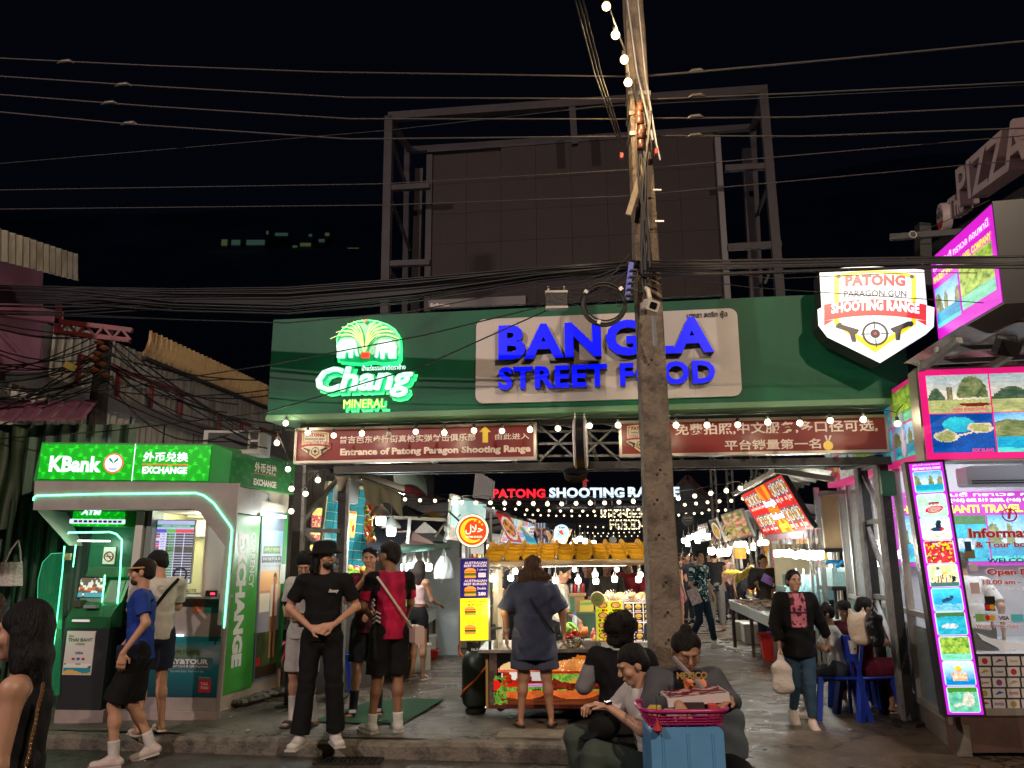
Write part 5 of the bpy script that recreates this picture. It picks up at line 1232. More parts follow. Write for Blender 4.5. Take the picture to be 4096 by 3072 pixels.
# sign on the inner wall
YI=2.3
isn=_A('inner_sign','purple lit travel company sign with sea pictures inside the shop','sign',SHF@V((1,YI,1.6)))
xa,xb,za,zb=onp(SHF,3572,2100,YI)[0],3.9,onp(SHF,4000,2262,YI)[1],onp(SHF,4000,1965,YI)[1]
MB(SHF).box(xa,xb,YI,YI+.06,za,zb).bd('sign_box',mat('purple_sign',(.35,.02,.32),.4,emis=.55,ecol=PUR),isn)
zt0=onp(SHF,4000,2060,YI)[1]
for i,(k,s_)in enumerate([('bay',3),('yacht',1),('bay',8),('isle',5),('bay',9),('yacht',4)]):
 w_=(xb-xa-.1)/6;_L(MB(SHF),k,xa+.05+w_*i,xa+.05+w_*(i+1)-.02,za+.05,zt0,YI-.005,s_,26,26).bd('picture',LIT(.55),isn)
x0,x1,z0,z1=onp(SHF,3580,2040,YI)[0],onp(SHF,4330,2040,YI)[0],onp(SHF,4000,2050,YI)[1],onp(SHF,4000,2018,YI)[1]
_B(MB(SHF),'PHUKET SHANTI TRAVEL COMPANY',x0,x1,z0,z1,YI-.006,0,.04).bd('lettering',mat('lit_yellow_letter',(.8,.75,.1),.3,emis=.9,ecol=lin(240,235,70)),isn)
z0,z1=onp(SHF,4000,2010,YI)[1],onp(SHF,4000,1992,YI)[1]
_B(MB(SHF),'(+66) 062 519 2688, (+66) 084 245 9858',onp(SHF,3800,2000,YI)[0],x1-.25,z0,z1,YI-.006,0,.04).bd('lettering',MLW,isn)
z0,z1=onp(SHF,4000,1988,YI)[1],onp(SHF,4000,1968,YI)[1]
_B(MB(SHF),'ภูเก็ต ชันตี้ ทราเวล คอมพานี',onp(SHF,3620,2000,YI)[0],x1-.1,z0,z1,YI-.006,0,.02).bd('lettering',MLW,isn)
acu=_A('air_conditioner','white wall air conditioner inside the travel shop','air conditioner',SHF@V((.8,.3,2.5)))
q=xz(SHF,3872,1862,4180,1942,.3);MB(SHF).bbox(q[0],q[1],.3,.5,q[2],q[3],.03).bd('unit_body',mat('ac_white',(.75,.77,.8),.4),acu)
for i in range(2):MB(SHF).box(q[0]+.04,q[1]-.05,.292,.3,q[2]+.02+.022*i,q[2]+.032+.022*i).bd('vent_slot',mat('ac_dark',(.02,.02,.022),.6),acu)
# lettering and stickers on the front pane
_e=mat('red_lettering',(.42,.02,.02),.4,emis=.12,ecol=(.9,.05,.05));_AV=mat('white_lettering',(.65,.65,.67),.4,emis=.25)
win=_A('window_lettering','red and white information lettering and card stickers on the shop window','window sticker',SHF@V((1,-.02,1)))
def wl(s,l,r,t,b,m,bold=.03,out=True):
 q=xz(SHF,l,t,r,b,-.004)
 if out:g=.012;_B(MB(SHF),s,q[0]-g,q[1]+g,q[2]-g*.6,q[3]+g*.6,-.002,0,bold+.03).bd('lettering_outline',_AV,win)
 _B(MB(SHF),s,q[0],q[1],q[2],q[3],-.006,0,bold).bd('lettering',m,win)
wl('Information',3878,4205,2112,2150,_e,.03);wl('& Tour booking',3905,4210,2166,2196,_e,.02);wl('WELCOME',3950,4150,2232,2250,mat('navy_letter',(.02,.02,.12),.4),.02,False)
wl('Open Daily',3950,4190,2274,2306,_e,.03);wl('10.00 am - 12.00 pm',3935,4230,2318,2342,_e,.02);wl('064 - 928 - 7463, 082',3932,4220,2348,2362,_AV,.02,False);wl('World Wide Flight',3905,4078,2498,2514,_e,.0)
q=onp(SHF,4037,2060,-.004);r=.062
MB(SHF).tube([(q[0]+r*_c(a*.2),-.006,q[1]+r*.9*_s(a*.2))for a in range(16,48)],.007,5).bd('info_ring',_e,win);_B(MB(SHF),'i',q[0]-.022,q[0]+.022,q[1]-.035,q[1]+.05,-.007,0,.05,shear=.2).bd('lettering',_e,win)
stc=[(3905,2455,50,32,(.25,.5,.15)),(3937,2455,50,32,(.75,.75,.75)),(3990,2457,55,30,(.75,.75,.76)),(4047,2457,48,30,(.1,.5,.6)),(3942,2385,40,28,(.015,.015,.015)),(3942,2413,40,30,(.015,.015,.02)),(3885,2330,36,45,(.65,.5,.5)),(3880,2255,32,30,(.7,.6,.65)),(3862,2200,40,34,(.25,.2,.1)),(3862,2165,26,40,(.02,.08,.2))]
for i,(x,y,w_,h_,c_)in enumerate(stc):
 q=xz(SHF,x,y,x+w_,y+h_,-.005);MB(SHF).box(q[0],q[1],-.005,-.002,q[2],q[3]).bd('card_sticker',mat('sticker_%d'%i,c_,.4,emis=.08),win)
 if i in(1,5):
  for s,cc_ in((-1,(.6,.02,.02)),(1,(.7,.35,.02))):MB(SHF).sheet(circ((q[0]+q[1])/2+s*.018,(q[2]+q[3])/2,.024,14),-.0065-.001*s).bd('sticker_disc',mat('disc_%d'%(s+1),cc_,.4,emis=.15),win)
 if i==2:_B(MB(SHF),'VISA',q[0]+.015,q[1]-.015,q[2]+.015,q[3]-.015,-.0075,0,.04).bd('lettering',mat('navy_print',(.02,.03,.25),.5),win)
for i in range(4):
 for j in range(5):
  q=xz(SHF,3916+58*i,2626+43*j,3916+58*i+50,2626+43*j+36,-.005);MB(SHF).box(q[0],q[1],-.005,-.002,q[2],q[3]).bd('airline_sticker',mat('sticker_pale',(.55,.53,.52),.4,emis=.05),win)
  cx_,cz_=(q[0]+q[1])/2,(q[2]+q[3])/2;cc=[(.5,.03,.04),(.05,.1,.4),(.45,.3,.05),(.3,.05,.3)][(i*3+j*2)%4]
  if(i+j)%3==0:MB(SHF).sheet(circ(cx_,cz_,.026,14),-.0065).bd('airline_mark',mat('mark%d'%((i*3+j*2)%4),cc,.4),win)
  elif(i+j)%3==1:MB(SHF).sheet([(cx_-.04,cz_-.015),(cx_+.045,cz_+.005),(cx_+.0,cz_+.02)],-.0065).bd('airline_mark',mat('mark%d'%((i*3+j*2)%4),cc,.4),win)
  else:_B(MB(SHF),['ANA','SWISS','Qatar','Emirates'][(i+j)%4],cx_-.04,cx_+.04,cz_-.012,cz_+.012,-.0065,0,.03).bd('lettering',mat('mark%d'%((i*3+j*2)%4),cc,.4),win)
pl=tr(SHF,[(3906,2530),(3960,2552),(4050,2568),(4110,2575),(4130,2560),(4150,2562),(4145,2590),(4110,2606),(4040,2598),(4010,2612),(3990,2590),(3930,2560)],-.006)
MB(SHF).sheet(pl[::-1],-.006).bd('aeroplane_print',_AV,win)
MB(SHF).box(.15,4,-.003,.0,onp(SHF,4000,2870,0)[1],onp(SHF,4000,2615,0)[1]).bd('dark_film',mat('dark_film',(.05,.04,.035),.3),win)
# column lightbox
LB=_C(P(3790,2858,7.02),P(3937,2858,6.95));lbw=onp(LB,3935,2858)[0];lbh=onp(LB,3745,1849)[1]
lb_=_A('column_lightbox','tall narrow purple lightbox of ten stacked tour pictures','sign',LB@V((lbw/2,0,0)))
MB(LB).box(-.03,lbw+.02,.0,.16,-.02,lbh+.02).bd('box_body',mat('box_dark_edge',(.03,.025,.03),.4,.4),lb_)
MB(LB).box(0,lbw,-.006,-.0,0,lbh).bd('lit_face',mat('lit_purple',(.4,.02,.4),.3,emis=1.0,ecol=lin(200,30,225)),lb_)
ys=[(478,562),(570,658),(662,750),(755,845),(850,938),(945,1035),(1040,1130),(1138,1230),(1236,1330),(1338,1437)]
ks_=['bay','raft','quad','flow','tiger','dive','yacht','jungle','snork','eleph']
for(a,b),k in zip(ys,ks_):
 y0_,y1_=1400+b*1.0079,1400+a*1.0079;xm_=3665+(3790-3665)*((y0_+y1_)/2-1850)/1005+78
 z0=onp(LB,xm_,y0_,-.01)[1];z1=onp(LB,xm_,y1_,-.01)[1]
 MB(LB).prism(_p(.018,lbw-.018,z0-.004,z1+.004,.02,3),-.010,-.006).bd('picture_border',mat('lit_pale_border',(.7,.8,.8),.3,emis=.9,ecol=lin(170,240,235)),lb_)
 _L(MB(LB),k,.026,lbw-.026,z0+.002,z1-.002,-.0125,4,32,22).bd('picture',LIT(1.1),lb_)
z0=onp(LB,3745,1876,-.01)[1];_B(MB(LB),'PHUKET SHANTI TRAVEL COMPANY',.02,lbw-.02,z0,z0+.022,-.012,0,.05).bd('lettering',MLW,lb_)
_B(MB(LB),'ภูเก็ต ชันตี้ ทราเวล คอมพานี',.025,lbw-.025,z0+.03,z0+.055,-.012,0,.0).bd('lettering',MLW,lb_)
# big front lightbox
FB=_C(P(3708,1838,7.05),P(4096,1832,6.9));fbh=onp(FB,3690,1481)[1];fbw=2.4
fb=_A('picture_lightbox','large pink framed lightbox of island photographs over the travel shop','sign',FB@V((1,0,0)))
MB(FB).box(-.02,fbw,0,.25,-.02,fbh+.02).bd('box_body',_r,fb)
MB(FB).box(0,fbw-.02,-.006,0,0,fbh).bd('lit_face',mat('lit_pink',(.5,.02,.15),.3,emis=.95,ecol=lin(235,25,120)),fb)
xs_=onp(FB,3968,1650,-.01)[0];zs_=onp(FB,3900,1652,-.01)[1];bd=.055
for(k,a,b,c_,d_,s_)in(('boat',bd,xs_,zs_+.004,fbh-bd,2),('isle',bd,xs_,bd,zs_-.004,3),('boat',xs_+.012,fbw-.6,zs_+.004,fbh-bd,7),('bay',xs_+.012,fbw-.6,bd,zs_-.004,6)):
 _L(MB(FB),k,a,b,c_,d_,-.011,s_,64,44).bd('picture',LIT(1.0),fb)
mi=mat('lit_magenta_text',(.7,.1,.3),.3,emis=.9,ecol=lin(230,60,130))
q=xz(FB,3810,1632,3955,1646,-.015);_B(MB(FB),'JAMES BOND ISLAND',q[0],q[1],q[2],q[3]+.005,-.015,0,.03,shear=.2).bd('lettering',mi,fb)
q=xz(FB,3890,1795,3978,1808,-.015);_B(MB(FB),'ROK ISLAND',q[0],q[1],q[2],q[3]+.005,-.015,0,.03,shear=.2).bd('lettering',mi,fb)
# fascia round the corner
bl=P(3312,1952,11.8);br=P(3697,1834,7.25);AF=_C(bl,br);al_=(br-bl).length;ah=fbh*.97
af=_A('corner_fascia','pink edged photo fascia running back along the shop side behind the gate','sign',bl)
MB(AF).box(0,al_,0,.2,0,ah).bd('fascia_box',mat('lit_pink_dim',(.45,.02,.15),.3,emis=.45,ecol=lin(225,25,120)),af)
n=5
for i in range(n):
 a=al_*i/n+.03;b=al_*(i+1)/n-.01;_L(MB(AF),('flow','quad','jungle','dive','bay')[i],a,b,.06,ah*.5-.01,-.006,i+2,24,18).bd('picture',LIT(.22),af);_L(MB(AF),('raft','flow','tiger','yacht','jungle')[i],a,b,ah*.5+.01,ah-.05,-.006,i+9,24,18).bd('picture',LIT(.22),af)
# guitar on the fascia end
q=onp(AF,3615,1760,-.02);g=MB(AF)
g.prism(circ(q[0],q[1]-.08,.07,14,.085),-.03,-.012);tag(g.bd('guitar_body',mat('pale_guitar',(.55,.5,.65),.4,emis=.2),af))
MB(AF).prism(circ(q[0],q[1]+.04,.05,14,.06),-.032,-.012).bd('guitar_body',mat('pale_guitar',(.5,.5,.6)),af);MB(AF).box(q[0]-.012,q[0]+.012,-.034,-.012,q[1]+.08,q[1]+.27).bd('guitar_neck',mat('pale_guitar',(.5,.5,.6)),af)
# tin awning over the shop
AW=_C(P(3668,1470,6.85),P(4300,1440,6.7));aw_w=2.6
taw=_A('tin_awning','corrugated tin awning over the travel shop signs','awning',AW@V((1,0,0)))
az_=onp(AW,3790,1330,-.75)[1]
_Af=mat('old_tin',(.58,.62,.58),.45,.4,var=.4,vscale=3,dirt=(.16,.14,.12))
k=0;x=.0
while x<aw_w:
 vs=[];n=12;mb=MB(AW)
 for i in range(n+1):
  xx=x+.42*i/n;zc=.03*_c(2*PI*i/n)
  vs+=[(xx,.3,.08+zc),(xx+.07,-.8,az_+zc*1.3)]
 mb._add(vs,[(2*i,2*i+2,2*i+3,2*i+1)for i in range(n)]);mb.bd('tin_sheet',_Af,taw,True);x+=.42
for z_,y_ in((.04,-.05),(az_*.55,-.42)):MB(AW).box(0,aw_w,y_-.02,y_+.02,z_-.03,z_+.01).bd('purlin',mat('pale_purlin',(.3,.34,.32),.5),taw)
for xx in(.02,.62,1.3):MB(AW).bar((xx,-.02,-.02),(xx+.05,-.72,az_-.06),.05).bd('strut',_M,taw)
fp=P(4030,1392,6.0);fl2=_A('floodlight','black unlit floodlight hanging under the tin awning','floodlight',fp)
MB(_T(fp)@Euler((.5,.1,.2)).to_matrix().to_4x4()).bbox(-.095,.095,-.03,.04,-.06,.06,.01).bd('lamp_housing',mat('flood_black',(.012,.012,.012),.5),fl2)
MB().tube([fp+V((-.08,0,.04)),fp+V((-.07,0,.11)),fp+V((.08,0,.10)),fp+V((.09,0,.03))],.008,6).bd('bracket',mat('flood_black',(.012,.012,.012)),fl2)
# projecting lightbox above
VS=_C(P(3757,1358,7.6),P(4012,1208,6.1));vw=(P(3757,1358,7.6)-P(4012,1208,6.1)).length;vh=onp(VS,3728,1035)[1]
vs_=_A('projecting_lightbox','lit magenta lightbox with island pictures standing out above the tin awning','sign',VS@V((0,0,0)))
MB(VS).box(-.02,vw+.02,.0,.36,-.02,vh+.02).bd('box_body',mat('black_box_side',(.015,.015,.017),.4),vs_)
MB(VS).box(0,vw,-.006,.0,0,vh).bd('lit_face',mat('lit_purple2',(.4,.02,.4),.3,emis=1.0,ecol=lin(205,25,200)),vs_)
_L(MB(VS),'bay',.05,vw*.44,.1,vh*.60,-.012,2,30,40).bd('picture',LIT(1.0),vs_);_L(MB(VS),'jungle',vw*.47,vw-.06,.12,vh*.66,-.012,5,36,40).bd('picture',LIT(.9),vs_)
_B(MB(VS),'PHUKET SHANTI TRAVEL COMPANY',.05,vw-.05,vh*.67,vh*.75,-.012,0,.05).bd('lettering',mat('lit_yellow_letter',(.8,.75,.1),.3,emis=.9,ecol=lin(240,235,70)),vs_)
_B(MB(VS),'ภูเก็ต ชันตี้ ทราเวล คอมพานี',.06,vw-.08,vh*.79,vh*.91,-.012,0,.01).bd('lettering',MLW,vs_)
MB().bar(P(3560,950,7.8),P(3900,925,7.4),.06).bd('support_beam',mat('black_beam',(.02,.02,.022),.5),vs_)
MB().bar(P(3700,1300,8.0),P(3690,900,8.0),.12).bd('support_post',mat('black_beam',(.02,.02,.022),.5),vs_)
rg=P(3652,938,7.6);mb=MB();mb.tube([rg+V((.035*_c(a*.35),0,.035*_s(a*.35)))for a in range(19)],.006,5);tag(mb.bd('cable_ring',mat('pale_rope',(.4,.38,.36),.6)),'pale rope ring tied at the end of the sign beam','rope')
wire('guy wire running from the beam end up to the pizza sign',[(3560,955,7.8),(3652,935,7.7),(3760,895,7.8),(3960,800,7.6)],.004,m=_S)
# pizza restaurant
PZ=_C(P(3690,985,12.5),P(4150,690,7.6));pzl=(P(3690,985,12.5)-P(4150,690,7.6)).length
pz=_A('pizza_restaurant','dark restaurant building with orange bands and pale pizza letters at the right edge','building',PZ@V((pzl,1,0)))
_Ap=mat('brown_facade',(.12,.05,.035),.7,var=.3);_BT=mat('orange_band',(.42,.11,.03),.6)
MB(PZ).box(1.2,pzl+3,.35,3,-6,-.1).bd('wall',_Ap,pz)
for i,zz in enumerate((-.7,-1.6,-2.5)):MB(PZ).box(2.5,pzl+3,.25,.35,zz-.18,zz+.12).bd('facade_band',(_BT,_Ap,mat('ochre_band',(.4,.22,.05),.6))[i],pz)
MB(PZ).box(0,pzl+3,.05,.15,-.12,-.02).bd('sign_rail',_J,pz)
_AS=mat('pale_channel_letter',(.45,.36,.38),.5,var=.1);_Ae=mat('channel_side',(.16,.11,.12),.5)
q=xz(PZ,3828,780,3892,862,0);zt_=onp(PZ,3860,772,0)[1];zb_=onp(PZ,3860,862,0)[1]
_P('The',PZ,onp(PZ,3828,800,0)[0],onp(PZ,3893,800,0)[0],zb_,zt_,.0,.12,_AS,pz,bold=.03,side=_Ae)
zt_=onp(PZ,3935,640,0)[1];zb_=onp(PZ,3935,800,0)[1]
_P('PIZZA',PZ,onp(PZ,3898,700,0)[0],onp(PZ,4215,700,0)[0],zb_,zt_,.0,.22,_AS,pz,bold=.02,side=_Ae)
c=onp(PZ,3768,868,0);rr_=(onp(PZ,3768,810,0)[1]-c[1])
MB(PZ).lathe([(rr_,.1),(rr_,-.02),(rr_*.97,-.03)],(c[0],0,c[1]),28,'Y').bd('round_sign',_AS,pz)
_B(MB(PZ),'PIZZA',c[0]-rr_*.75,c[0]+rr_*.75,c[1]-.02,c[1]+rr_*.35,-.036,0,.03).bd('lettering',mat('print_black',(.02,.015,.015),.4),pz)
_B(MB(PZ),'THE',c[0]-rr_*.25,c[0]+rr_*.25,c[1]+rr_*.45,c[1]+rr_*.68,-.036,0,.03).bd('lettering',mat('print_black',(.02,.015,.015),.4),pz)
MB(PZ).sheet(circ(c[0],c[1],rr_*.9,16,None,200,340),-.034).bd('red_crescent',mat('red_mark',(.4,.03,.03),.4),pz)
# ================================================================== burger cart
F_=_C(P(1954,2842,8.75),P(2645,2840,8.65));cw=onp(F_,2645,2840)[0];cz=onp(F_,2200,2592)[1]
F_.translation.z=F_.translation.z
fz0=-F_.translation.z
cart=_A('burger_cart','burger cart with yellow tile awning and big burger picture on its front','food cart',F_@V((cw/2,.5,fz0)))
def gxy(u,v):return 1954+691*u,2842-250*v
def _F(u,v):
 x,y=gxy(u,v);n=fn2(x*.06,y*.06);n2=vn(x*.16,y*.16)
 c=(.006,.004,.004)if y<2790 else mixc(lin(60,20,12),lin(120,60,30),vn(x*.01,y*.25))
 if x<1985:c=mixc(lin(90,70,60),lin(30,20,20),n)
 for fx,fy,a,L_ in((2330,2630,-.35,70),(2370,2625,.5,60),(2400,2650,.9,55),(2345,2612,.15,60),(2405,2680,.7,60),(2390,2700,.2,55),(2320,2618,-.1,50),(2450,2700,-.9,55),(2440,2790,.1,60)):
  dx,dy=x-fx,y-fy;p=dx*_c(a)+dy*_s(a);q=-dx*_s(a)+dy*_c(a)
  if abs(p)<L_/2 and abs(q)<6:c=mixc(lin(245,150,40),lin(235,90,20),.5+q/12)
 for bx,w_ in((2095,108),(2305,118)):
  d=(x-bx)/w_
  if abs(d)>1.15:continue
  if 2770<y<2812 and abs(d)<.9*math.sqrt(max(0,1-((y-2770)/44)**2)):c=mixc(lin(240,130,60),lin(190,70,25),n)
  if abs(y-2755-6*_s(x*.09))<12+6*n2 and abs(d)<1.05:c=mixc(lin(40,120,30),lin(150,200,70),n2)
  if bx>2200:
   if 2722<y<2768 and abs(d)<.85:c=mixc(lin(150,50,30),lin(60,15,10),n2)
   if 0<y-2715+abs(x-2320)*.15<22-abs(x-2290)*.25+6:c=lin(250,180,60)
   if abs(y-2705-8*_s(x*.07))<15+8*n2 and abs(d)<1.1:c=mixc(lin(50,130,30),lin(170,215,90),n2)
   if 2678<y<2694 and abs(d)<.9:c=mixc(lin(220,60,20),lin(130,25,10),n)
   t=(2680-y)/58
   if 0<t<1 and abs(d)<math.sqrt(1-t*t)*.93:c=mixc(lin(235,120,40),lin(255,190,110),t*.5+.6*n-.2)if vn(x*.22+5,y*.22)<.74 else lin(255,235,190)
  else:
   if 2738<y<2756 and abs(d)<.92:c=lin(215,30,20)if x<2090 else mixc(lin(190,60,160),lin(240,200,230),vn(x*.02,y*.4))
   if 2680<y<2738 and abs(d)<.85:c=lin(245,240,230)if vn(x*.05+3,y*.02)>.5 and y<2725 else mixc(lin(200,50,20),lin(90,15,10),n2)
   if abs(y-2672)<10 and abs(d)<.95:c=mixc(lin(210,40,20),lin(240,160,120),n)
   t=(2670-y)/45
   if 0<t<1 and abs(d)<math.sqrt(1-t*t)*.9:c=mixc(lin(250,200,120),lin(255,235,190),n)
   if x<2030 and y>2700 and n2>.45:c=mixc(lin(30,100,30),lin(120,180,60),n)
   if _h(x-1975,y-2745)<26:c=lin(210,30,20)
 if x>2430 and 2690<y<2800:c=mixc(lin(220,50,25),lin(60,140,40),1 if n2>.55 else 0)if _h((x-2470)*.8,y-2740)<60 else c
 return c
MB(F_).box(0,cw,.0,.7,.04,cz-.03).bd('body',mat('cart_black',(.02,.018,.018),.5),cart)
MB(F_).grid(150,60,lambda u,v:(.01+(cw-.02)*u,-.006,.05+(cz-.10)*v),_F).bd('front_print',mat('cart_print_glow',rough=.25,vcol=True,emis=.6),cart)  # emission of the print stands in for light falling on the cart front
MB(F_).box(-.02,cw,-.015,.02,.02,.055).bd('bottom_rail',mat('dark_red_rail',(.12,.02,.015),.4),cart)
MB(F_).box(-.025,.0,-.02,.7,.02,cz-.03).bd('corner_rail',mat('ochre_rail',(.35,.22,.06),.5),cart)
for x in(.12,cw-.2):
 for y in(.1,.6):q=MB(F_@_T((x,y,.02)));q.lathe([(.045,-.02),(.045,.02)],n=14,axis='Y');q.bd('wheel',mat('rubber',(.02,.02,.02),.8),cart)
MB(F_).box(-.09,cw+.15,-.14,.85,cz-.03,cz).bd('counter_top',mat('worn_steel_top',(.42,.38,.33),.35,.5,var=.3),cart)
ey=-.22;ez=onp(F_,2200,2247,ey)[1];ty_=.55;tz=onp(F_,2200,2180,ty_)[1]
_AH=mat('cream_frame',(.62,.52,.36),.5,emis=.0);M_YT=mat('yellow_roof_tile',(.75,.42,.018),.38,var=.25,vscale=6)
for x in(.06,cw-.02):
 for y in(-.02,.6):MB(F_).box(x,x+.05,y,y+.05,cz,ez).bd('corner_post',_AH,cart)
for y in(-.06,.62):MB(F_).box(-.05,cw+.1,y,y+.05,ez-.05,ez+.0).bd('roof_rail',_AH,cart)
MB(F_).box(0.0,cw,.0,.6,ez+.0,ez+.02).bd('ceiling',mat('cream_ceiling',(.6,.55,.42),.5),cart)
x0r=onp(F_,1932,2240,ey)[0];x1r=onp(F_,2650,2240,ey)[0];nt_=10;cwid=(x1r-x0r)/nt_
for i in range(nt_):
 vs=[];prof=[(0,.0),(.07,.045),(.16,.05),(.24,.012),(.5,.0),(.76,.0),(1.0,.0)];m_=len(prof);ns=6;fs=[]
 for j in range(ns):
  t0=j/ns;t1=(j+1)/ns
  for t,lift in((t0,.014),(t1,.0)):
   for a,h in prof:
    bow=.05*_s(t*PI)
    vs.append((x0r+cwid*(i+a)+(.09*(1-i/(nt_/2))if i<nt_/2 else 0)*t*0+.10*t*(1-2*(i+a)/nt_)*.35,ey+(ty_-ey)*t,ez+(tz-ez)*t+h+lift+bow))
 r_=2*ns
 for k in range(r_-1):
  for a in range(m_-1):fs.append((k*m_+a,k*m_+a+1,(k+1)*m_+a+1,(k+1)*m_+a))
 MB(F_)._add(vs,fs).bd('roof_tile',M_YT,cart)
q=MB(F_);q.prism([(x0r,ez-.02),(x1r,ez-.02),(x1r,ez+.005),(x0r,ez+.005)],ey+.01,ey+.04);q.bd('eaves_rail',_AH,cart)
# tube lamp and bulbs
def _BS(par,M,a,b,r,e,col,nm='tube_lamp',lab=None,power=0,lcol=(1,1,1)):
 t=par
 o=MB(M).tube([a,b],r,8).bd('tube',mat('lit_tube_%g'%e,(1,1,1),.3,emis=e,ecol=col),t,True)
 if power:lamp('tube_light','POINT',M@((V(a)+V(b))/2-V((0,.05,.05))),power,lcol,.1,parent=t)
 return o
tl=_A('tube_lamp','long white tube lamp under the awning of the burger cart','lamp',F_@V((.9,0,ez-.1)))
q=xz(F_,2090,2250,2505,2270,.06);zt_=(q[2]+q[3])/2
MB(F_).box(q[0]-.03,q[1]+.03,.05,.10,zt_+.012,zt_+.04).bd('lamp_batten',_a,tl);_BS(tl,F_,(q[0],.06,zt_),(q[1],.06,zt_),.014,16,(1,1,.95))
for xx in(.25,.75):lamp('tube_light','POINT',F_@V((q[0]+(q[1]-q[0])*xx,.1,zt_-.05)),16,(1,.94,.80),.08,parent=tl)
_y=mat('lit_led_bulb',(1,1,1),.3,emis=16,ecol=(1,.98,.90));_AJ=mat('lit_led_bulb_warm',(1,1,1),.3,emis=14,ecol=(1,.86,.56));_Ax=mat('bulb_base',(.35,.32,.28),.4)
def _Ba(r,m):
 k=('led',r,m.name)
 if k not in MATS:
  b=MB();b.lathe([(r*.3,-r*2.3),(r*.8,-r*2.2),(r,-r*1.6),(r,-r*.8),(r*.9,-r*.4)],n=12);g=MB();g.lathe([(r*.92,-r*.4),(r*.55,r*.2),(r*.42,r*.6),(r*.42,r*1.1)],n=12);g.tube([(0,0,r),(0,0,r*3.2)],r*.12,5)
  MATS[k]=(b.mesh('glowing_globe',m,True),g.mesh('bulb_base',_Ax,True))
 return MATS[k]
def _v(lab,loc,r=.032,m=None,grp=None,power=0,col=(1,.97,.9),name='hanging_bulb'):
 a,b=_Ba(r,m or _y);t=_A(name,lab,'light bulb',loc,group=grp)
 for nm,me in(('globe',a),('bulb_base',b)):
  o=bpy.data.objects.new(nm,me);C.objects.link(o);o.location=loc;_q(o,t)
 if power:lamp('bulb_light','POINT',V(loc)-V((0,.02,r*1.2)),power,col,r*1.2,parent=t)
 return t
labs=['beside the menu lightbox','hanging left of the blue dressed woman, lower','hanging left of the blue dressed woman, upper','right of the long haired woman','small one second right of the long haired woman','in the middle of the cart, large','third from the right in the cart','behind the third bulb, higher','second from the right in the cart','small and high near the right end','right end of the cart','behind the right end bulb']
for i,(px,py,y)in enumerate([(1970,2300,-.1),(2043,2297,.0),(2060,2272,.3),(2222,2305,.0),(2298,2268,.4),(2312,2308,.0),(2383,2310,.0),(2380,2285,.35),(2458,2302,.0),(2468,2268,.4),(2553,2303,.0),(2560,2285,.3)]):
 c=onp(F_,px,py,y);_v('glowing white bulb in the burger cart, '+labs[i],F_@V((c[0],y,c[1])),.030 if i not in(4,9)else.022,grp='bulbs hanging in the burger cart',power=9 if i in(0,5,8,10)else 0)
# menu lightbox
ML=_C(P(1842,2562,8.45),P(1955,2560,8.45));mw_=onp(ML,1957,2560)[0];mh_=onp(ML,1850,2236)[1]
mn=_A('menu_lightbox','tall lit menu box, navy above and yellow below, left of the burger cart','menu sign',ML@V((0,0,0)))
MB(ML).box(-.01,mw_+.01,.0,.1,-.01,mh_+.01).bd('box_body',_r,mn)
zy=onp(ML,1900,2393,0)[1]
MB(ML).box(.0,mw_-.01,-.004,0,0,zy).bd('yellow_face',mat('lit_yellow',(.8,.7,.02),.3,emis=1.15,ecol=lin(255,235,30)),mn)
MB(ML).box(.0,mw_-.01,-.004,0,zy,mh_).bd('navy_face',mat('lit_navy',(.02,.02,.2),.3,emis=.7,ecol=lin(25,20,90)),mn)
def _O(s,l,r,t,b,m,bold=.02):q=xz(ML,l,t,r,b,-.006);_B(MB(ML),s,q[0],q[1],q[2],q[3],-.006,0,bold,res=2).bd('lettering',m,mn)
mlp=mat('lit_pinkish',(.7,.6,.6),.3,emis=.8,ecol=lin(235,200,215));mlk=mat('brown_letter',(.15,.05,.01),.4)
_O('AUSTRALIAN',1858,1947,2246,2256,mlp,.03);_O('BEEF BURGER',1856,1948,2258,2268,mlp,.03);_O('1 piece',1910,1946,2274,2284,mlp);
q=xz(ML,1913,2291,1943,2309,-.006);MB(ML).box(q[0],q[1],-.0065,-.004,q[2],q[3]).bd('price_card',mlp,mn);_O('200',1915,1941,2294,2306,mat('print_black',(.02,.015,.015)),.0)
_O('AUSTRALIAN',1857,1947,2318,2328,mlp,.03);_O('BEEF BURGER',1855,1948,2331,2341,mlp,.03);_O('Double',1909,1944,2348,2358,mlp);_O('280',1912,1943,2368,2382,mlp,.04)
_O('CLASSIC BEEF',1854,1947,2402,2411,mlk);_O('BURGER',1872,1928,2414,2424,mlk);_O('1 piece',1906,1942,2430,2439,mlk,0);_O('170',1908,1938,2448,2462,mat('pale_yellow_letter',(.6,.5,.1),.4),.04);_O('CLASSIC BEEF',1852,1945,2475,2484,mlk,0);_O('BURGER',1870,1926,2487,2497,mlk,0)
def bun(mb,x0,x1,z0,z1,y,f=1):
 w_,h_=x1-x0,z1-z0
 for(a,b,col)in((.0,.22,lin(225,140,60)),(.2,.34,lin(70,150,40)),(.32,.52,lin(120,45,25)),(.5,.58,lin(250,190,40)),(.56,.68,lin(210,50,30))):
  mb.col(col);mb.sheet(_p(x0+.03*w_,x1-.03*w_,z0+a*h_,z0+b*h_,.07*h_,2),y-a*.002)
 mb.col(lin(235,150,65));mb.sheet([(x0+w_*.5+w_*.47*_c(PI*k/10),z0+h_*(.66+.34*_s(PI*k/10)))for k in range(11)],y-.0022)
 return mb
for py0,py1 in((2272,2312),(2345,2384),(2425,2462),(2498,2538)):
 q=xz(ML,1856,py0,1906,py1,-.006);bun(MB(ML),q[0],q[1],q[2],q[3],-.006).bd('burger_picture',LIT(.9),mn)
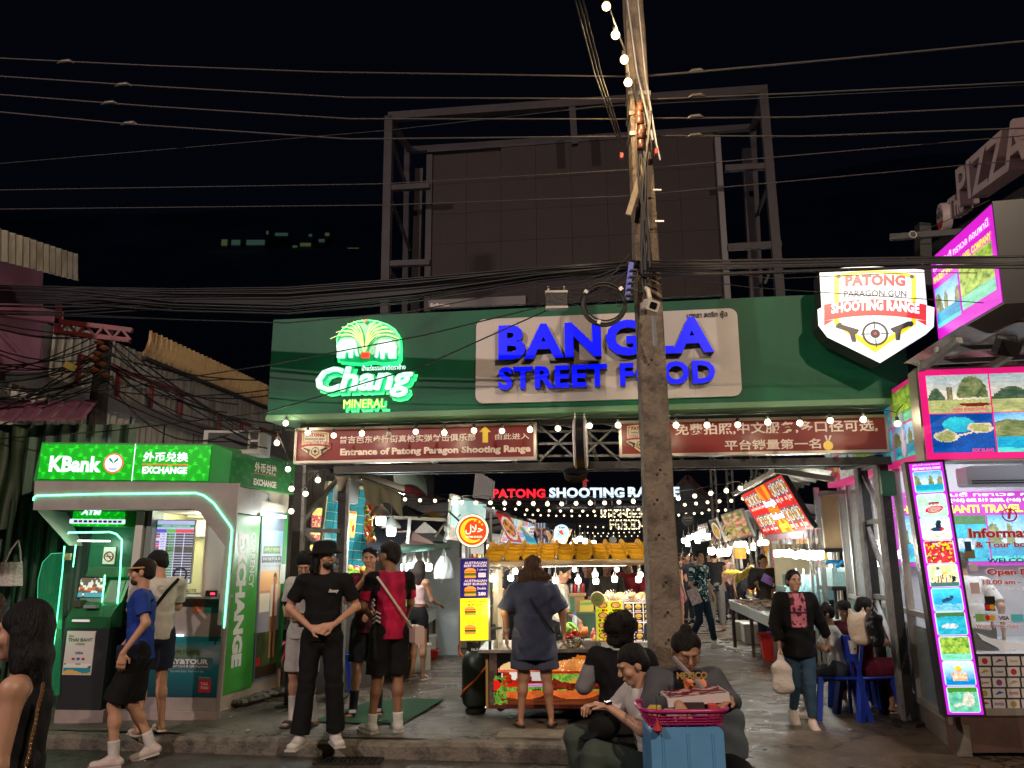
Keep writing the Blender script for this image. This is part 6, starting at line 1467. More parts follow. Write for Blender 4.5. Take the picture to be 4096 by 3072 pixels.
MB(ML).tube([(mw_,.06,.1),(mw_+.12,.2,.1)],.012,6).bd('bracket',_J,mn);MB(ML).tube([(mw_,.06,mh_-.1),(mw_+.12,.2,mh_-.1)],.012,6).bd('bracket',_J,mn)
lamp('panel_light','POINT',ML@V((mw_+.02,-.15,.3)),3,(1,.85,.4),.1,parent=mn)
# round halal sign
RS=_C(P(1890,2123,8.6),P(2000,2123,8.6));rr_=onp(RS,1957,2123)[0]
rs_=_A('round_sign','round red and white lit halal burger sign with a yellow crescent on its pole','sign',P(1890,2123,8.6))
MB(RS).lathe([(rr_,.07),(rr_,-.01),(rr_*.98,-.015)],n=36,axis='Y').bd('sign_drum',mat('dark_maroon',(.06,.01,.01),.4),rs_)
def disc(r,y,m,cx=0,cz_=0,nm='sign_face'):return MB(RS).sheet(circ(cx,cz_,r,40),y).bd(nm,m,rs_)
disc(rr_*.96,-.017,mat('lit_cream',(.8,.75,.6),.3,emis=1.1,ecol=lin(255,240,205)));disc(rr_*.84,-.019,mat('lit_halal_red',(.6,.08,.02),.3,emis=1.0,ecol=lin(225,60,25)))
cr=[(rr_*.72*_c(a),rr_*.72*_s(a))for a in[_d(60+250*k/20)for k in range(21)]]+[(rr_*(.13+.60*_c(a)),rr_*(.05+.60*_s(a)))for a in[_d(300-225*k/20)for k in range(21)]]
mcy=mat('lit_crescent',(.8,.6,.02),.3,emis=1.0,ecol=lin(250,205,40));mb=MB(RS)
for k in range(20):mb.sheet([cr[k],cr[k+1],cr[40-k],cr[41-k]],-.021)
mb.bd('crescent',mcy,rs_)
for(a,b,s)in((.15,.62,.12),(.42,.52,.11),(.58,.36,.09)):
 st_=[]
 for k in range(10):r=rr_*s*(1 if k%2==0 else.45);st_.append((rr_*a+r*_s(2*PI*k/10),rr_*b+r*_c(2*PI*k/10)))
 mb=MB(RS);c_=(rr_*a,rr_*b)
 for k in range(10):mb.sheet([c_,st_[(k+1)%10],st_[k]],-.021)
 mb.bd('star',mcy,rs_)
_B(MB(RS),'\uFEDD\uFEFC\uFEA3',-rr_*.42,rr_*.62,-rr_*.22,rr_*.36,-.022,0,.02).bd('lettering',mat('lit_cream',(.8,.75,.6)),rs_)
_B(MB(RS),'FATIMA BURGER',-rr_*.36,rr_*.6,-rr_*.42,-rr_*.3,-.022,0,.03).bd('lettering',mat('lit_cream',(.8,.75,.6)),rs_)
for s in(-.7,.75):MB(RS).tube([(rr_*s,.03,-rr_*.6),(rr_*s,.05,-rr_*3.0)],.012,6).bd('sign_pole',_J,rs_)
MB(RS).tube([(-.6,.2,.15),(-.45,.1,.2),(-.25,.03,.2),(-rr_*.8,.03,.1)],.01,6).bd('sign_arm',_J,rs_)
# things on the counter
def onc(px,y=-.02):c=onp(F_,px,2575,y);return F_@V((c[0],y,cz))
def veg_ball(mb,c,r,seed):
 pass
bk=_A('vegetable_basket','wire basket of tomatoes, carrots and lettuce on the burger cart counter','basket',onc(2290))
c=onc(2290);_Ac=mat('black_wire',(.02,.02,.02),.4)
for k in range(5):MB(_T(c)).tube([((.07+.02*k)*_c(a*PI/10),(.06+.015*k)*_s(a*PI/10),.01+.028*k)for a in range(21)],.003,5).bd('basket_wire',_Ac,bk)
for k in range(12):a=k*PI/6;MB(_T(c)).tube([(.07*_c(a),.06*_s(a),.01),(.15*_c(a),.12*_s(a),.125)],.003,4).bd('basket_wire',_Ac,bk)
_BR=mat('tomato_red',(.55,.03,.012),.2);_AT=mat('carrot_orange',(.62,.17,.02),.4,bump=.3);_Ar=mat('lettuce_green',(.25,.48,.05),.5,var=.4,vscale=40);_Bn=mat('potato_tan',(.5,.33,.14),.6)
RR=random.Random(3)
for k in range(16):a=RR.uniform(0,6.3);r=RR.uniform(.02,.1);MB(_T(c)).ball((r*_c(a),r*.8*_s(a)-.02,.13+RR.uniform(-.03,.035)),.026,10).bd('tomato',_BR if k%3 else _AT,bk,True)
for k in range(9):a=RR.uniform(3.3,6.1);MB(_T(c)).ball((.08*_c(a),.07*_s(a),.03+RR.uniform(0,.05)),.028,8,(.8,.8,1.3)).bd('potato',_Bn,bk,True)
for k in range(4):MB(_T(c)).tube([(.08+.02*k,-.03,.12),(.11+.012*k,-.02,.17),(.12+.012*k,0,.21)],[.018,.02,.006],8).bd('carrot',_AT,bk,True)
def _m(c,r,n,par,seed):
 q=random.Random(seed);mb=MB(_T(c))
 for k in range(n):
  a=q.uniform(0,6.3);e=q.uniform(.1,1.4);d=V((_c(a)*_c(e),_s(a)*_c(e),_s(e)));s=r*q.uniform(.3,.5);p=d*r*q.uniform(.5,1);t1=d.orthogonal().normalized();t2=d.cross(t1)
  mb._add([p+(t1*_c(b)+t2*_s(b))*s*(1 if b_%2 else.75)+d*(.25*s if b_%2 else-.1*s)for b_,b in enumerate([i*PI/4 for i in range(8)])],[tuple(range(8))])
 return mb.bd('lettuce',_Ar,par)
_m(c+V((-.03,.02,.16)),.085,70,bk,4)
wb=_A('white_basket','round white plastic basket at the front of the burger counter','basket',onc(2366,-.05));q=MB(_T(onc(2366,-.05)));q.lathe([(.075,.002),(.09,.03),(.105,.07),(.112,.075),(.112,.085),(.1,.082),(.085,.02)],n=24);q.bd('basket_body',mat('white_basket',(.62,.58,.48),.5),wb)
for k in range(24):a=k*2*PI/24;MB(_T(onc(2366,-.05))).cbox((.098*_c(a),.098*_s(a),.045),(.004,.004,.04),rz=a).bd('slit',mat('basket_slit',(.12,.1,.08),.6),wb)
def _Q(nm,lab,loc,r,h,m,cap,prof=None,cat='bottle'):
 t=_A(nm,lab,cat,loc);q=MB(_T(loc));q.lathe(prof or[(r*.95,0),(r,.01),(r,h*.65),(r*.5,h*.82),(r*.35,h*.85)],n=14);q.bd('bottle_body',m,t,True)
 q=MB(_T(loc));q.lathe([(r*.4,h*.83),(r*.38,h*.9),(r*.1,h)],n=10);q.bd('cap',cap,t,True);return t
_Q('sauce_bottle','tall red ketchup squeeze bottle on the burger counter',onc(2375,.12),.034,.19,mat('ketchup',(.45,.06,.04),.35),mat('ketchup_cap',(.6,.25,.2),.4))
_Q('sauce_bottle','shorter mustard orange squeeze bottle beside the ketchup',onc(2380,.04),.028,.13,mat('mustard',(.55,.28,.03),.35),mat('white_cap',(.7,.7,.65),.4))
bs_=onc(2305,.5);_Q('water_bottle','clear water bottle with blue label behind the burger counter',bs_+V((0,.1,.10)),.033,.22,mat('bottle_plastic',(.5,.55,.6),.1,alpha=.6),mat('blue_cap',(.02,.1,.5),.4))
def _X(nm,lab,M,q,y,draw,m_,cat='menu sign',dep=.02,par=None):
 t=_A(nm,lab,cat,M@V((q[0],y,q[2])));MB(M).box(q[0]-.006,q[1]+.006,y+.002,y+dep,q[2]-.006,q[3]+.006).bd('board_back',_a,t)
 MB(M).grid(54,70,lambda u,v:(q[0]+(q[1]-q[0])*u,y,q[2]+(q[3]-q[2])*v),draw).bd('board_print',m_,t);return t
def _Bm(u,v):
 c=lin(225,225,30);i=_f(u*2);j=_f(v*4);fu=u*2-i;fv=v*4-j
 if v<.02:return lin(200,30,30)
 r=_h((fu-.5)/.36,(fv-.6)/.30)
 if r<1:c=lin(25,25,30)if r>.8 else mixc(lin(220,110,50),lin(240,200,120),vn(u*26,v*30))
 elif fv<.22 and.15<fu<.85 and vn(u*50,j)>.35:c=lin(90,60,20)if fu<.6 else lin(200,40,30)
 return c if.03<fu<.97 else lin(245,245,150)
qm=xz(F_,2388,2405,2496,2566,.0);_X('menu_board','yellow green menu board of snack plates on the burger counter',F_,qm,.0,_Bm,LIT(.35))
def _BI(u,v):
 i=_f(u*3);j=_f(v*4);fu=u*3-i;fv=v*4-j
 if not(.04<fu<.96 and.04<fv<.96):return lin(230,230,225)
 r=_h((fu-.5)/.34,(fv-.62)/.26)
 if r<1:return mixc(lin(240,170,70),lin(90,150,50),1 if.45<fv<.56 else 0)if fv<.72 else lin(240,190,100)
 if fv<.25 and.15<fu<.8:return lin(220,50,60)if fv<.14 else lin(230,230,230)
 return lin(40,28,26)
qd=xz(F_,2500,2412,2618,2568,.04);_X('menu_board','dark menu board of burger pictures at the right of the burger counter',F_,qd,.04,_BI,LIT(.35))
q=xz(F_,2580,2362,2612,2412,-.02);t=_A('payment_card','small white card sign standing on the right of the burger counter','sign',F_@V((q[0],-.02,q[2])));MB(F_).box(q[0],q[1],-.02,-.01,q[2],q[3]).bd('card',_K,t);MB(F_).box(q[0],q[1],-.0215,-.02,q[3]-.025,q[3]).bd('card_header',mat('slate_header',(.05,.07,.1),.5),t)
c=onp(F_,2390,2396,-.03);g=_A('round_plaque','round golden green plaque above the yellow menu board','sign',F_@V((c[0],-.03,c[1])));q=MB(F_@_T((c[0],-.03,c[1])));q.lathe([(.075,.01),(.075,-.004),(.07,-.006)],n=28,axis='Y');q.bd('plaque_rim',mat('cream_rim',(.65,.58,.4),.4),g);MB(F_).sheet(circ(c[0],c[1],.066,28),-.038).bd('plaque_face',mat('gold_green',(.33,.32,.08),.35,emis=.1),g)
for dy in(.018,-.012):_B(MB(F_),'HALAL' if dy<0 else '\uFEDD\uFEFC\uFEA3',c[0]-.035,c[0]+.035,c[1]+dy-.008,c[1]+dy+.012,-.0395,0,.02).bd('lettering',mat('teal_letter',(.03,.3,.22),.4),g)
bg_=_A('bread_bags','clear plastic bags full of burger buns above the menu boards','bread bags',F_@V((1.4,.25,cz)))
q=xz(F_,2400,2375,2595,2410,.2)
for k in range(13):MB(F_).ball((q[0]+.03+(q[1]-q[0]-.05)*k/12,.22+.05*(k%2),q[2]+.035+.02*(k%3)),.05,10,(1.1,.8,.62)).bd('bun',mat('bun_orange',(.62,.30,.08),.45,var=.2),bg_,True)
MB(F_).box(q[0],q[1],.15,.4,q[2]-.03,q[2]-.005).bd('shelf',_AH,bg_)
for k in range(3):
 x=q[0]+.12+.2*k;mb=MB(F_);mb.grid(10,8,lambda u,v:(x-.12+.24*u,.12+.02*_s(u*9+k),q[2]+.14*v*_s(.3+u*2.6)+.01*_s(u*21+v*8)))
 mb.bd('plastic_bag',mat('clear_film',(.8,.75,.65),.15,alpha=.25),bg_,True)
# back counter of the cart with boxes
q=xz(F_,2240,2455,2400,2462,.9)
bc=_A('back_counter','dark green back counter behind the burger cart','counter',F_@V((1,1.2,fz0)))
MB(F_).box(.35,cw+.2,.95,1.3,fz0,q[3]).bd('counter_body',mat('deep_green_board',(.02,.06,.035),.5),bc);MB(F_).box(.33,cw+.22,.93,1.32,q[3],q[3]+.02).bd('counter_top',mat('olive_top',(.10,.13,.05),.4),bc)
zb_=q[3]+.02
q=xz(F_,2320,2402,2375,2450,.97);t=_A('snack_box','yellow printed carton on the back counter of the burger cart','box',F_@V((q[0],.97,zb_)));MB(F_).box(q[0],q[1],.97,1.15,zb_,q[3]).bd('carton',mat('yellow_carton',(.5,.38,.05),.5),t);MB(F_).box(q[0],q[1],.965,.97,q[3]-.05,q[3]-.02).bd('carton_label',mat('green_label',(.1,.25,.05),.5),t)
q=xz(F_,2272,2390,2300,2458,1.0);t=MB(F_).box(q[0],q[1],1.0,1.02,zb_,q[3]);tag(t.bd('green_board',mat('green_board2',(.03,.12,.06),.5)),'small dark green board leaning behind the burger cart','board')
_BW=mat('red_can',(.35,.02,.02),.3,.3)
q=xz(F_,2245,2372,2310,2385,1.05);t=_A('carton_tray','brown carton tray holding red drink cans behind the burger cart','tray',F_@V((q[0],1.05,q[2])));MB(F_).box(q[0],q[1]+.1,1.02,1.2,q[2],q[3]).bd('tray',mat('brown_carton',(.35,.2,.09),.7),t);MB(F_).box(q[0]+.02,q[1]+.08,1.05,1.18,zb_,q[2]).bd('tray_stand',mat('brown_carton',(.35,.2,.09),.7),t)
for k in range(6):c=F_@V((q[0]+.03+.045*k,1.08,q[3]));MB(_T(c)).lathe([(.018,0),(.02,.01),(.02,.1),(.016,.11)],n=10).bd('can',_BW if k%2 else mat('silver_can',(.5,.4,.4),.3,.5),t,True)
# small lamps on the counter ends
for px,sgn,lab in((1960,1,'black slatted work lamp on the left end of the burger counter'),(2600,-1,'black work lamp on the right end of the burger counter')):
 c=onp(F_,px,2528,-.1);t=_A('work_lamp',lab,'lamp',F_@V((c[0],-.1,cz)));Mx=F_@_T((c[0],-.1,c[1]))@_R(.35*sgn,4,'Z')@_R(-.2,4,'X')
 MB(Mx).bbox(-.065,.065,0,.04,-.08,.08,.012).bd('lamp_housing',_J,t);MB(Mx).box(-.055,.055,.041,.044,-.07,.07).bd('lamp_face',mat('lit_work_lamp',(1,1,1),.3,emis=5,ecol=(1,.97,.85)),t)
 for k in range(6):MB(Mx).box(-.055,.055,-.006,0,-.066+.024*k,-.058+.024*k).bd('fin',_J,t)
 MB(F_).bar((c[0],-.1,cz),(c[0],-.1,c[1]-.06),.03).bd('lamp_stand',_J,t)
# gas cylinder
gc=G(1903,2852);gt_=_A('gas_cylinder','dark green gas cylinder with orange hose standing left of the burger cart','gas cylinder',gc)
q=MB(_T(gc));q.lathe([(.10,.0),(.115,.02),(.115,.05),(.09,.055),(.145,.10),(.152,.16),(.152,.52),(.135,.60),(.09,.655),(.05,.67)],n=28);q.bd('tank',mat('gas_tank_green',(.02,.03,.022),.4,.2,var=.3,vscale=8),gt_,'auto')
q=MB(_T(gc));n=20;vs=[]
for k in range(n+1):
 a=_d(-60-240*k/n+0);vs+=[(.095*_c(a),.095*_s(a),.63),(.105*_c(a),.105*_s(a),.80 if 4<k<16 else.74)]
q._add(vs,[(2*k,2*k+2,2*k+3,2*k+1)for k in range(n)]);q.bd('collar',mat('gas_tank_green',(.02,.03,.022)),gt_,True)
MB(_T(gc)).lathe([(.03,.66),(.03,.74),(.045,.76),(.04,.79)],n=10).bd('valve',mat('brass',(.4,.28,.08),.3,.8),gt_)
_B(MB(_T(gc)),'16.0',-.04,.03,.66,.69,-.107,0,.03).bd('lettering',_K,gt_)
_Ag=mat('orange_hose',(.55,.11,.02),.4)
MB(_T(gc)).tube([(0,-.04,.76),(-.06,-.06,.79),(-.14,-.06,.78),(-.185,-.07,.70),(-.17,-.08,.63),(-.14,-.1,.60)],.012,8).bd('hose',_Ag,gt_,True)
MB(_T(gc)).tube([(.16,-.05,.62),(.12,-.14,.5),(.02,-.17,.38),(-.12,-.14,.26),(-.16,-.05,.18),(-.1,.1,.14)],.011,8).bd('hose',_Ag,gt_,True)
# ================================================================== market lane
def _AB(bl,br,tl):
 x=(br-bl).normalized();u=(tl-bl);u=(u-x*u.dot(x));z=u.normalized();y=z.cross(x)
 M=Matrix(((x.x,y.x,z.x,bl.x),(x.y,y.y,z.y,bl.y),(x.z,y.z,z.z,bl.z),(0,0,0,1)));return M,(br-bl).length,u.length
_x=mat('frame_tube',(.30,.29,.27),.4,.5,var=.3);_AG=mat('black_tarp',(.02,.022,.03),.6,var=.4,vscale=3)
_BO=mat('far_wall_sheet',(.06,.065,.075),.7,.1,var=.3,vscale=1.5)
# --- far end: buildings, sign letters
fe=_A('end_building','dark market hall closing the far end of the lane under the big letters','building',(4,40,0))
EF=_C(P(1900,2200,40),P(2760,2200,40));EF.translation.z=0;ew=onp(EF,2760,2100)[0]
zt_=onp(EF,2300,2010,0)[1];MB(EF).box(-1,ew,.3,4,0,zt_).bd('wall',mat('dark_hall',(.02,.022,.027),.8,var=.3),fe)
x=-1
while x<ew:_z(EF,x,x+1.45,0,onp(EF,2300,2092,0)[1],.3,.05,'wall_sheet',_BO,fe,y=.28,square=True);x+=1.5
MB(EF).box(1.2,ew,.1,.3,zt_-.25,zt_-.1).bd('rail',M_BF,fe)
LS=_C(P(1967,1992,36),P(2718,1990,36));ls=_A('rooftop_sign','PATONG SHOOTING RANGE in big glowing red and white letters over the far hall','sign',LS@V((0,0,0)))
MRL=mat('lit_red_letter',(.7,.05,.05),.3,emis=1.6,ecol=lin(255,25,45));MWL=mat('lit_pale_blue_letter',(.7,.8,.9),.3,emis=1.3,ecol=lin(215,240,255))
def lrow(s,l,r,t,b,m,bold,M=LS,par=ls,dep=.1,side=None):q=xz(M,l,t,r,b,0);_P(s,M,q[0],q[1],q[2],q[3],0,dep,m,par,bold=bold,spacing=1.06,side=side)
lrow('PATONG',1970,2181,1956,1992,MRL,.04);lrow('SHOOTING',2197,2497,1951,1991,MWL,.04);lrow('RANGE',2512,2718,1948,1988,MWL,.04)
q=tr(LS,[(2331,1948),(2331,1925),(2322,1925),(2338,1908),(2355,1925),(2346,1925),(2346,1948)],0);MB(LS).prism(q[::-1],-.05,.05).bd('arrow',mat('lit_dull_red',(.4,.03,.03),.4,emis=.35,ecol=lin(200,60,60)),ls)
for px in(2137,2265,2380,2448,2540):q=onp(LS,px,1992,.1);q2=onp(LS,px,2030,.1);MB(LS).bar((q[0],.1,q[1]+.1),(q2[0],.1,q2[1]),.05).bd('sign_post',_W,ls)
MB(LS).box(0,onp(LS,2718,1990)[0],.05,.12,-.12,-.02).bd('sign_rail',M_BF,ls)
BZ=_C(P(2220,2036,34),P(2640,2034,34));bz=_A('bazaar_sign','dim grey sign board reading BAZAAR SHOPPING FOOD LIVE ENTERTAINMENT','sign',BZ@V((0,0,0)))
q=xz(BZ,2205,2018,2650,2040,.03);MB(BZ).box(q[0],q[1],.02,.1,q[2],q[3]).bd('sign_panel',mat('dark_panel',(.04,.042,.05),.5),bz);MGR=mat('lit_grey_letter',(.4,.4,.42),.4,emis=.25)
for s,a,b in(('BAZAAR SHOPPING',2227,2349),('FOOD',2385,2421),('LIVE ENTERTAINMENT',2458,2625)):q=xz(BZ,a,2024,b,2034,0);_B(MB(BZ),s,q[0],q[1],q[2],q[3],.01,0,.04).bd('lettering',MGR,bz)
SF=_C(P(2398,2070,28),P(2640,2070,28));sf=_A('marquee_sign','STREET FOOD marquee letters studded with small warm bulbs','sign',SF@V((0,0,0)))
MMQ=mat('lit_marquee_letter',(.5,.45,.3),.4,emis=.12,ecol=lin(210,180,110));lrow('STREET',2400,2632,2040,2070,MMQ,.0,SF,sf,.05);lrow('FOOD',2438,2565,2079,2118,MMQ,.0,SF,sf,.05)
# marquee bulbs along the letter outlines (grid cells that fall on the strokes)
SEG={'S':[((1,1),(0,1)),((0,1),(0,.5)),((0,.5),(1,.5)),((1,.5),(1,0)),((1,0),(0,0))],'T':[((0,1),(1,1)),((.5,1),(.5,0))],'R':[((0,0),(0,1)),((0,1),(.9,1)),((.9,1),(.9,.5)),((.9,.5),(0,.5)),((.4,.5),(1,0))],'E':[((1,1),(0,1)),((0,1),(0,0)),((0,0),(1,0)),((0,.5),(.8,.5))],'F':[((1,1),(0,1)),((0,1),(0,0)),((0,.5),(.8,.5))],'O':[((0,0),(0,1)),((0,1),(1,1)),((1,1),(1,0)),((1,0),(0,0))],'D':[((0,0),(0,1)),((0,1),(.8,.95)),((.8,.95),(1,.5)),((1,.5),(.8,.05)),((.8,.05),(0,0))]}
mqb=MB();mqb.ball((0,0,0),.024,6);mqm=mqb.mesh('bulb',mat('lit_marquee_bulb',(1,1,.9),.3,emis=2.2,ecol=(1,.88,.6)));nb=0
for s,a,b,t,bt in(('STREET',2402,2630,2041,2068),('FOOD',2440,2563,2081,2116)):
 q=xz(SF,a,t,b,bt,0);cwid_=(q[1]-q[0])/len(s)
 for i,ch in enumerate(s):
  seen=set()
  for(p0,p1)in SEG[ch]:
   L_=_h((p1[0]-p0[0])*cwid_*.75,(p1[1]-p0[1])*(q[3]-q[2]));n=max(2,int(L_/.105))
   for k in range(n+1):
    u=p0[0]+(p1[0]-p0[0])*k/n;v=p0[1]+(p1[1]-p0[1])*k/n;key=(round(u*6),round(v*6))
    if key in seen:continue
    seen.add(key);o=bpy.data.objects.new('bulb',mqm);C.objects.link(o);o.location=SF@V((q[0]+cwid_*(i+.08+.78*u),-.06,q[2]+(q[3]-q[2])*v));_q(o,sf)
# gable house, grey hall and lattice towers at the far right
gh_=_A('gable_house','grey gabled house behind the string lights right of the pole','house',P(2760,2200,37));GH=_C(P(2640,2200,37),P(2900,2200,37));GH.translation.z=0
pk_=[onp(GH,2690,1975),onp(GH,2747,1915),onp(GH,2862,2030),onp(GH,2862,2060),onp(GH,2690,2060)]
MB(GH).prism([(a,b)for a,b in pk_][::-1],0,5).bd('roof',mat('grey_shingle',(.12,.12,.125),.8,var=.2,stretch=(1,1,6)),gh_)
for a,b in((0,1),(1,2)):MB(GH).bar((pk_[a][0],-.1,pk_[a][1]+.08),(pk_[b][0],-.1,pk_[b][1]+.08),.22).bd('barge_board',mat('red_brown_board',(.10,.04,.035),.7),gh_)
MB(GH).box(pk_[4][0]-1,pk_[3][0]+3,.2,4,0,pk_[3][1]).bd('wall',mat('blue_grey_wall',(.07,.085,.095),.8,var=.2),gh_)
MB(GH).box(pk_[4][0]-1,pk_[3][0]+3,.0,.15,pk_[3][1]-.1,pk_[3][1]+.05).bd('eaves_board',mat('teal_eaves',(.03,.08,.09),.6),gh_)
for i,(l,r_,lab)in enumerate(((2850,2872,'left steel lattice tower rising behind the right stalls'),(2914,2940,'right steel lattice tower rising behind the right stalls'),(3016,3040,'short lattice tower half hidden by the right stall roof'))):
 T=_C(P(l,2100,27),P(r_,2100,27));T.translation.z=0;tw=onp(T,r_,2100)[0];tt=_A('lattice_tower',lab,'tower',T@V((0,0,0)),group='lattice towers');h0=onp(T,l,2110)[1];h1=onp(T,l,1850)[1]+2
 for x in(0,tw):MB(T).box(x-.03,x+.03,-.03,.03,0,h1).bd('chord',_M,tt)
 z=1.5
 for k in range(24):
  if z+.25>h1:break
  MB(T).bar((0,0,z),(tw,0,z+.22),.02).bd('lattice_bar',_M,tt);MB(T).bar((tw,0,z),(0,0,z+.22),.02).bd('lattice_bar',_M,tt);z+=.3
c=P(2751,2079,22);t=_A('drinks_sign','dark round soft drink sign right of the pole under the string lights','sign',c);q=MB(_T(c));q.lathe([(.17,.03),(.17,0),(.16,-.01)],n=28,axis='Y');q.bd('disc',mat('dark_disc',(.03,.035,.035),.4),t)
_B(MB(_T(c)),'Coca-Cola',-.11,.11,.03,.08,-.016,0,.0,shear=.3).bd('lettering',MGR,t);MB(_T(c)).sheet(circ(0,-.03,.11,20,.015),-.015).bd('sign_stripe',mat('dull_mark',(.15,.15,.15),.5),t)
# --- string lights of the lane
def row(lab,x0,x1,y0,y1,n,d0,d1,r,bow=8,m=None,light=0):return _G(lab,[(x0+(x1-x0)*i/(n-1),y0+(y1-y0)*i/(n-1)+bow*4*(i/(n-1))*(1-i/(n-1))+_u(-1.5,1.5))for i in range(n)],d0,d1,r=r,drop=r*3,m=m or _AP,grp='string lights over the lane',light=light)
row('nearest string of globe bulbs above the burger cart',1847,2590,2008,2003,14,13.5,12.5,.034,10,_AC,6)
row('string of small bulbs left above the tents',1620,1800,1996,2003,4,13,13.5,.030,2,_AC)
row('second string of bulbs above the burger cart',1973,2600,2032,2036,15,17,16,.028,10)
row('third, smaller string of bulbs behind the second',2100,2600,2058,2052,17,22,21,.027,8)
row('string of tiny bulbs level with the FOOD letters',2320,2600,2105,2100,10,29,28,.028,6)
row('lower string of tiny bulbs just above the cart awning',2330,2600,2132,2125,14,34,33,.026,4)
row('lowest far string of tiny reddish bulbs over the awning',2380,2600,2145,2142,10,36,35,.026,2)
_G('string of bulbs running from the pole up to the right stall roof',[(2713,1993),(2779,1984),(2843,1973),(2905,1963),(2962,1953)],13,12,r=.036,drop=.1,m=_AC,grp='string lights over the lane',light=6)
_G('second string of bulbs right of the pole',[(2739,2019),(2784,2014),(2830,2009),(2878,2005),(2925,2003),(2972,1994)],17,16,r=.036,drop=.1,m=_AP,grp='string lights over the lane')
_G('third string of small bulbs right of the pole',[(2715,2060),(2745,2056),(2777,2054),(2808,2053),(2836,2039),(2873,2043),(2902,2040)],23,21,r=.036,drop=.1,m=_AP,grp='string lights over the lane')
for i in range(5):wire(['top','second','third','fourth','lowest'][i]+' thin cable crossing the lane behind the gate',[(1560+60*i,1985+16*i,12+2*i),(2100,2012+9*i,14+2*i),(2700,2000+10*i,14+2*i),(3000,1960+18*i,13+2*i)],.007)
# --- stall kit
_AU=mat('blue_cloth',(.03,.07,.30),.8,var=.2);_AL=mat('stall_table_white',(.55,.56,.55),.45,var=.15);_AQ=mat('dark_wood',(.10,.055,.03),.7,var=.3)
def _j(par,M,x0,x1,y0,y1,z,n,cols,r=(.025,.05),seed=1,flat=.7,nm='goods'):
 q=random.Random(seed);mb=MB(M)
 for k in range(n):
  rr=q.uniform(*r);mb.col(mixc(q.choice(cols),(1,1,1),q.uniform(0,.12)));mb.ball((q.uniform(x0,x1),q.uniform(y0,y1),z+rr*flat+q.uniform(0,.04)),rr,6,(q.uniform(.8,1.5),q.uniform(.8,1.2),flat))
 o=mb.bd(nm,mat('goods_print',rough=.4,vcol=True),par,True);o['kind']='stuff';return o
FISH=[lin(200,180,165),lin(230,150,120),lin(170,160,150),lin(220,200,180),lin(200,110,90)]
FRUIT=[lin(240,180,40),lin(220,60,40),lin(120,170,50),lin(250,120,40),lin(240,220,90),lin(180,40,80)]
def _E(lab,M,w,seed,_I,cols,poster='strip',pl_=.7,back=None,group='lit food stalls along the lane',bulbs=4,power=26,posterx=None,warm=False,z_c=.78,roofc=None,kinds=None):
 """x along the lane, -y to the lane; counter, posts, canopy, back wall, poster and bulbs"""
 t=_A('food_stall',lab,'stall',M@V((w/2,.5,0)),group=group);q=random.Random(seed)
 MB(M).box(.05,w-.05,.05,.85,0,z_c-.04).bd('counter_body',_I,t);MB(M).box(0,w,0,.9,z_c-.04,z_c).bd('counter_top',_AL,t)
 for x in(.02,w-.06):
  for y in(.0,1.6):MB(M).box(x,x+.04,y,y+.04,0,2.5).bd('post',_x,t)
 mb=MB(M);mb.grid(8,4,lambda u,v:(w*u,-.35+2.3*v,2.45+.25*_s(v*PI)+.03*_s(u*17+seed)));mb.bd('canopy',roofc or _AG,t,True)
 MB(M).box(0,w,1.66,1.7,0,2.4).bd('back_wall',back or mat('cream_wall',(.55,.50,.40),.7,var=.15),t)
 _j(t,M,.08,w-.08,.08,.8,z_c,90,cols,(.03,.07),seed=seed)
 for k in range(3):MB(M).bbox(w*(.1+.3*k),w*(.32+.3*k),.02,.3,z_c,z_c+.10+.05*(k%2),.01).bd('crate',mat(('blue_crate','orange_crate','green_crate')[k],((.03,.12,.5),(.6,.2,.03),(.05,.35,.08))[k],.5),t);MB(M).box(w*(.15+.28*k),w*(.33+.28*k),1.6,1.64,1.25,1.75).bd('price_board',mat(('board_red','board_yellow','board_white')[k],((.5,.05,.03),(.7,.5,.05),(.6,.6,.6))[k],.5),t)
 MB(M).box(.1,w*.5,1.3,1.6,1.0,1.03).bd('shelf',_AQ,t);_j(t,M,.12,w*.5-.02,1.33,1.58,1.03,12,FRUIT,(.03,.06),seed+5,1.2)
 if poster:
  mb=MB(M@_T((.05,-.32,1.95))@_R(_d(-24),4,'X'));_L(mb,poster,0,w*.8,0,.62,0,seed,30,22);mb.bd('menu_banner',LIT(.55),t)
 for k in range(bulbs):
  _v('bright bulb hanging in the '+lab.split(' with')[0].split(' behind')[0].replace('stall at the end of','end stall of'),M@V((w*(k+.5)/bulbs,.1+.05*(k%2),1.9-.06*(k%3))),.045,_AJ if warm and k%2 else _y,grp='bulbs in the far food stalls',power=power if k%2==0 else 0,col=(1,.93,.80)if warm else(1,.95,.84))
 return t
def rowM(x,y,ang):return _T((x,y,0))@_R(ang,4,'Z')
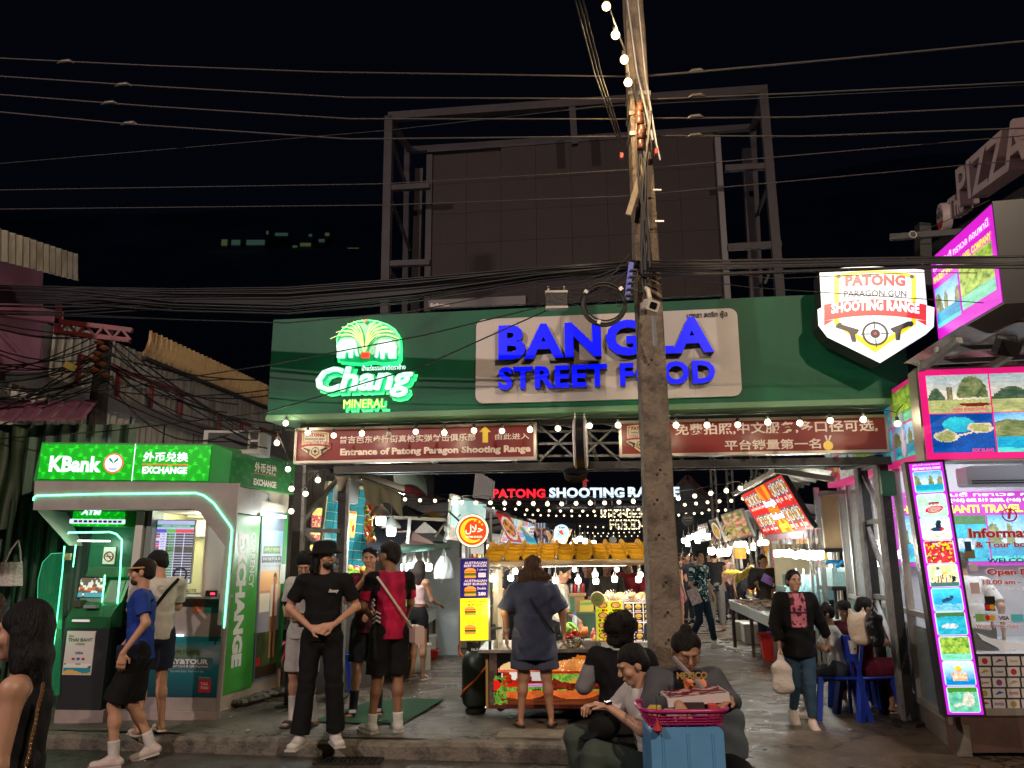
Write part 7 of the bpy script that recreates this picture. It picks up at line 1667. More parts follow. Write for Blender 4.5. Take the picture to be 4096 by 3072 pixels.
# right row runs from (3.9,12.6) to the back; its front faces left (-x): local x along the row, local -y to the lane
ra_=math.atan2(1,.21)
def RM_(s,off=0):
 d=V((.205,1,0)).normalized();p=V((3.95,12.6,0))+d*s;x=-d;y=V((d.y,-d.x,0))
 return Matrix(((x.x,y.x,0,p.x),(x.y,y.y,0,p.y),(0,0,1,0),(0,0,0,1)))
lab_r=['second lit stall on the right side of the lane with fish on a blue cloth','third lit stall on the right side of the lane','fourth lit stall on the right side of the lane','fifth lit stall on the right side of the lane','far lit stall at the end of the right side of the lane']
for i in range(5):
 _E(lab_r[i],RM_(6.6+3.0*i),2.7,20+i,_AU if i%2==0 else mat('red_cloth',(.35,.03,.03),.8),(FISH,FRUIT)[i%2],('strip','food')[i%2],bulbs=5,power=85,warm=i%2==1,back=[None,mat('orange_wall',(.65,.28,.03),.6),mat('pale_blue_wall',(.35,.5,.6),.6)][i%3])
# left row
def LM_(x,y):d=V((.13,1,0)).normalized();x_=d;y_=V((-d.y,d.x,0));return Matrix(((x_.x,y_.x,0,x),(x_.y,y_.y,0,y),(0,0,1,0),(0,0,0,1)))
lab_l=['lit seafood stall behind the round halal sign','second lit stall on the left side of the lane','third lit stall on the left side of the lane','fourth lit stall on the left side of the lane','far lit stall at the end of the left side of the lane']
for i in range(5):
 _E(lab_l[i],LM_(-.42+.42*i,15.6+3.1*i),2.8,40+i,mat('white_counter',(.5,.5,.48),.5,var=.2)if i%2==0 else _AU,(FISH,FRUIT)[i%2],('food','bay','strip')[i%3],bulbs=5,power=85,back=mat('pale_wall',(.5,.52,.5),.7,var=.15))
# tilted lit posters seen over the cart
def poster(lab,tl,tr_,br,bl,kind,seed,e=.7,nx=40,nz=30,cat='menu sign',grp=None):
 M,w_,h_=_AB(P(*bl),P(*br),P(*tl));t=_A('menu_poster',lab,cat,P(*bl),group=grp)
 MB(M).box(-.03,w_+.03,.005,.05,-.03,h_+.03).bd('poster_frame',_r,t)
 if kind=='cyan':f=lambda u,v:mixc(lin(90,190,190),lin(215,245,240),fn2(u*9+seed,v*14))if v>.25 else mixc(lin(70,120,60),lin(220,200,190),fn2(u*14,v*20))
 elif kind=='grid':f=lambda u,v:(lin(235,240,240)if(u*7)%1<.1 or(v*4)%1<.12 else mixc([lin(220,60,120),lin(40,120,200),lin(240,130,50),lin(90,170,90),lin(120,200,220),lin(230,200,90),lin(150,80,40)][(int(u*7)+int(v*4)*3)%7],WHT,.5*vn(u*60,v*30)))
 elif kind=='pale':f=lambda u,v:lin(235,238,235)if(u*4)%1<.2 or(v*7)%1<.3 else mixc(lin(150,80,70),lin(90,90,100),vn(u*30,v*50))
 else:f=pic(kind,seed)
 MB(M).grid(nx,nz,lambda u,v:(w_*u,0,h_*v),f).bd('poster_print',LIT(e),t);return t,M,w_,h_
poster('pale cyan lit menu poster behind the round halal sign',(1812,1984,13.2),(1975,2062,16),(1935,2160,16),(1797,2152,13.2),'cyan',3,.55)
poster('bright menu poster of coloured drinks over the cart awning',(2034,2070,17.5),(2146,2092,20),(2102,2176,20),(2003,2168,17.5),'grid',3,.7)
poster('narrow pale menu poster right of the coloured drinks poster',(2118,2080,20),(2143,2086,20.5),(2128,2178,20.5),(2100,2176,20),'pale',3,.8)
poster('violet menu poster below the round seafood sign',(2230,2112,23),(2290,2122,25),(2262,2180,25),(2200,2176,23),'strip',9,.5)
# striped panel with lifebuoy
M,w_,h_=_AB(P(2146,2174,20.5),P(2186,2174,20.5),P(2148,2092,20.5));t=_A('striped_panel','blue and white striped panel with a lifebuoy over the cart awning','panel',P(2146,2174,20.5))
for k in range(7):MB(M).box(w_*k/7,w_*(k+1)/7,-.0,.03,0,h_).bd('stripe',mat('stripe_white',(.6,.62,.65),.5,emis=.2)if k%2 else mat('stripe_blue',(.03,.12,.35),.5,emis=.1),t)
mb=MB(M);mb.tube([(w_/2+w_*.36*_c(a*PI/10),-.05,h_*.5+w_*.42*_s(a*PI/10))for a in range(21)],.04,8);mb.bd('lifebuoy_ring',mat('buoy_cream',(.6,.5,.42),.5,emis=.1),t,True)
for a in(.8,2.4,3.9,5.5):MB(M).ball((w_/2+w_*.36*_c(a),-.06,h_*.5+w_*.42*_s(a)),.05,8).bd('buoy_band',mat('buoy_red',(.5,.06,.03),.5),t)
c=P(2247,2128,19);t=_A('round_seafood_sign','small round pale blue lit seafood sign over the cart awning','sign',c);q=MB(_T(c));q.lathe([(.175,.04),(.175,0),(.165,-.01)],n=28,axis='Y');q.bd('disc',mat('lit_pale_cyan',(.6,.8,.85),.3,emis=.95,ecol=lin(200,240,250)),t)
MB(_T(c)).grid(24,24,lambda u,v:(.115*(u*2-1),-.013,.115*(v*2-1)),lambda u,v:lin(225,80,50)if _h(u-.5-.12*_s(v*9),(v-.45)*.8)<.2 else mixc(lin(90,190,220),lin(230,245,250),vn(u*9,v*9))if v<.72 else lin(215,235,245)).bd('sign_picture',LIT(.9),t)
_B(MB(_T(c)),'Kram',-.07,.07,.08,.13,-.016,0,.05,shear=.2).bd('lettering',mat('navy_print',(.02,.03,.25),.5),t)
c=P(2452,2160,20);t=_A('round_grey_sign','small round grey sign just above the cart awning','sign',c);MB(_T(c)).lathe([(.09,.03),(.09,0),(.08,-.01)],n=20,axis='Y').bd('disc',mat('grey_disc',(.3,.31,.3),.5),t)
# white fence piece with red glow
M,w_,h_=_AB(P(1890,1990,20),P(1972,1998,20),P(1888,1880,20));t=_A('white_sheet_screen','bent white corrugated screen left of the red rooftop letters','screen',P(1890,1990,20))
for k in range(11):MB(M).box(w_*k/11+.004,w_*(k+1)/11-.004,.1*((k/11-.3)**2)*4,.03+.1*((k/11-.3)**2)*4,0,h_*(1-.03*k-.02*(k%2))).bd('white_slat',mat('white_painted_slat',(.5,.5,.52),.6),t)
# ================= seafood stall (first on the right)
SFM,sw_,sh_=_AB(P(3058,2138,12.3),P(3254,2111,11.0),P(2968,1981,12.1))
ss_=_A('seafood_sign','tilted red menu sign with dish pictures over the seafood stall','menu sign',P(3058,2138,12.3))
Q4=[P(3058,2138,12.3),P(3254,2111,11.0),P(3127,1897,10.8),P(2968,1981,12.1)]
def bil(u,v,o=0):p=(Q4[0].lerp(Q4[1],u)).lerp(Q4[3].lerp(Q4[2],u),v);n_=(Q4[1]-Q4[0]).cross(Q4[3]-Q4[0]).normalized();return p-n_*(-o)
nrm=(Q4[1]-Q4[0]).cross(Q4[3]-Q4[0]).normalized();nrm=nrm if nrm.dot(CAM-Q4[0])>0 else-nrm
def bl_(u,v,o=0.0):return(Q4[0].lerp(Q4[1],u)).lerp(Q4[3].lerp(Q4[2],u),v)+nrm*o
def seaf(u,v):
 c=lin(215,45,40)
 if.38+.0*v<u+.06*(v-.5)<.60:c=mixc(lin(240,90,30),lin(250,160,40),1 if _s(math.atan2(v-.45,u-.5)*14)>0 else 0)
 for(a,b,n_,l0,l1)in((.02,.36,4,.56,.93),(.62,.98,4,.55,.97),(.02,.38,4,.05,.45),(.62,.98,4,.03,.47)):
  if a<u<b and l0<v<l1:
   k=(u-a)/(b-a)*n_;f=k-_f(k);g=(v-l0)/(l1-l0)
   if f<.06 or f>.94:c=lin(245,225,220)
   elif g<.3:c=lin(200,40,50)if not.08<g<.22 or not.2<f<.8 else lin(240,200,180)
   else:
    r=_h((f-.5)/.4,(g-.65)/.28);c=mixc(lin(200,100,40),lin(120,150,60),vn(k*5,v*30))if r<.8 else lin(225,225,230)if r<1 else lin(110,90,90)
 return c
mb=MB();mb.grid(90,60,lambda u,v:bl_(u,v,.012)[:],seaf);mb.bd('menu_print',LIT(.85),ss_)
mb=MB();pts=[bl_(-.015,-.02),bl_(1.015,-.02),bl_(1.015,1.02),bl_(-.015,1.02)];mb._add([p for p in pts]+[p-nrm*.06 for p in pts],[(0,1,2,3),(7,6,5,4),(0,4,5,1),(1,5,6,2),(2,6,7,3),(3,7,4,0)]);mb.bd('sign_back',_J,ss_)
def _AM(s,u0,u1,v0,v1,m,bold,o=.016,nm='lettering'):
 vs,fs=_b(s,0,bold,1,2);a=vs.min(0);b=vs.max(0);MB()._add([bl_(u0+(p[0]-a[0])/(b[0]-a[0])*(u1-u0),v0+(p[1]-a[1])/(b[1]-a[1])*(v1-v0),o)for p in vs],fs).bd(nm,m,ss_)
for s,a,b,c_,d_ in(('Bangla',.37,.62,.52,.72),('Seafood',.38,.63,.28,.44)):_AM(s,a-.01,b+.01,c_-.015,d_+.015,mat('navy_outline',(.05,.05,.25),.4),.12,.015,'lettering_outline');_AM(s,a,b,c_,d_,MLW,.05,.018)
_AM('泰国海鲜',.42,.58,.08,.18,mat('lit_yellow_letter',(.8,.75,.1)),.08)
RT=_A('seafood_stall','seafood stall with tilted sign, white ice tray and steel posts on the right','stall',V((4.6,13,0)))
# tin roof above it
r0,r1,r2=P(2935,1957,13.2),P(3103,1858,10.6),P(3330,1893,10.6)
for k in range(9):
 t0,t1=k/9,(k+1)/9;mb=MB();vs=[]
 for j in range(9):
  t_=t0+(t1-t0)*j/8;a=r0.lerp(r1,t_);b=a+(r2-r1)*1.0;h=V((0,0,.03*_c(j/8*2*PI*1)));vs+=[a+h,b+h]
 mb._add(vs,[(2*j,2*j+2,2*j+3,2*j+1)for j in range(8)]);mb.bd('roof_sheet',_Af,RT,True)
MB().bar(r0+V((0,0,-.08)),r1+V((0,0,-.08)),.06).bd('roof_beam',_x,RT);MB().bar(r1+V((0,0,-.08)),r2+V((0,0,-.08)),.07).bd('roof_beam',_x,RT)
a=P(3280,1950,11.3);b=P(3305,2420,11.3);a2=V((b.x,b.y,a.z));MB().bar(V((b.x,b.y,0)),a2,.06,up=(0,1,0)).bd('post',mat('stainless',(.6,.6,.6),.2,.9),RT)
for k in(1,2):MB().bar(V((b.x-.07*k,b.y+.05,0)),V((b.x-.07*k,b.y+.05,a.z-.45)),.03,up=(0,1,0)).bd('post',mat('stainless',(.6,.6,.6)),RT)
MB().bar(V((b.x,b.y,a.z-.1)),V((b.x+.7,b.y-.2,a.z-.05)),.05).bd('beam',_x,RT)
# beige panels
for(l,t_,r_,b_,d,lab)in((3105,2175,3282,2345,14.2,0),(3302,1962,3380,2198,12.2,1)):
 q0,q1=P(l,b_,d),P(r_,b_,d);M=_C(q0,q1);h_=P(l,t_,d).z-q0.z;MB(M).box(0,(q1-q0).length,0,.04,0 if lab else-q0.z,h_).bd('beige_panel',mat('beige_board',(.62,.44,.25),.6,var=.1),RT)
q0,q1=P(3285,2202,12.1),P(3385,2200,12.1);MB().bar(q0,q1,.06).bd('black_rail',_J,RT)
aw0,aw1,aw2,aw3=P(3060,2140,12.2),P(3285,2112,11.1),P(3278,2150,12.6),P(3070,2165,13)
MB().poly([aw0,aw1,aw2,aw3]).bd('valance',mat('maroon_cloth',(.16,.03,.03),.7),RT)
for i in range(10):
 px=3105+19*i+_u(-3,3);big=i>5;_v(['leftmost warm','second','third','fourth','fifth','sixth','seventh','eighth large','ninth large','rightmost large'][i]+' bulb of the row under the seafood sign',P(px,2196+_u(-5,6),11.9-.07*i),.062 if big else.05,_AJ if i<2 else _y,grp='bulbs under the seafood sign',power=(100 if i in(1,4,7,9)else 0),col=(1,.92,.76))
# ice tray table
T0,T1,T2,T3=V((3.82,12.3,.70)),V((4.75,11.9,.70)),V((5.0,15.2,.80)),V((4.0,15.4,.80))
tb=_A('ice_tray_table','white ice tray table with shrimps and shells in front of the seafood stall','table',(4.3,12.5,0))
mb=MB();mb._add([T0,T1,T2,T3]+[p-V((0,0,.12))for p in(T0,T1,T2,T3)],[(0,1,2,3),(7,6,5,4),(0,4,5,1),(1,5,6,2),(2,6,7,3),(3,7,4,0)]);mb.bd('tray',mat('white_tray',(.68,.72,.70),.35,var=.08),tb)
for a,b in((T0,T1),(T1,T2),(T2,T3),(T3,T0)):MB().bar(a+V((0,0,.01)),b+V((0,0,.01)),.03,.06).bd('tray_rim',mat('white_tray',(.6,.64,.62)),tb)
for p in(T0,T1,T2,T3,T0.lerp(T3,.5),T1.lerp(T2,.5)):c=p.lerp((T0+T2)/2,.06);MB().bar(V((c.x,c.y,0)),V((c.x,c.y,p.z-.12)),.05,up=(0,1,0)).bd('leg',mat('rusty_leg',(.09,.06,.05),.6,.3,var=.4),tb)
def surf(u,v,z=.02):p=(T0.lerp(T1,u)).lerp(T3.lerp(T2,u),v);return p+V((0,0,z))
mb=MB();q=random.Random(8)
for k in range(130):
 p=surf(q.uniform(.08,.92),q.uniform(.42,.95),q.uniform(.01,.09));mb.col(mixc(lin(70,80,70),lin(200,150,130),q.random()));a=q.uniform(0,6.3);d=V((_c(a),_s(a),q.uniform(-.1,.3)))*.09;mb.tube([p-d,p,p+d],[.006,.022,.01],6)
o=mb.bd('shrimps',mat('goods_print',rough=.4,vcol=True),tb,True);o['kind']='stuff'
mb=MB()
for k in range(70):p=surf(q.uniform(.05,.95),q.uniform(.03,.4),.01);mb.ball(p,q.uniform(.015,.035),6,(1.6,1,.5))
o=mb.bd('crushed_ice',mat('ice',(.7,.76,.76),.2),tb,True);o['kind']='stuff'
p=surf(.5,.55,.02);MB().lathe([(.11,0),(.05,.17)],c=p,n=4).bd('yellow_pyramid',mat('yellow_spice',(.6,.42,.03),.5,bump=.5),tb)
for i,(px,py,w_,h_,m_,lab)in enumerate([(3002,2576,.38,.36,'foam_white','nearer white foam box under the ice tray table'),(2960,2560,.36,.34,'foam_grey','farther grey white foam box under the ice tray table')]):
 g=G(px+20,py);t=_A('foam_box',lab,'box',g,group='foam boxes under the trays');Mx=_T(g)@_R(-.15,4,'Z');MB(Mx).bbox(-w_/2,w_/2,-.02,.5,0,h_*.8,.02).bd('box_body',mat(m_,(.62,.62,.58)if i==0 else(.42,.42,.36),.7,var=.15),t);MB(Mx).bbox(-w_/2-.01,w_/2+.01,-.03,.51,h_*.8+.003,h_,.015).bd('lid',mat(m_,(.6,.6,.58)),t)
g=G(3100,2640);t=_A('red_crate','big red plastic crate under the front of the ice tray table','crate',g);Mx=_T(g)@_R(-.2,4,'Z');M_RC=mat('red_plastic',(.55,.02,.015),.4,var=.1)
mb=MB(Mx);mb._add([(-.16,0,0),(.17,0,0),(.17,.34,0),(-.16,.34,0),(-.2,-.03,.40),(.21,-.03,.40),(.21,.38,.40),(-.2,.38,.40)],[(0,3,2,1),(0,1,5,4),(1,2,6,5),(2,3,7,6),(3,0,4,7),(4,5,6,7)]);mb.bd('crate_body',M_RC,t)
for z,g_ in((.36,.012),(.29,.008)):MB(Mx).box(-.205-g_,.215+g_,-.035-g_,.39,z,z+.03).bd('crate_rib',M_RC,t)
g=P(3103,2500,12.9);q=MB(_T(V((g.x,g.y,.40))));q.lathe([(.10,0),(.15,.08),(.16,.085)],n=20);tag(q.bd('pink_basin',mat('magenta_plastic',(.55,.03,.22),.4),None,True),'magenta plastic basin resting on the red crate','basin')
# aquarium tanks
def tank(lab,l,t_,r_,b_,d,dep,falls):
 q0,q1=P(l,b_,d),P(r_,b_,d);M=_C(q0,q1);w_=(q1-q0).length;h_=P(l,t_,d).z-q0.z;t=_A('fish_tank',lab,'aquarium',q0)
 MB(M).box(0,w_,0,dep,0,h_*.78).bd('water',mat('tank_water',(.25,.62,.62),.08,alpha=.5,emis=.10,ecol=(.4,.9,.95)),t);MB(M).box(-.01,w_+.01,-.012,-.004,0,h_).bd('glass_front',mat('tank_glass',(.7,.95,.95),.03,alpha=.18),t);MB(M).box(-.01,w_+.01,dep+.02,dep+.03,0,h_).bd('glass_back',mat('tank_glass',(.7,.95,.95)),t)
 for x in(-.02,w_):MB(M).box(x,x+.02,-.02,dep+.03,0,h_).bd('tank_edge',mat('tank_edge',(.35,.5,.5),.2),t)
 MB(M).box(-.04,w_+.04,-.03,dep+.04,-.06,-.0).bd('tank_base',_J,t)
 for x in(0,w_-.04):MB(M).box(x,x+.04,0,.04,-q0.z,-.06).bd('leg',_J,t)
 for k in range(falls):x=w_*(k+.5)/falls;MB(M).tube([(x,.1,h_*1.25),(x-.02,.02,h_*1.2),(x-.05,-.03,h_*.9),(x-.06,-.03,h_*.3)],[.012,.014,.02,.03],6).bd('water_jet',mat('white_water',(.75,.8,.8),.3,alpha=.7),t,True)
 return t,M,w_,h_
tank('long aquarium with falling water jets behind the walking woman',3185,2300,3335,2400,12.9,.5,5)
t,M,w_,h_=tank('greenish aquarium with bubbles and blue pipes on its top',3335,2272,3410,2345,12.0,.45,0)
for k in range(2):MB(M).tube([(-.1+.2*k,.1,h_*1.02),(-.06+.2*k,.1,h_+.06),(.0+.2*k,.1,h_+.09),(.3+.1*k,.12,h_+.07)],.03,8).bd('blue_pipe',mat('blue_pipe',(.02,.25,.55),.3),t,True)
mb=MB(M)
for k in range(90):mb.ball((w_*.4+RND.gauss(0,.05),.03,_u(.02,h_*.75)),.008,4)
o=mb.bd('bubbles',mat('white_water',(.75,.8,.8)),t);o['kind']='stuff'
t,M,w_,h_=tank('low aquarium of pale blue water in front of the long one',3150,2345,3310,2440,12.5,.4,0)
lamp('tank_light','POINT',M@V((w_/2,.2,h_*2.2)),45,(.8,1,1),.15,parent=t)
# second right stall: table of fish on blue, melons
g=V((4.35,15.8,0));TM=_T(g)@_R(_d(-80),4,'Z')
t2=_A('fish_table','table of fish and shellfish spread on a blue cloth beside the seller','table',g)
FT=RM_(5.2);MB(FT).box(0,2.0,0,.8,.62,.70).bd('table_top',_AU,t2)
for x in(.03,1.93):
 for y in(.03,.73):MB(FT).box(x,x+.04,y,y+.04,0,.62).bd('leg',_J,t2)
_j(t2,FT,.06,1.94,.06,.74,.70,90,FISH,(.03,.06),77,.4,'fish')
MB(FT).box(.1,.5,.1,.7,.70,.74).bd('green_tray',mat('green_tray',(.3,.5,.05),.5),t2)
q0=P(2950,2316,16.3)
for k in range(5):c=P(2950+14*k,2314-9*k,16.3);MB().ball(c,.075,12,(.85,1,1.1)).bd('melon',mat('melon_yellow',(.6,.42,.06),.45,var=.2),t2,True)
for k in range(9):c=P(2912+5*k,2292+2*(k%3),17.5);MB().tube([c+V((-.1,0,0)),c+V((0,0,.05)),c+V((.12,0,.02))],[.015,.03,.01],7).bd('banana',mat('banana',(.7,.5,.04),.4),t2,True)
MB(FT).box(-.2,2.2,1.9,1.95,0,2.3).bd('back_panel',mat('stall_back_grey',(.34,.36,.38),.6,var=.2),t2)
lamp('stall_light','POINT',FT@V((1.0,.5,1.9)),95,(1,.93,.78),.1,parent=t2)
for k in range(4):_v('warm glowing bulb above the melons and fish table',FT@V((.3+.45*k,.3,1.95)),.05,_AJ,grp='bulbs over the fish table')
fl_=P(2966,2178,15.5);q0,q1=P(2940,2178,15.5),P(2985,2176,15.5);MB().bar(q0,q1,.05).bd('x',_AJ)if 0 else None
t=_A('tube_lamp','bright warm tube lamp beneath the tilted fish poster','lamp',q0);MB().tube([q0,q1],.05,8).bd('tube',mat('lit_tube_warm',(1,1,1),.3,emis=12,ecol=(1,.85,.55)),t)
MB(_C(P(2941,2290,18.5),P(2983,2290,18.5))).box(0,.26,0,.1,-.5,.65);t=MB(_C(P(2941,2235,18.5),P(2983,2235,18.5)));t.box(0,.25,0,.1,-.0,.34);tag(t.bd('orange_panel',mat('orange_panel',(.75,.32,.02),.5,emis=.15)),'bright orange panel standing behind the fruit','panel')
poster('tilted fish poster of yellow and red next to the seafood sign',(2886,2066,14.6),(2962,2024,13.6),(3008,2140,13.6),(2926,2158,14.6),'strip',4,.6)
poster('narrow tilted red menu poster further down the right side',(2835,2087,18),(2864,2078,17),(2896,2163,17),(2866,2166,18),'food',3,.7)
poster('small tilted pale poster near the far right stalls',(2792,2105,23),(2818,2100,22),(2836,2160,22),(2806,2165,23),'pale',5,.7)
MB().poly([P(2790,2192,19),P(2835,2160,19),P(2848,2178,19),P(2835,2198,19)]);
# more bright bulbs in the depth of the lane
for i,(px,py,d)in enumerate([(2735,2150,26),(2755,2140,25),(2775,2132,24),(2792,2125,23),(2750,2165,28),(2790,2150,24),(2830,2130,20),(2845,2185,17),(2880,2192,17),(2905,2190,17),(2730,2215,30),(2765,2212,28),(2300,2150,24),(2320,2142,24),(2340,2152,25),(2290,2165,25),(2375,2160,28),(2360,2168,28)]):
 _v('glaring bulb deep in the lane, '+('over the far left stalls' if px<2500 else 'just right of the pole' if px<2800 else 'over the right stalls'),P(px,py,d),.075,_y,grp='glaring bulbs deep in the lane',power=90 if i%3==0 else 0)
# ================= left: juice stall, tents, counters
JF=_C(P(1345,2600,10.6),P(1640,2600,11.4));JF.translation.z=0
js=_A('juice_stall','fruit juice stall with teal tiled wall and rolled cream awning behind the gate post','stall',JF@V((.5,.5,0)))
q=xz(JF,1345,1905,1432,2010,.0);MB(JF).box(q[0],q[1],0,.1,q[2],q[3]).bd('grey_board',mat('grey_board',(.28,.29,.30),.6),js)
q=xz(JF,1350,2020,1470,2260,1.2);MB(JF).box(q[0]-.3,q[1],1.2,1.3,0,q[3]+.3).bd('tile_backing',mat('tile_grout',(.55,.5,.3),.7),js)
tw_=.13;_At=mat('teal_tile',(.02,.22,.26),.2,var=.15,vscale=8);tlm=MB();tlm.box(.004,tw_-.004,-.012,0,.004,tw_-.004);tme=tlm.mesh('wall_tile',_At)
nx_=int((q[1]-q[0]+.2)/tw_)
for i in range(nx_+1):
 for j in range(14):
  o=bpy.data.objects.new('wall_tile',tme);C.objects.link(o);o.matrix_world=JF@_T((q[1]-.02-tw_*(i+1),1.2,q[3]+.25-tw_*(j+1)));
  mw0=o.matrix_world.copy();o.parent=js;o.matrix_parent_inverse=wm(js).inverted();o.location=mw0.to_translation();o.rotation_euler=mw0.to_euler()
def _l(u,v):
 c=mixc(lin(250,200,70),lin(255,235,150),v)
 if.35<u<.6 and.35<v<.75:c=lin(245,170,30)
 if.3<u<.65 and.72<v<.78:c=lin(255,245,210)
 if _h(u-.75,v-.35)<.16:c=lin(220,40,30)
 if v<.12:c=lin(200,140,70)
 if v>.9:c=lin(240,150,50)
 return c
q=xz(JF,1384,2043,1417,2150,1.0);MB(JF).grid(20,34,lambda u,v:(q[0]+(q[1]-q[0])*u,1.0,q[2]+(q[3]-q[2])*v),_l).bd('juice_poster',LIT(.5),js);_B(MB(JF),'FRESH JUICE',q[0]+.02,q[1]-.02,q[3]-.05,q[3]-.01,.995,0,.03).bd('lettering',mat('brown_letter',(.15,.05,.01)),js)
q=xz(JF,1349,2048,1372,2160,.8);MB(JF).grid(16,30,lambda u,v:(q[0]+(q[1]-q[0])*u,.8,q[2]+(q[3]-q[2])*v),_l).bd('juice_poster',LIT(.9),js)
for i,(l,t_,r_,b_)in enumerate([(1243,2030,1282,2110),(1238,2120,1278,2165),(1236,2180,1275,2225)]):q=xz(JF,l,t_,r_,b_,.3);MB(JF).grid(14,18,lambda u,v:(q[0]+(q[1]-q[0])*u,.3,q[2]+(q[3]-q[2])*v),lambda u,v:(pic('flow',i)(u,v)if v<.6 else lin(245,220,120))).bd('fruit_poster',PRINT(),js)
a,b=P(1404,1895,10.3),P(1604,1958,11.2)
aw_=_A('rolled_awning','rolled cream fabric awning with silver tube over the juice stall','awning',a)
MB().tube([a,b],.07,12).bd('roller',mat('cream_roller',(.55,.48,.36),.5),aw_,True);MB().tube([a+V((.13,-.08,-.06)),b+V((.06,-.08,-.06))],.022,8).bd('front_tube',mat('silver_tube',(.7,.7,.68),.2,.9),aw_)
f0,f1=P(1450,1912,10.3),P(1604,1966,11.2)
mb=MB();mb.grid(20,8,lambda u,v:tuple(f0.lerp(f1,u)+V((.05*v,-.05-.05*v,-(.26+.06*_s(u*8)+.05*u)*v))+V((0,.02*_s(u*23),0))));mb.bd('awning_fabric',mat('cream_fabric',(.50,.44,.27),.8,var=.1),aw_,True)
MB().tube([a+V((-.02,0,.0)),a+V((-.12,0,-.04)),a+V((-.14,-.0,-.22))],[.08,.09,.05],10).bd('end_cap',mat('cream_roller',(.55,.48,.36)),aw_,True)
hf=_A('hanging_fruit','garland of plastic carrots, oranges and bananas hanging in the juice stall','garland',P(1480,2050,10.6))
q_=random.Random(5)
for k in range(34):
 c=P(1478+q_.uniform(-16,16),2000+168*k/34,10.6+q_.uniform(-.1,.1));kk_=k%4
 if kk_==0:MB().ball(c,.04,8).bd('orange',mat('orange_fruit',(.7,.25,.02),.4),hf,True)
 elif kk_==1:MB().tube([c+V((0,0,.06)),c+V((q_.uniform(-.02,.02),0,-.07))],[.022,.004],7).bd('carrot',_AT,hf,True)
 elif kk_==2:MB().tube([c+V((-.03,0,.05)),c,c+V((.03,0,-.06))],[.008,.02,.006],7).bd('chilli',mat('chilli_red',(.6,.05,.02),.3),hf,True)
 else:MB().ball(c,.035,7,(1.2,.6,.6)).bd('leaf',_Ar,hf)
_Bd=mat('grey_enamel',(.33,.33,.32),.35,.3)
for i,(px,py,d)in enumerate([(1524,2058,10.8),(1565,2104,11.4)]):
 c=P(px,py,d);t=_A('pendant_lamp',['nearer grey dome pendant lamp beside the hanging fruit','farther and lower grey dome pendant lamp beside the hanging fruit'][i],'lamp',c,group='dome pendant lamps')
 q=MB(_T(c));q.lathe([(.135,-.03),(.13,0),(.09,.06),(.04,.10),(.02,.14),(.01,.14),(.035,.095),(.085,.055),(.125,-.0),(.13,-.03)],n=24);q.bd('shade',_Bd,t,True)
 q=MB(_T(c));q.lathe([(.04,-.14),(.062,-.13),(.066,-.06),(.06,-.01)],n=14);q.bd('bulb',mat('lit_lamp_cold',(1,1,1),.3,emis=18,ecol=(.88,1,.97)),t,True);MB().tube([c+V((0,0,.13)),c+V((0,0,.5))],.008,5).bd('cord',_V,t)
 lamp('bulb_light','POINT',c+V((0,-.02,-.22)),42,(.9,1,.97),.06,parent=t)
# fruit counter
q=xz(JF,1378,2300,1462,2320,.2);fcx0,fcx1=q[0],q[1]+.4
fc=_A('fruit_counter','fruit counter with bowls of mangos and dragon fruit on green leaves','counter',JF@V((fcx0,.3,0)));zc0=onp(JF,1420,2312,.2)[1]
MB(JF).box(fcx0-.4,fcx1,.2,.8,0,zc0).bd('counter_body',mat('counter_dark',(.07,.065,.06),.5),fc);_m(JF@V((fcx0+.16,.3,zc0-.02)),.14,60,fc,9)
for k in range(13):c=JF@V((fcx0+.02+.035*k,.3+.05*(k%3),zc0+.10+.03*(k%2)));MB(_T(c)).ball((0,0,0),.048,10,(1,.9,.9)).bd('fruit',[mat('mango',(.65,.33,.04),.4),mat('dragon_fruit',(.6,.04,.12),.4),mat('pink_fruit',(.65,.15,.12),.4)][k%3],fc,True)
# black tents
tn=_A('tent','black canvas tent roofs with a pinkish side over the left stalls','tent',P(1650,2400,13.5))
def tri3(pts,m,nm):MB().poly([P(*p)for p in pts]).bd(nm,m,tn)
_Av=mat('pinkish_canvas',(.30,.17,.15),.8,var=.15);_BM=mat('yellow_canvas',(.4,.22,.03),.7,var=.2)
tri3([(1510,2130,12.4),(1620,2020,13.8),(1700,2085,12.8),(1600,2180,12.2)],_AG,'roof_panel');tri3([(1620,2020,13.8),(1790,2095,13.6),(1775,2150,12.9),(1700,2085,12.8)],_AG,'roof_panel')
tri3([(1510,2132,12.4),(1560,2190,12.1),(1755,2182,12.6),(1640,2120,12.5)],_Av,'side_panel');tri3([(1462,2150,12.0),(1510,2100,12.6),(1590,2195,12.0),(1470,2205,11.7)],_AG,'side_panel')
tri3([(1690,2055,15),(1718,2037,15.2),(1785,2075,15),(1780,2095,14.6)],_BM,'roof_panel')
for a,b,w_ in(((1570,2069,12.2),(1788,2080,13.2),.05),((1640,2070,12.4),(1628,2200,12.4),.05),((1785,2080,13.2),(1770,2340,13.2),.05),((1785,2085,13.2),(1742,2145,12.6),.03),((1785,2090,13.2),(1840,2060,13.8),.03),((1620,2190,12.3),(1610,2420,12.3),.05)):MB().bar(P(*a),P(*b),w_,up=(0,1,0)).bd('frame_tube',_x,tn)
MB().tube([P(1592,2200,12.0),P(1700,2190,12.4),P(1795,2186,12.9)],.05,8).bd('rolled_edge',mat('green_tarp_roll',(.04,.10,.075),.6,var=.2),tn,True)
MB().poly([P(1592,2196,12.0),P(1795,2182,12.9),P(1785,2165,13.4),P(1600,2165,12.6)]).bd('canopy',mat('green_tarp_roll',(.04,.10,.075)),tn)
flr=P(1665,2072,12.5)
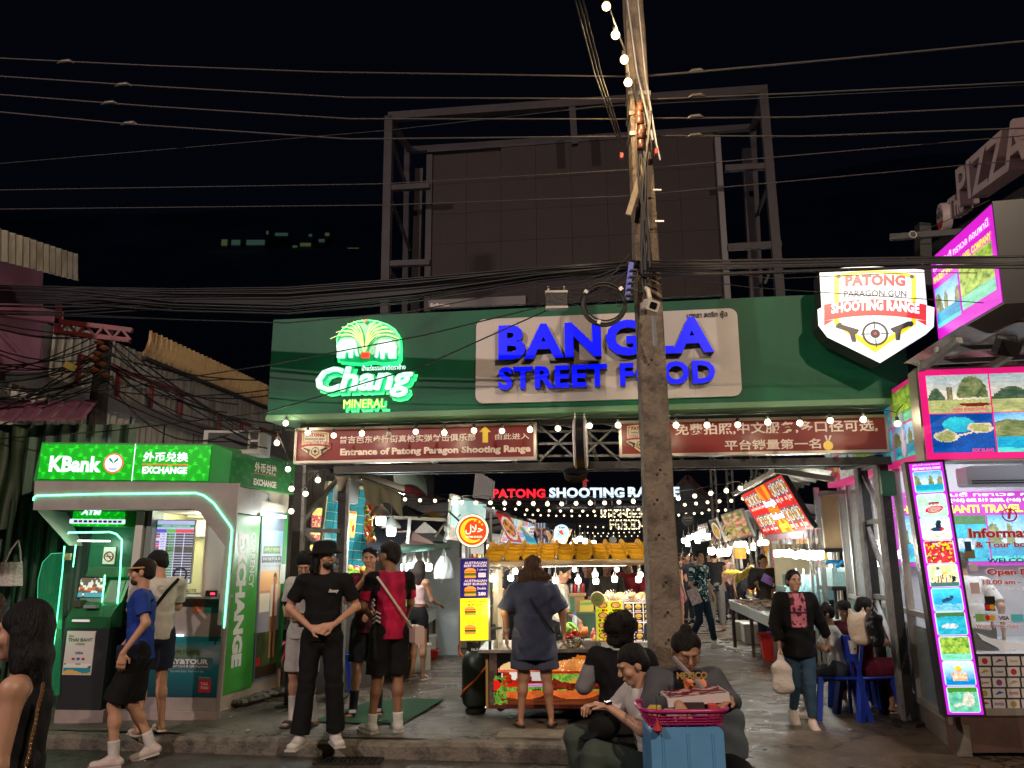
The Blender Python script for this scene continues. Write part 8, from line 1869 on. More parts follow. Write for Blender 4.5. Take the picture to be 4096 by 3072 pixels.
_Bb=mat('unlit_bulb_glass',(.6,.65,.65),.2)
for i,(px,py,w_)in enumerate([(1618,2250,18),(1657,2238,0),(1690,2245,22),(1714,2250,22),(1640,2243,0),(2310,2330,0)][:5]):_v(['bright bulb left under the green canopy edge','dim second bulb under the green canopy edge','bright third bulb under the green canopy edge','bright fourth bulb under the green canopy edge','dim bulb beside the leftmost one'][i],P(px,py,12.4),.055,_y if w_ else _Bb,grp='bulbs under the green canopy',power=w_*1.3,col=(.95,1,.97))
MB().poly([P(1600,2190,14.2),P(1795,2190,14.2),P(1795,2480,14.2),P(1600,2480,14.2)]);bwM=_C(P(1560,2480,14.6),P(1800,2480,14.6));bwM.translation.z=0
t=MB(bwM);t.box(0,1.2,0,.05,0,2.1);tag(t.bd('canvas_wall',mat('pale_canvas_wall',(.45,.50,.52),.6,var=.15)),'pale blue grey wall behind the left counter','wall')
# steel counter with the scale, along the left side
c0_,c1_=V((P(1620,2450,11.2).x,11.2,0)),V((P(1748,2400,14.6).x,14.6,0));CF=_C(c0_,c1_);cl_=(c1_-c0_).length
lc=_A('steel_counter','long steel counter with trays of greens and fish where the woman in pink top stands','counter',c0_)
MB(CF).box(0,cl_,.0,.75,.74,.80).bd('counter_top',mat('steel_sheet',(.5,.52,.5),.3,.6,var=.2),lc);MB(CF).box(0,cl_,.0,.02,.62,.74).bd('counter_apron',mat('steel_sheet',(.5,.52,.5)),lc)
for k in range(5):MB(CF).box(cl_*k/4-.02*(k>0),cl_*k/4+.03,.02,.07,0,.74).bd('leg',_AQ,lc)
MB(CF).box(.2,cl_-.2,.05,.7,.25,.28).bd('lower_shelf',_AQ,lc)
_j(lc,CF,.1,cl_-.1,.1,.7,.80,110,FISH+[lin(90,150,60),lin(200,220,210)],(.03,.06),99,.5)
for k in range(4):MB(CF).bbox(.2+.7*k,.75+.7*k,.1,.6,.80,.86,.01).bd('tray',_AL,lc)
_m(CF@V((.9,.3,.86)),.16,60,lc,12);_m(CF@V((2.2,.35,.86)),.14,50,lc,13)
for i,(px,py)in enumerate([(1622,2690),(1655,2640)]):
 g=G(px,py);t=_A('foam_box',['white foam box on the floor beside the left counter leg','second foam box under the left counter'][i],'box',g,group='foam boxes by the left counter');MB(_T(g)@_R(-.5,4,'Z')).bbox(-.13,.17,0,.4,0,.34,.02).bd('box_body',mat('foam_grey',(.42,.42,.36)),t);MB(_T(g)@_R(-.5,4,'Z')).bbox(-.14,.18,-.01,.41,.343,.39,.015).bd('lid',mat('foam_white',(.6,.6,.58)),t)
for i,(px,py,r,h)in enumerate([(1752,2624,.165,.20),(1725,2640,.13,.15)]):
 g=G(px,py-8);q=MB(_T(g));q.lathe([(r*.8,.0),(r*.95,h*.7),(r*.97,h*.75),(r*1.03,h*.76),(r*1.03,h*.85),(r,h*.86),(r*1.05,h),(r*.98,h),(r*.75,.03)],n=28);tag(q.bd('red_tub',M_RC,None,True),['larger red plastic tub behind the smaller one on the wet floor','smaller red plastic tub on the wet floor by the left counter'][i],'tub','red plastic tubs')
def _U(lab,g,rz,h,m,legm=None,w=.28,grp=None):
 t=_A('plastic_stool',lab,'stool',g,rz,group=grp);Mx=_T(g)@_R(rz,4,'Z');MB(Mx).bbox(-w/2,w/2,-w/2,w/2,h-.03,h,.015).bd('seat',m,t)
 for a in(-1,1):
  for b in(-1,1):MB(Mx).bar((a*w*.58,b*w*.58,0),(a*w*.4,b*w*.4,h-.03),.05,.03).bd('leg',legm or m,t)
 for a in(-1,1):MB(Mx).bar((a*w*.52,-w*.5,h*.4),(a*w*.52,w*.5,h*.4),.02).bd('stretcher',legm or m,t)
 return t
_BB=mat('brown_plastic',(.20,.07,.05),.4);_AD=mat('blue_plastic',(.015,.05,.42),.35)
gst=G(1778,2592);_U('brown topped plastic stool with blue legs under the green scale',gst,.2,.50,_BB,_AD)
sc_=_A('kitchen_scale','green spring scale with round dial standing on the stool','scale',gst+V((0,0,.5)));Mx=_T(gst+V((0,0,.5)));_BP=mat('scale_green',(.03,.22,.14),.4)
mb=MB(Mx);mb._add([(-.12,-.08,0),(.12,-.08,0),(.12,.08,0),(-.12,.08,0),(-.07,-.06,.24),(.07,-.06,.24),(.07,.06,.24),(-.07,.06,.24)],[(0,1,5,4),(1,2,6,5),(2,3,7,6),(3,0,4,7),(4,5,6,7),(3,2,1,0)]);mb.bd('scale_body',_BP,sc_)
q=MB(Mx);q.lathe([(.085,-.07),(.085,-.10),(.08,-.104)],(.0,0,.12),24,'Y');q.bd('dial',mat('dial_white',(.6,.62,.58),.3),sc_);MB(Mx).bar((0,-.106,.12),(.03,-.106,.17),.006).bd('needle',mat('needle',(.4,.02,.02)),sc_);q=MB(Mx);q.lathe([(.03,.24),(.03,.27),(.13,.28),(.14,.295)],n=20);q.bd('pan',mat('scale_pan',(.06,.06,.06),.4),sc_)
_U('blue plastic stool half hidden behind the man in black',G(1352,2760),.1,.45,_AD,w=.30)
for i,(px,py,d,w_,h_)in enumerate([(1775,2225,12.6,.15,.30)]):
 c=P(px,py,d);t=_A('plastic_bag','clear white plastic bag hanging from the tent frame','bag',c);mb=MB(_T(c));mb.grid(10,10,lambda u,v:(w_*(u-.5)*2*(.35+.65*_s(min(1,v*1.3)*PI*.55)),-.05*_s(u*PI)+.015*_s(u*20+v*7),-h_*v*1.1));mb.bd('bag_body',mat('white_film',(.72,.75,.75),.25,alpha=.75),t,True);MB().tube([c+V((-.03,0,0)),c+V((0,0,.12)),c+V((.03,0,0))],.006,5).bd('handle',mat('white_film2',(.7,.7,.7),.4),t)
# corrugated green curved sheet and roof pieces seen under the beam at left
M,w_,h_=_AB(P(1570,1905,14),P(1690,1925,14),P(1575,1880,14.6));
t=_A('curved_sheet','curved pale green corrugated sheet under the gate beam','roof sheet',P(1600,1890,14));mb=MB()
p0,p1=P(1565,1878,13.6),P(1700,1930,14.5)
mb.grid(48,6,lambda u,v:tuple(p0.lerp(p1,u)+V((0,0,.18*_s(u*PI*.9)-.28*v*v+.02*_s(u*150)))+V((0,.5*v,0))));mb.bd('sheet',mat('pale_green_sheet',(.28,.36,.30),.4,.3),t,True)
# chairs for the right diners
def _Aw(lab,g,rz,m,grp='blue plastic chairs'):
 t=_A('plastic_chair',lab,'chair',g,rz,group=grp);Mx=_T(g)@_R(rz,4,'Z')
 MB(Mx).bbox(-.2,.2,-.2,.2,.40,.425,.012).bd('seat',m,t)
 for a in(-1,1):
  MB(Mx).bar((a*.23,-.24,0),(a*.18,-.18,.41),.08,.05).bd('leg',m,t);MB(Mx).bar((a*.22,.26,0),(a*.18,.19,.41),.08,.05).bd('leg',m,t)
  MB(Mx).bar((a*.18,.19,.41),(a*.19,.26,.80),.045,.025).bd('back_post',m,t)
 mb=MB(Mx);mb.grid(8,6,lambda u,v:(-.2+.4*u,.245+.03*v-.03*_s(u*PI)*-1,.58+.24*v));mb.bd('backrest',m,t,True)
 MB(Mx).bar((-.19,.27,.82),(.19,.27,.82),.03).bd('back_rail',m,t)
 for k in range(3):MB(Mx).bar((-.1+.1*k,.22,.42),(-.1+.1*k,.25,.58),.03,.015).bd('back_slat',m,t)
 return t
# ================================================================== PEOPLE: one continuous surface per body, grown from a distance field
def _BQ(prims,h,k0=.025,fold=0,seed=0):
 lo=np.array([1e9]*3);hi=-lo
 for p in prims:
  if p['neg']:continue
  m=max(p['r'])+.02
  for q in(p['a'],p['b']):lo=np.minimum(lo,np.array(q)-m);hi=np.maximum(hi,np.array(q)+m)
 n=np.ceil((hi-lo)/h).astype(int)+2;F=np.full(n,.08,np.float32)
 ax=[lo[i]+h*np.arange(n[i],dtype=np.float32)for i in range(3)]
 for p in prims:
  m=max(p['r'])+.06;a=np.array(p['a'],float);b=np.array(p['b'],float)
  s=[max(0,int((min(a[i],b[i])-m-lo[i])/h))for i in range(3)];e=[min(n[i],int((max(a[i],b[i])+m-lo[i])/h)+2)for i in range(3)]
  if any(e[i]<=s[i]for i in range(3)):continue
  X,Y,Z=np.meshgrid(*[ax[i][s[i]:e[i]]for i in range(3)],indexing='ij')
  ab=b-a;L=float(np.linalg.norm(ab));u=ab/L if L>1e-6 else np.array([0,0,1.])
  sx=np.array(p['s'],float);sx=sx-u*sx.dot(u);ns=np.linalg.norm(sx);sx=sx/ns if ns>1e-3 else np.cross(u,[0,0,1.]if abs(u[2])<.9 else[0,1.,0]);sx=sx/np.linalg.norm(sx);sy=np.cross(u,sx)
  dx,dy,dz=X-a[0],Y-a[1],Z-a[2];t=dx*u[0]+dy*u[1]+dz*u[2];tc=np.clip(t,0,L);w=tc/L if L>1e-6 else 0*t
  qx=dx*sx[0]+dy*sx[1]+dz*sx[2];qy=dx*sy[0]+dy*sy[1]+dz*sy[2];(ax_,ay_,bx_,by_)=p['r4']
  rx=ax_+(bx_-ax_)*w;ry=ay_+(by_-ay_)*w;rm=np.minimum(rx,ry)
  if p['flat']:d=(np.sqrt((qx/rx)**2+(qy/ry)**2)-1)*rm;d=np.maximum(d,np.maximum(-t,t-L))
  else:d=(np.sqrt((qx/rx)**2+(qy/ry)**2+((t-tc)/(p['rz']or rm))**2)-1)*rm
  V_=F[s[0]:e[0],s[1]:e[1],s[2]:e[2]];k=p['k']if p['k']is not None else k0
  if p['neg']:d=-d;hh=np.clip(.5-.5*(V_-d)/k,0,1);F[s[0]:e[0],s[1]:e[1],s[2]:e[2]]=V_*(1-hh)+d*hh+k*hh*(1-hh)
  else:hh=np.clip(.5+.5*(V_-d)/k,0,1);F[s[0]:e[0],s[1]:e[1],s[2]:e[2]]=V_*(1-hh)+d*hh-k*hh*(1-hh)
 if fold:
  X,Y,Z=np.meshgrid(*ax,indexing='ij',sparse=True);c=seed*1.7
  F+=fold*(np.sin(23*X+17*Z+3*np.sin(13*Z+9*Y+c))*.6+np.sin(41*Z-19*X+15*Y+2.5*np.sin(17*X+c))*.4+np.sin(9*Z+31*Y+c+2*np.sin(11*X))*.5)
 S=F<0;nx,ny,nz=S.shape;cnt=np.zeros((nx-1,ny-1,nz-1),np.float32);acc=np.zeros((nx-1,ny-1,nz-1,3),np.float32);quads=[]
 edges=[]
 for d in range(3):
  sl0=[slice(None)]*3;sl1=[slice(None)]*3;sl0[d]=slice(0,-1);sl1[d]=slice(1,None)
  A,Bv=F[tuple(sl0)],F[tuple(sl1)];cr=(A<0)!=(Bv<0);I=np.argwhere(cr);av=A[cr];bv=Bv[cr];t=av/(av-bv)
  P_=I.astype(np.float32);P_[:,d]+=t;edges.append((d,I,av<0))
  o1,o2=[q for q in range(3)if q!=d]
  for i in(0,1):
   for j in(0,1):
    C_=I.copy();C_[:,o1]-=i;C_[:,o2]-=j;ok=(C_[:,o1]>=0)&(C_[:,o2]>=0)&(C_[:,0]<nx-1)&(C_[:,1]<ny-1)&(C_[:,2]<nz-1)
    np.add.at(cnt,tuple(C_[ok].T),1);np.add.at(acc,tuple(C_[ok].T),P_[ok])
 act=cnt>0;idx=np.full(cnt.shape,-1,np.int64);idx[act]=np.arange(act.sum());vs=acc[act]/cnt[act][:,None]*h+lo
 for d,I,inside in edges:
  o1,o2=(1,2)if d==0 else(2,0)if d==1 else(0,1)
  ok=(I[:,o1]>0)&(I[:,o2]>0);I=I[ok];ins=inside[ok];q=[]
  for(i,j)in((1,1),(0,1),(0,0),(1,0)):
   C_=I.copy();C_[:,o1]-=i;C_[:,o2]-=j;q.append(idx[tuple(np.minimum(C_,np.array(cnt.shape)-1).T)])
  q=np.stack(q,1);q[~ins]=q[~ins][:,::-1];quads.append(q)
 Q=np.concatenate(quads);Q=Q[(Q>=0).all(1)]
 return vs,Q
def pr(a,b,ra,rb=None,flat=False,neg=False,k=None,s=(1,0,0),rz=None):
 ra=ra if isinstance(ra,tuple)else(ra,ra);rb=ra if rb is None else rb if isinstance(rb,tuple)else(rb,rb)
 return dict(a=tuple(a),b=tuple(b),r=(max(ra),max(rb)),r4=(ra[0],ra[1],rb[0],rb[1]),flat=flat,neg=neg,k=k,s=tuple(s),rz=rz)
def el(c,r,M3=None,neg=False,k=None):
 c=V(c);s=V((1,0,0));u=V((0,0,1))
 if M3:s=M3@s;u=M3@u
 p=pr(c-u*.0005,c+u*.0005,(r[0],r[1]),neg=neg,k=k,s=s,rz=r[2]);p['r']=(max(r),)*2;return p
def _N(name,prims,m,M,parent,h=.008,k=.025,fold=0,seed=0,colf=None):
 vs,Q=_BQ(prims,h,k,fold,seed)
 me=bpy.data.meshes.new(name);me.vertices.add(len(vs));me.vertices.foreach_set('co',vs.astype(np.float32).ravel())
 me.loops.add(len(Q)*4);me.loops.foreach_set('vertex_index',Q.astype(np.int32).ravel());me.polygons.add(len(Q));me.polygons.foreach_set('loop_start',np.arange(0,len(Q)*4,4,dtype=np.int32))
 me.update(calc_edges=True);me.polygons.foreach_set('use_smooth',[True]*len(Q))
 if colf:
  at=me.color_attributes.new('Col','FLOAT_COLOR','POINT');cs=np.ones((len(vs),4),np.float32);cs[:,:3]=[colf(*v)for v in vs];at.data.foreach_set('color',cs.ravel())
 me.materials.append(m);o=bpy.data.objects.new(name,me);C.objects.link(o);o.matrix_world=M
 mw_=M.copy();o.parent=parent;o.matrix_parent_inverse=wm(parent).inverted();o.location=mw_.to_translation();o.rotation_euler=mw_.to_euler();return o
def _I(col,name=None,r=.85):n=name or 'cloth_%d_%d_%d'%tuple(int(c*999)for c in col);return mat(n,col,r,var=.18,vscale=9,bump=.25,bscale=160,spec=.2)
M_CV=lambda:mat('printed_cloth',rough=.8,vcol=True,var=.12,vscale=9,spec=.2)
def _BE(c):return mat('skin_%d_%d_%d'%tuple(int(q*999)for q in c),c,.48,var=.10,vscale=14,bump=.06,bscale=220)
M_EYE=None
def _Aq(w,d,n,side,curl=.5,s=1.0):
 """w wrist, d towards the fingers, n palm side, side +1/-1 = where the thumb leaves"""
 d=V(d).normalized();n=V(n);n=(n-d*n.dot(d)).normalized();t=d.cross(n)*side;w=V(w);o=[]
 o.append(pr(w+d*.01*s,w+d*.085*s,(.030*s,.015*s),(.040*s,.014*s),k=.012,s=t))
 for i,(off,L)in enumerate(((.030,.078),(.010,.088),(-.010,.082),(-.029,.064))):
  b=w+d*.085*s+t*off*s;c1=(d*_c(curl*.6)+n*_s(curl*.6));c2=(d*_c(curl*1.7)+n*_s(curl*1.7));m=b+c1*L*.5*s;e=m+c2*L*.5*s
  o+=[pr(b-d*.01,m,.0098*s,.0088*s,k=.005),pr(m,e,.0088*s,.0075*s,k=.005)]
 b=w+d*.03*s+t*.028*s;m=b+(d*.6+t*.75+n*.3).normalized()*.038*s;e=m+(d*.9+t*.2+n*.35*curl).normalized()*.032*s
 return o+[pr(b,m,.013*s,.0105*s,k=.008),pr(m,e,.0105*s,.0085*s,k=.006)]
def _D(label,loc,rz=0,H=1.75,skin=(.45,.24,.15),P0=None,spine=(0,0,1),tw=0,lk=None,la=None,rk=None,ra=None,le=None,lw=None,re=None,rw=None,lh=None,rh=None,lf=0,rf=0,head=(0,0),top=None,bot=None,shoes=None,hair=None,fat=1.0,fem=False,h=.0085,curl=.5,group=None,roll=0,palms=None,toes=(0,0)):
 s=H/1.75;loc=V(loc);W_=_T(loc)@_R(rz,4,'Z');t=_A('person',label,'person',loc,rz,group)
 S_=lambda p,d:V(p if p is not None else d)*s
 p0=S_(P0,(0,0,.94));sp=V(spine).normalized();X=V((_c(tw),_s(tw),0));sw=(.165 if fem else.19)*(.5+.5*fat)
 ch=p0+sp*.40*s;nb=p0+sp*.52*s;shz=p0+sp*.475*s;Ls,Rs=shz+X*sw*s,shz-X*sw*s;hw=.088*s*fat;Lh,Rh=p0+V((hw,0,-.03*s)),p0-V((hw,0,.03*s))
 Lk,Rk=S_(lk,(.10,-.01,.50)),S_(rk,(-.10,-.01,.50));La,Ra=S_(la,(.11,.02,.09)),S_(ra,(-.11,.02,.09))
 Le,Re=S_(le,(.255,.02,1.14)),S_(re,(-.255,.02,1.14));Lw,Rw=S_(lw,(.27,-.04,.90)),S_(rw,(-.27,-.04,.90))
 yaw,pit=head;HR=_R(tw+yaw,3,'Z')@_R(roll,3,'Y')@_R(pit,3,'X');hc=nb+sp*.055*s+HR@V((0,-.012,.105))*s;hp=lambda p:hc+(HR@V(p))*s
 f=fat;q=[]
 q+=[pr(p0,p0+sp*.16*s,(.135*s*f,.095*s*f),((.115 if fem else.125)*s*f,.085*s*f),s=X),pr(p0+sp*.16*s,ch,((.115 if fem else.13)*s*f,.085*s*f),(.145*s*f,.095*s*f),s=X),pr(Ls,Rs,.05*s,k=.04)]
 for(a,b,c)in((Ls,Le,Lw),(Rs,Re,Rw)):q+=[pr(a,b,.046*s*f,.036*s*f),pr(b,c,.036*s*f,.023*s)]
 for(a,b,c,ft)in((Lh,Lk,La,lf),(Rh,Rk,Ra,rf)):
  q+=[pr(a,b,.082*s*f,.052*s*f),pr(b,b.lerp(c,.35)+V((0,.012*s,0)),.050*s,.052*s),pr(b.lerp(c,.3),c,.050*s,.030*s)]
 ftd=[]
 for(c,ft,tp)in((La,lf,toes[0]),(Ra,rf,toes[1])):
  d=V((_s(ft),-_c(ft),-tp)).normalized();ftd.append(d);up=V((0,0,1));q+=[pr(c+V((0,0,-.045*s))-d*.03*s,c+d*.14*s+V((0,0,-.068*s)),(.030*s,.030*s),(.042*s,.014*s),k=.02,s=d.cross(up))]
 lhp=lh or((0,-.1,-1),(-1,0,0));rhp=rh or((0,-.1,-1),(1,0,0))
 q+=_Aq(Lw,lhp[0],lhp[1],(lhp[2]if len(lhp)>2 else 1),curl,s)+_Aq(Rw,rhp[0],rhp[1],(rhp[2]if len(rhp)>2 else-1),curl,s)
 fw=1.0 if fat<1.15 else 1.10
 q+=[pr(nb-sp*.03*s,hp((0,.018,-.06)),.056*s*(.9 if fem else 1)*fw,.052*s*(.88 if fem else 1)*fw,k=.02),el(hp((0,.012,.03)),(.077*s*fw,.095*s,.088*s),HR,k=.015),el(hp((0,-.02,-.045)),(.057*s*fw*fw,.066*s,.064*s),HR,k=.02),el(hp((0,-.066,-.088)),(.026*s,.022*s,.02*s),HR,k=.02),pr(hp((0,-.086,.022)),hp((0,-.108,-.016)),.009*s,.0145*s,k=.008),el(hp((0,-.100,-.022)),(.017*s,.010*s,.009*s),HR,k=.006),el(hp((0,-.078,.036)),(.050*s,.014*s,.010*s),HR,k=.012)]
 for sd in(-1,1):q+=[el(hp((sd*.040,-.056,-.020)),(.028*s,.026*s,.026*s),HR,k=.02),el(hp((sd*.080*fw,.012,-.002)),(.010*s,.021*s,.033*s),HR,k=.006),el(hp((sd*.031,-.103,.012)),(.015*s,.0125*s,.009*s),HR,neg=True,k=.008)]
 q+=[el(hp((0,-.088,-.050)),(.024*s,.010*s,.0065*s),HR,k=.004),el(hp((0,-.086,-.062)),(.021*s,.010*s,.007*s),HR,k=.004)]
 sk=_BE(skin);_N('body',q,sk,W_,t,h)
 MH=W_@_T(hc)@HR.to_4x4()@Matrix.Scale(s,4)
 if h<.011:
  for sd in(-1,1):
   MB(MH).tube([(sd*.014,-.0985,.032),(sd*.032,-.0975,.038),(sd*.050,-.085,.033)],[.0022,.003,.0014],5).bd('eyebrow',mat('brow_dark',(.02,.012,.008),.8),t)
   if pit>.2:MB(MH).tube([(sd*.018,-.0945,.009),(sd*.031,-.0975,.005),(sd*.044,-.090,.009)],.0022,5).bd('eyelashes',mat('brow_dark',(.02,.012,.008),.8),t);continue
   MB(MH).ball((sd*.031,-.0875,.013),.0105,10,(1.05,.7,.6)).bd('eye',mat('eye_white',(.30,.27,.25),.4),t,True);MB(MH).ball((sd*.031,-.0925,.013),.0050,8).bd('iris',mat('eye_dark',(.015,.01,.008),.1),t,True)
   pass
  MB(MH).tube([(-.021,-.088,-.054),(-.008,-.0975,-.0545),(0,-.0985,-.056),(.008,-.0975,-.0545),(.021,-.088,-.054)],[.002,.0042,.004,.0042,.002],6).bd('lips',mat('lips_%d'%int(skin[0]*99),tuple(c*k for c,k in zip(skin,(.75,.45,.45))),.4),t,True)
 tg=1.12 if h<.011 else 1.15
 def mk(c):return(M_CV(),c)if callable(c)else(_I(c),None)
 if bot:
  L=bot['len'];wd=bot.get('w',1.15);b=[pr(p0+sp*.06*s,p0-V((0,0,.04*s)),(.15*s*f,.112*s*f),(.16*s*f,.12*s*f),s=X)];b[0]['flat']=False
  for(a,k_,c)in((Lh,Lk,La),(Rh,Rk,Ra)):
   if L<=1:b.append(pr(a,a.lerp(k_,L),.10*s*f,.078*s*f*wd,flat=True,k=.02))
   else:g=k_.lerp(c,L-1);b+=[pr(a,k_,.098*s*f,.068*s*f*wd,k=.03),pr(k_,g,.068*s*f*wd,.052*s*wd*(bot.get('hem',1)),flat=True,k=.02)]
   if L<=1:b.append(pr(a+V((0,0,.02)),a.lerp(k_,L*.6),.098*s*f,.088*s*f,k=.03))
  if bot.get('skirt'):e=(Lh.lerp(Lk,bot['skirt'])+Rh.lerp(Rk,bot['skirt']))/2;b.append(pr(p0,e,(.16*s*f,.12*s*f),(.19*s*f,.15*s*f),flat=True,s=X))
  m,cf=mk(bot['col']);_N(bot.get('name','trousers'),b,m,W_,t,h*1.1,.02,.0035,3,cf)
 if top:
  hem=top.get('hem',-.06);sl=top.get('sleeve',.55);wd=top.get('w',1.0);th=top.get('th',0);b=[]
  zb=p0+sp*hem*s;wst=p0+sp*.18*s;R_=lambda x,y:((x*f*wd+th)*s,(y*f*wd+th)*s)
  if hem<.18:b.append(pr(zb,wst,R_(.158,.122)if not fem else R_(.155,.118),R_(.145 if not fem else.130,.108),flat=True,s=X));b.append(pr(wst,ch,R_(.145 if not fem else.130,.106),R_(.160,.116),s=X))
  else:b.append(pr(zb,ch,R_(.135,.106),R_(.152,.114),flat=True,s=X))
  if top.get('shoulder',True):b.append(pr(Ls,Rs,(.062+th)*s,k=.04));b.append(pr(nb-sp*.05*s,nb-sp*.005*s,(.085*s,.075*s),(.066*s,.064*s),flat=True,k=.03,s=X))
  else:b.append(pr(ch,ch+sp*.07*s,(.12*s,.09*s),(.10*s,.07*s),flat=True,k=.02,s=X))
  for(a,e,w_)in((Ls,Le,Lw),(Rs,Re,Rw)):
   if sl<=0:continue
   if sl<=1:g=a.lerp(e,sl);b.append(pr(a,g,.066*s*f+th*s,(.062*s*f+th*s)*top.get('sw',1),flat=True,k=.03))
   else:g=e.lerp(w_,sl-1);b+=[pr(a,e,.068*s*f+th*s,.056*s*f+th*s,k=.03),pr(e,g,.056*s*f+th*s,.040*s+th*s,flat=True,k=.02)]
  m,cf=mk(top['col']);_N(top.get('name','shirt'),b,m,W_,t,h*1.1,.03,.0045,1,cf)
 if shoes:
  kd,cs=shoes[0],shoes[1];nm={'t':'trainer','s':'slide','f':'sandal'}[kd]
  for(c,d)in((La,ftd[0]),(Ra,ftd[1])):
   up=V((0,0,1));sd=d.cross(up);z=V((0,0,1))*s
   if kd=='t':b=[pr(c-z*.055-d*.045*s,c-z*.062+d*.16*s,(.046*s,.040*s),(.050*s,.030*s),k=.015,s=sd),pr(c-z*.02,c-z*.05+d*.06*s,.048*s,.042*s,k=.02)]
   else:b=[pr(c-z*.082-d*.05*s,c-z*.084+d*.17*s,(.046*s,.012*s),(.052*s,.011*s),k=.01,s=sd),pr(c-z*.055+d*.085*s-sd*.03*s,c-z*.055+d*.085*s+sd*.03*s,(.035*s,.026*s)if kd=='s' else(.012*s,.028*s),k=.01,s=d)]
   _N(nm,b,_I(cs,'shoe_%d_%d'%(int(cs[0]*99),int(cs[2]*99)),.5),W_,t,h,.01)
   if kd=='t':MB(W_).bar(c-z*.088-d*.07*s,c-z*.088+d*.20*s,.10*s,.016*s,up=(0,0,1)).bd('sole',mat('pale_sole',(.5,.47,.42),.5),t)
  if len(shoes)>2:
   for(c,k_)in((La,Lk),(Ra,Rk)):_N('sock',[pr(c-V((0,0,.04)),c.lerp(k_,shoes[3]if len(shoes)>3 else.3),.043*s,.050*s,flat=True)],_I(shoes[2]),W_,t,h,.02)
 if hair:
  hk,hcol=hair[0],hair[1];hm=mat('hair_%d_%d'%(int(hcol[0]*999),int(hcol[1]*999)),hcol,.62,var=.6,vscale=45,bump=1,bscale=110,spec=.25,stretch=(1,1,.18)if hk in('long','vlong')else None)
  b=[el(hp((0,.024,.044)),(.088*s*fw,.100*s,.090*s),HR,k=.01),el(hp((0,.055,.0)),(.078*s*fw,.066*s,.075*s),HR,k=.02),el(hp((0,-.115,-.02)),(.085*s,.068*s,.075*s),HR,neg=True,k=.008)]
  for sd in(-1,1):b.append(el(hp((sd*.088,-.01,-.035)),(.028*s,.045*s,.045*s),HR,neg=True,k=.01))if hk in('short','curly','bun','fade')else None
  fo=.0055
  if hk=='curly':b.insert(0,el(hp((0,.01,.075)),(.098*s,.105*s,.072*s),HR,k=.02));fo=.008
  if hk=='afro':
   b=[el(hp((0,.035,.03)),(.125*s,.12*s,.125*s),HR,k=.02),el(hp((0,.06,-.07)),(.10*s,.07*s,.07*s),HR,k=.02),el(hp((0,-.12,-.03)),(.075*s,.07*s,.08*s),HR,neg=True,k=.01)];fo=.014
   cb=MB(W_);rr=random.Random(6)
   for _ in range(190):
    d=V((rr.gauss(0,1),rr.gauss(0,1)+.5,rr.gauss(0,1))).normalized();c_=hp((d.x*.125,.035+d.y*.115,.015+d.z*.135));cb.tube([c_+V((.014*_c(a),.014*_s(a)*d.x,.014*_s(a)))for a in(0,1.2,2.4,3.6,4.8)],.0035,4)
   if h<.011:cb.bd('curls',hm,t)['kind']='stuff'
  if hk=='bun':b.insert(1,el(hp(hair[2]if len(hair)>2 else(0,.06,.125)),(.042*s,.042*s,.038*s),HR,k=.01))
  if hk in('long','vlong'):
   ln=hair[2]if len(hair)>2 else.35;g_=hair[3]if len(hair)>3 else 1;bk=V((-_s(tw),_c(tw),0));e=hp((0,.06,-.05))+V((0,0,-ln*s))+bk*.03
   b+=[pr(hp((0,.045,.0)),hp((0,.07,-.10)),(.090*s,.06*s),(.10*s*g_,.05*s),s=X,k=.02),pr(hp((0,.07,-.10)),e,(.105*s*g_,.045*s),(.085*s*g_,.022*s),s=X,k=.02)]
   for sd in(-1,1):b.append(pr(hp((sd*.078,.02,.0)),hp((sd*.088,.03,-.14)),(.018*s,.035*s),(.022*s,.04*s),s=X,k=.02))
  if hk=='bald':b=[]
  if b:
   b=[x for x in b if not x['neg']]+[x for x in b if x['neg']];_N('hair',b,hm,W_,t,h*.9,.015,fo,2)
 t['_s']=s;del t['_s']
 return t,W_,dict(Ls=Ls,Rs=Rs,Le=Le,Re=Re,Lw=Lw,Rw=Rw,p0=p0,ch=ch,nb=nb,hp=hp,HR=HR,s=s,MH=MH,W=W_,La=La,Ra=Ra)
def _Z(px,py,z=None):
 g=G(px,py,0);
 if z is None:z=_AA(g.x,g.y)+(.014 if(g.x<KR.x and g.y<_Y(g.x)+1.3)else.004)
 return G(px,py,z)
LIGHT=(.50,.27,.17);TAN=(.38,.19,.11);BROWN=(.27,.125,.07);DARKH=(.010,.008,.007);BLK=(.008,.008,.009);WHITE=(.60,.57,.54)
D_=math.radians
# man in black with bucket hat
t,W_,J=_D('man in black T-shirt, trousers and bucket hat with his hands clasped',_Z(1272,2978),D_(12),1.80,LIGHT,lk=(.12,-.02,.50),la=(.15,.02,.09),rk=(-.12,-.02,.50),ra=(-.16,-.02,.09),le=(.30,.03,1.17),re=(-.30,.03,1.17),lw=(.10,-.20,1.03),rw=(-.10,-.20,1.01),lh=((-1,-.25,-.25),(0,.9,-.2),1),rh=((1,-.3,-.2),(0,.9,-.3),-1),lf=.2,rf=-.35,head=(D_(38),D_(-3)),top=dict(col=BLK,sleeve=.72,hem=-.06,w=1.06,sw=1.1),bot=dict(len=1.97,col=BLK,w=1.12,hem=1.45),shoes=('t',WHITE,),hair=('long',DARKH,.10),h=.0075,fat=1.02)
MH=J['MH'];mb=MB(MH);mb.lathe([(.165,.030),(.16,.036),(.118,.062),(.108,.10),(.098,.138),(.06,.15),(.0,.152),(.0,.14),(.09,.06),(.11,.055)],c=(0,.012,0),n=28);mb.bd('bucket_hat',_I(BLK),t,True)
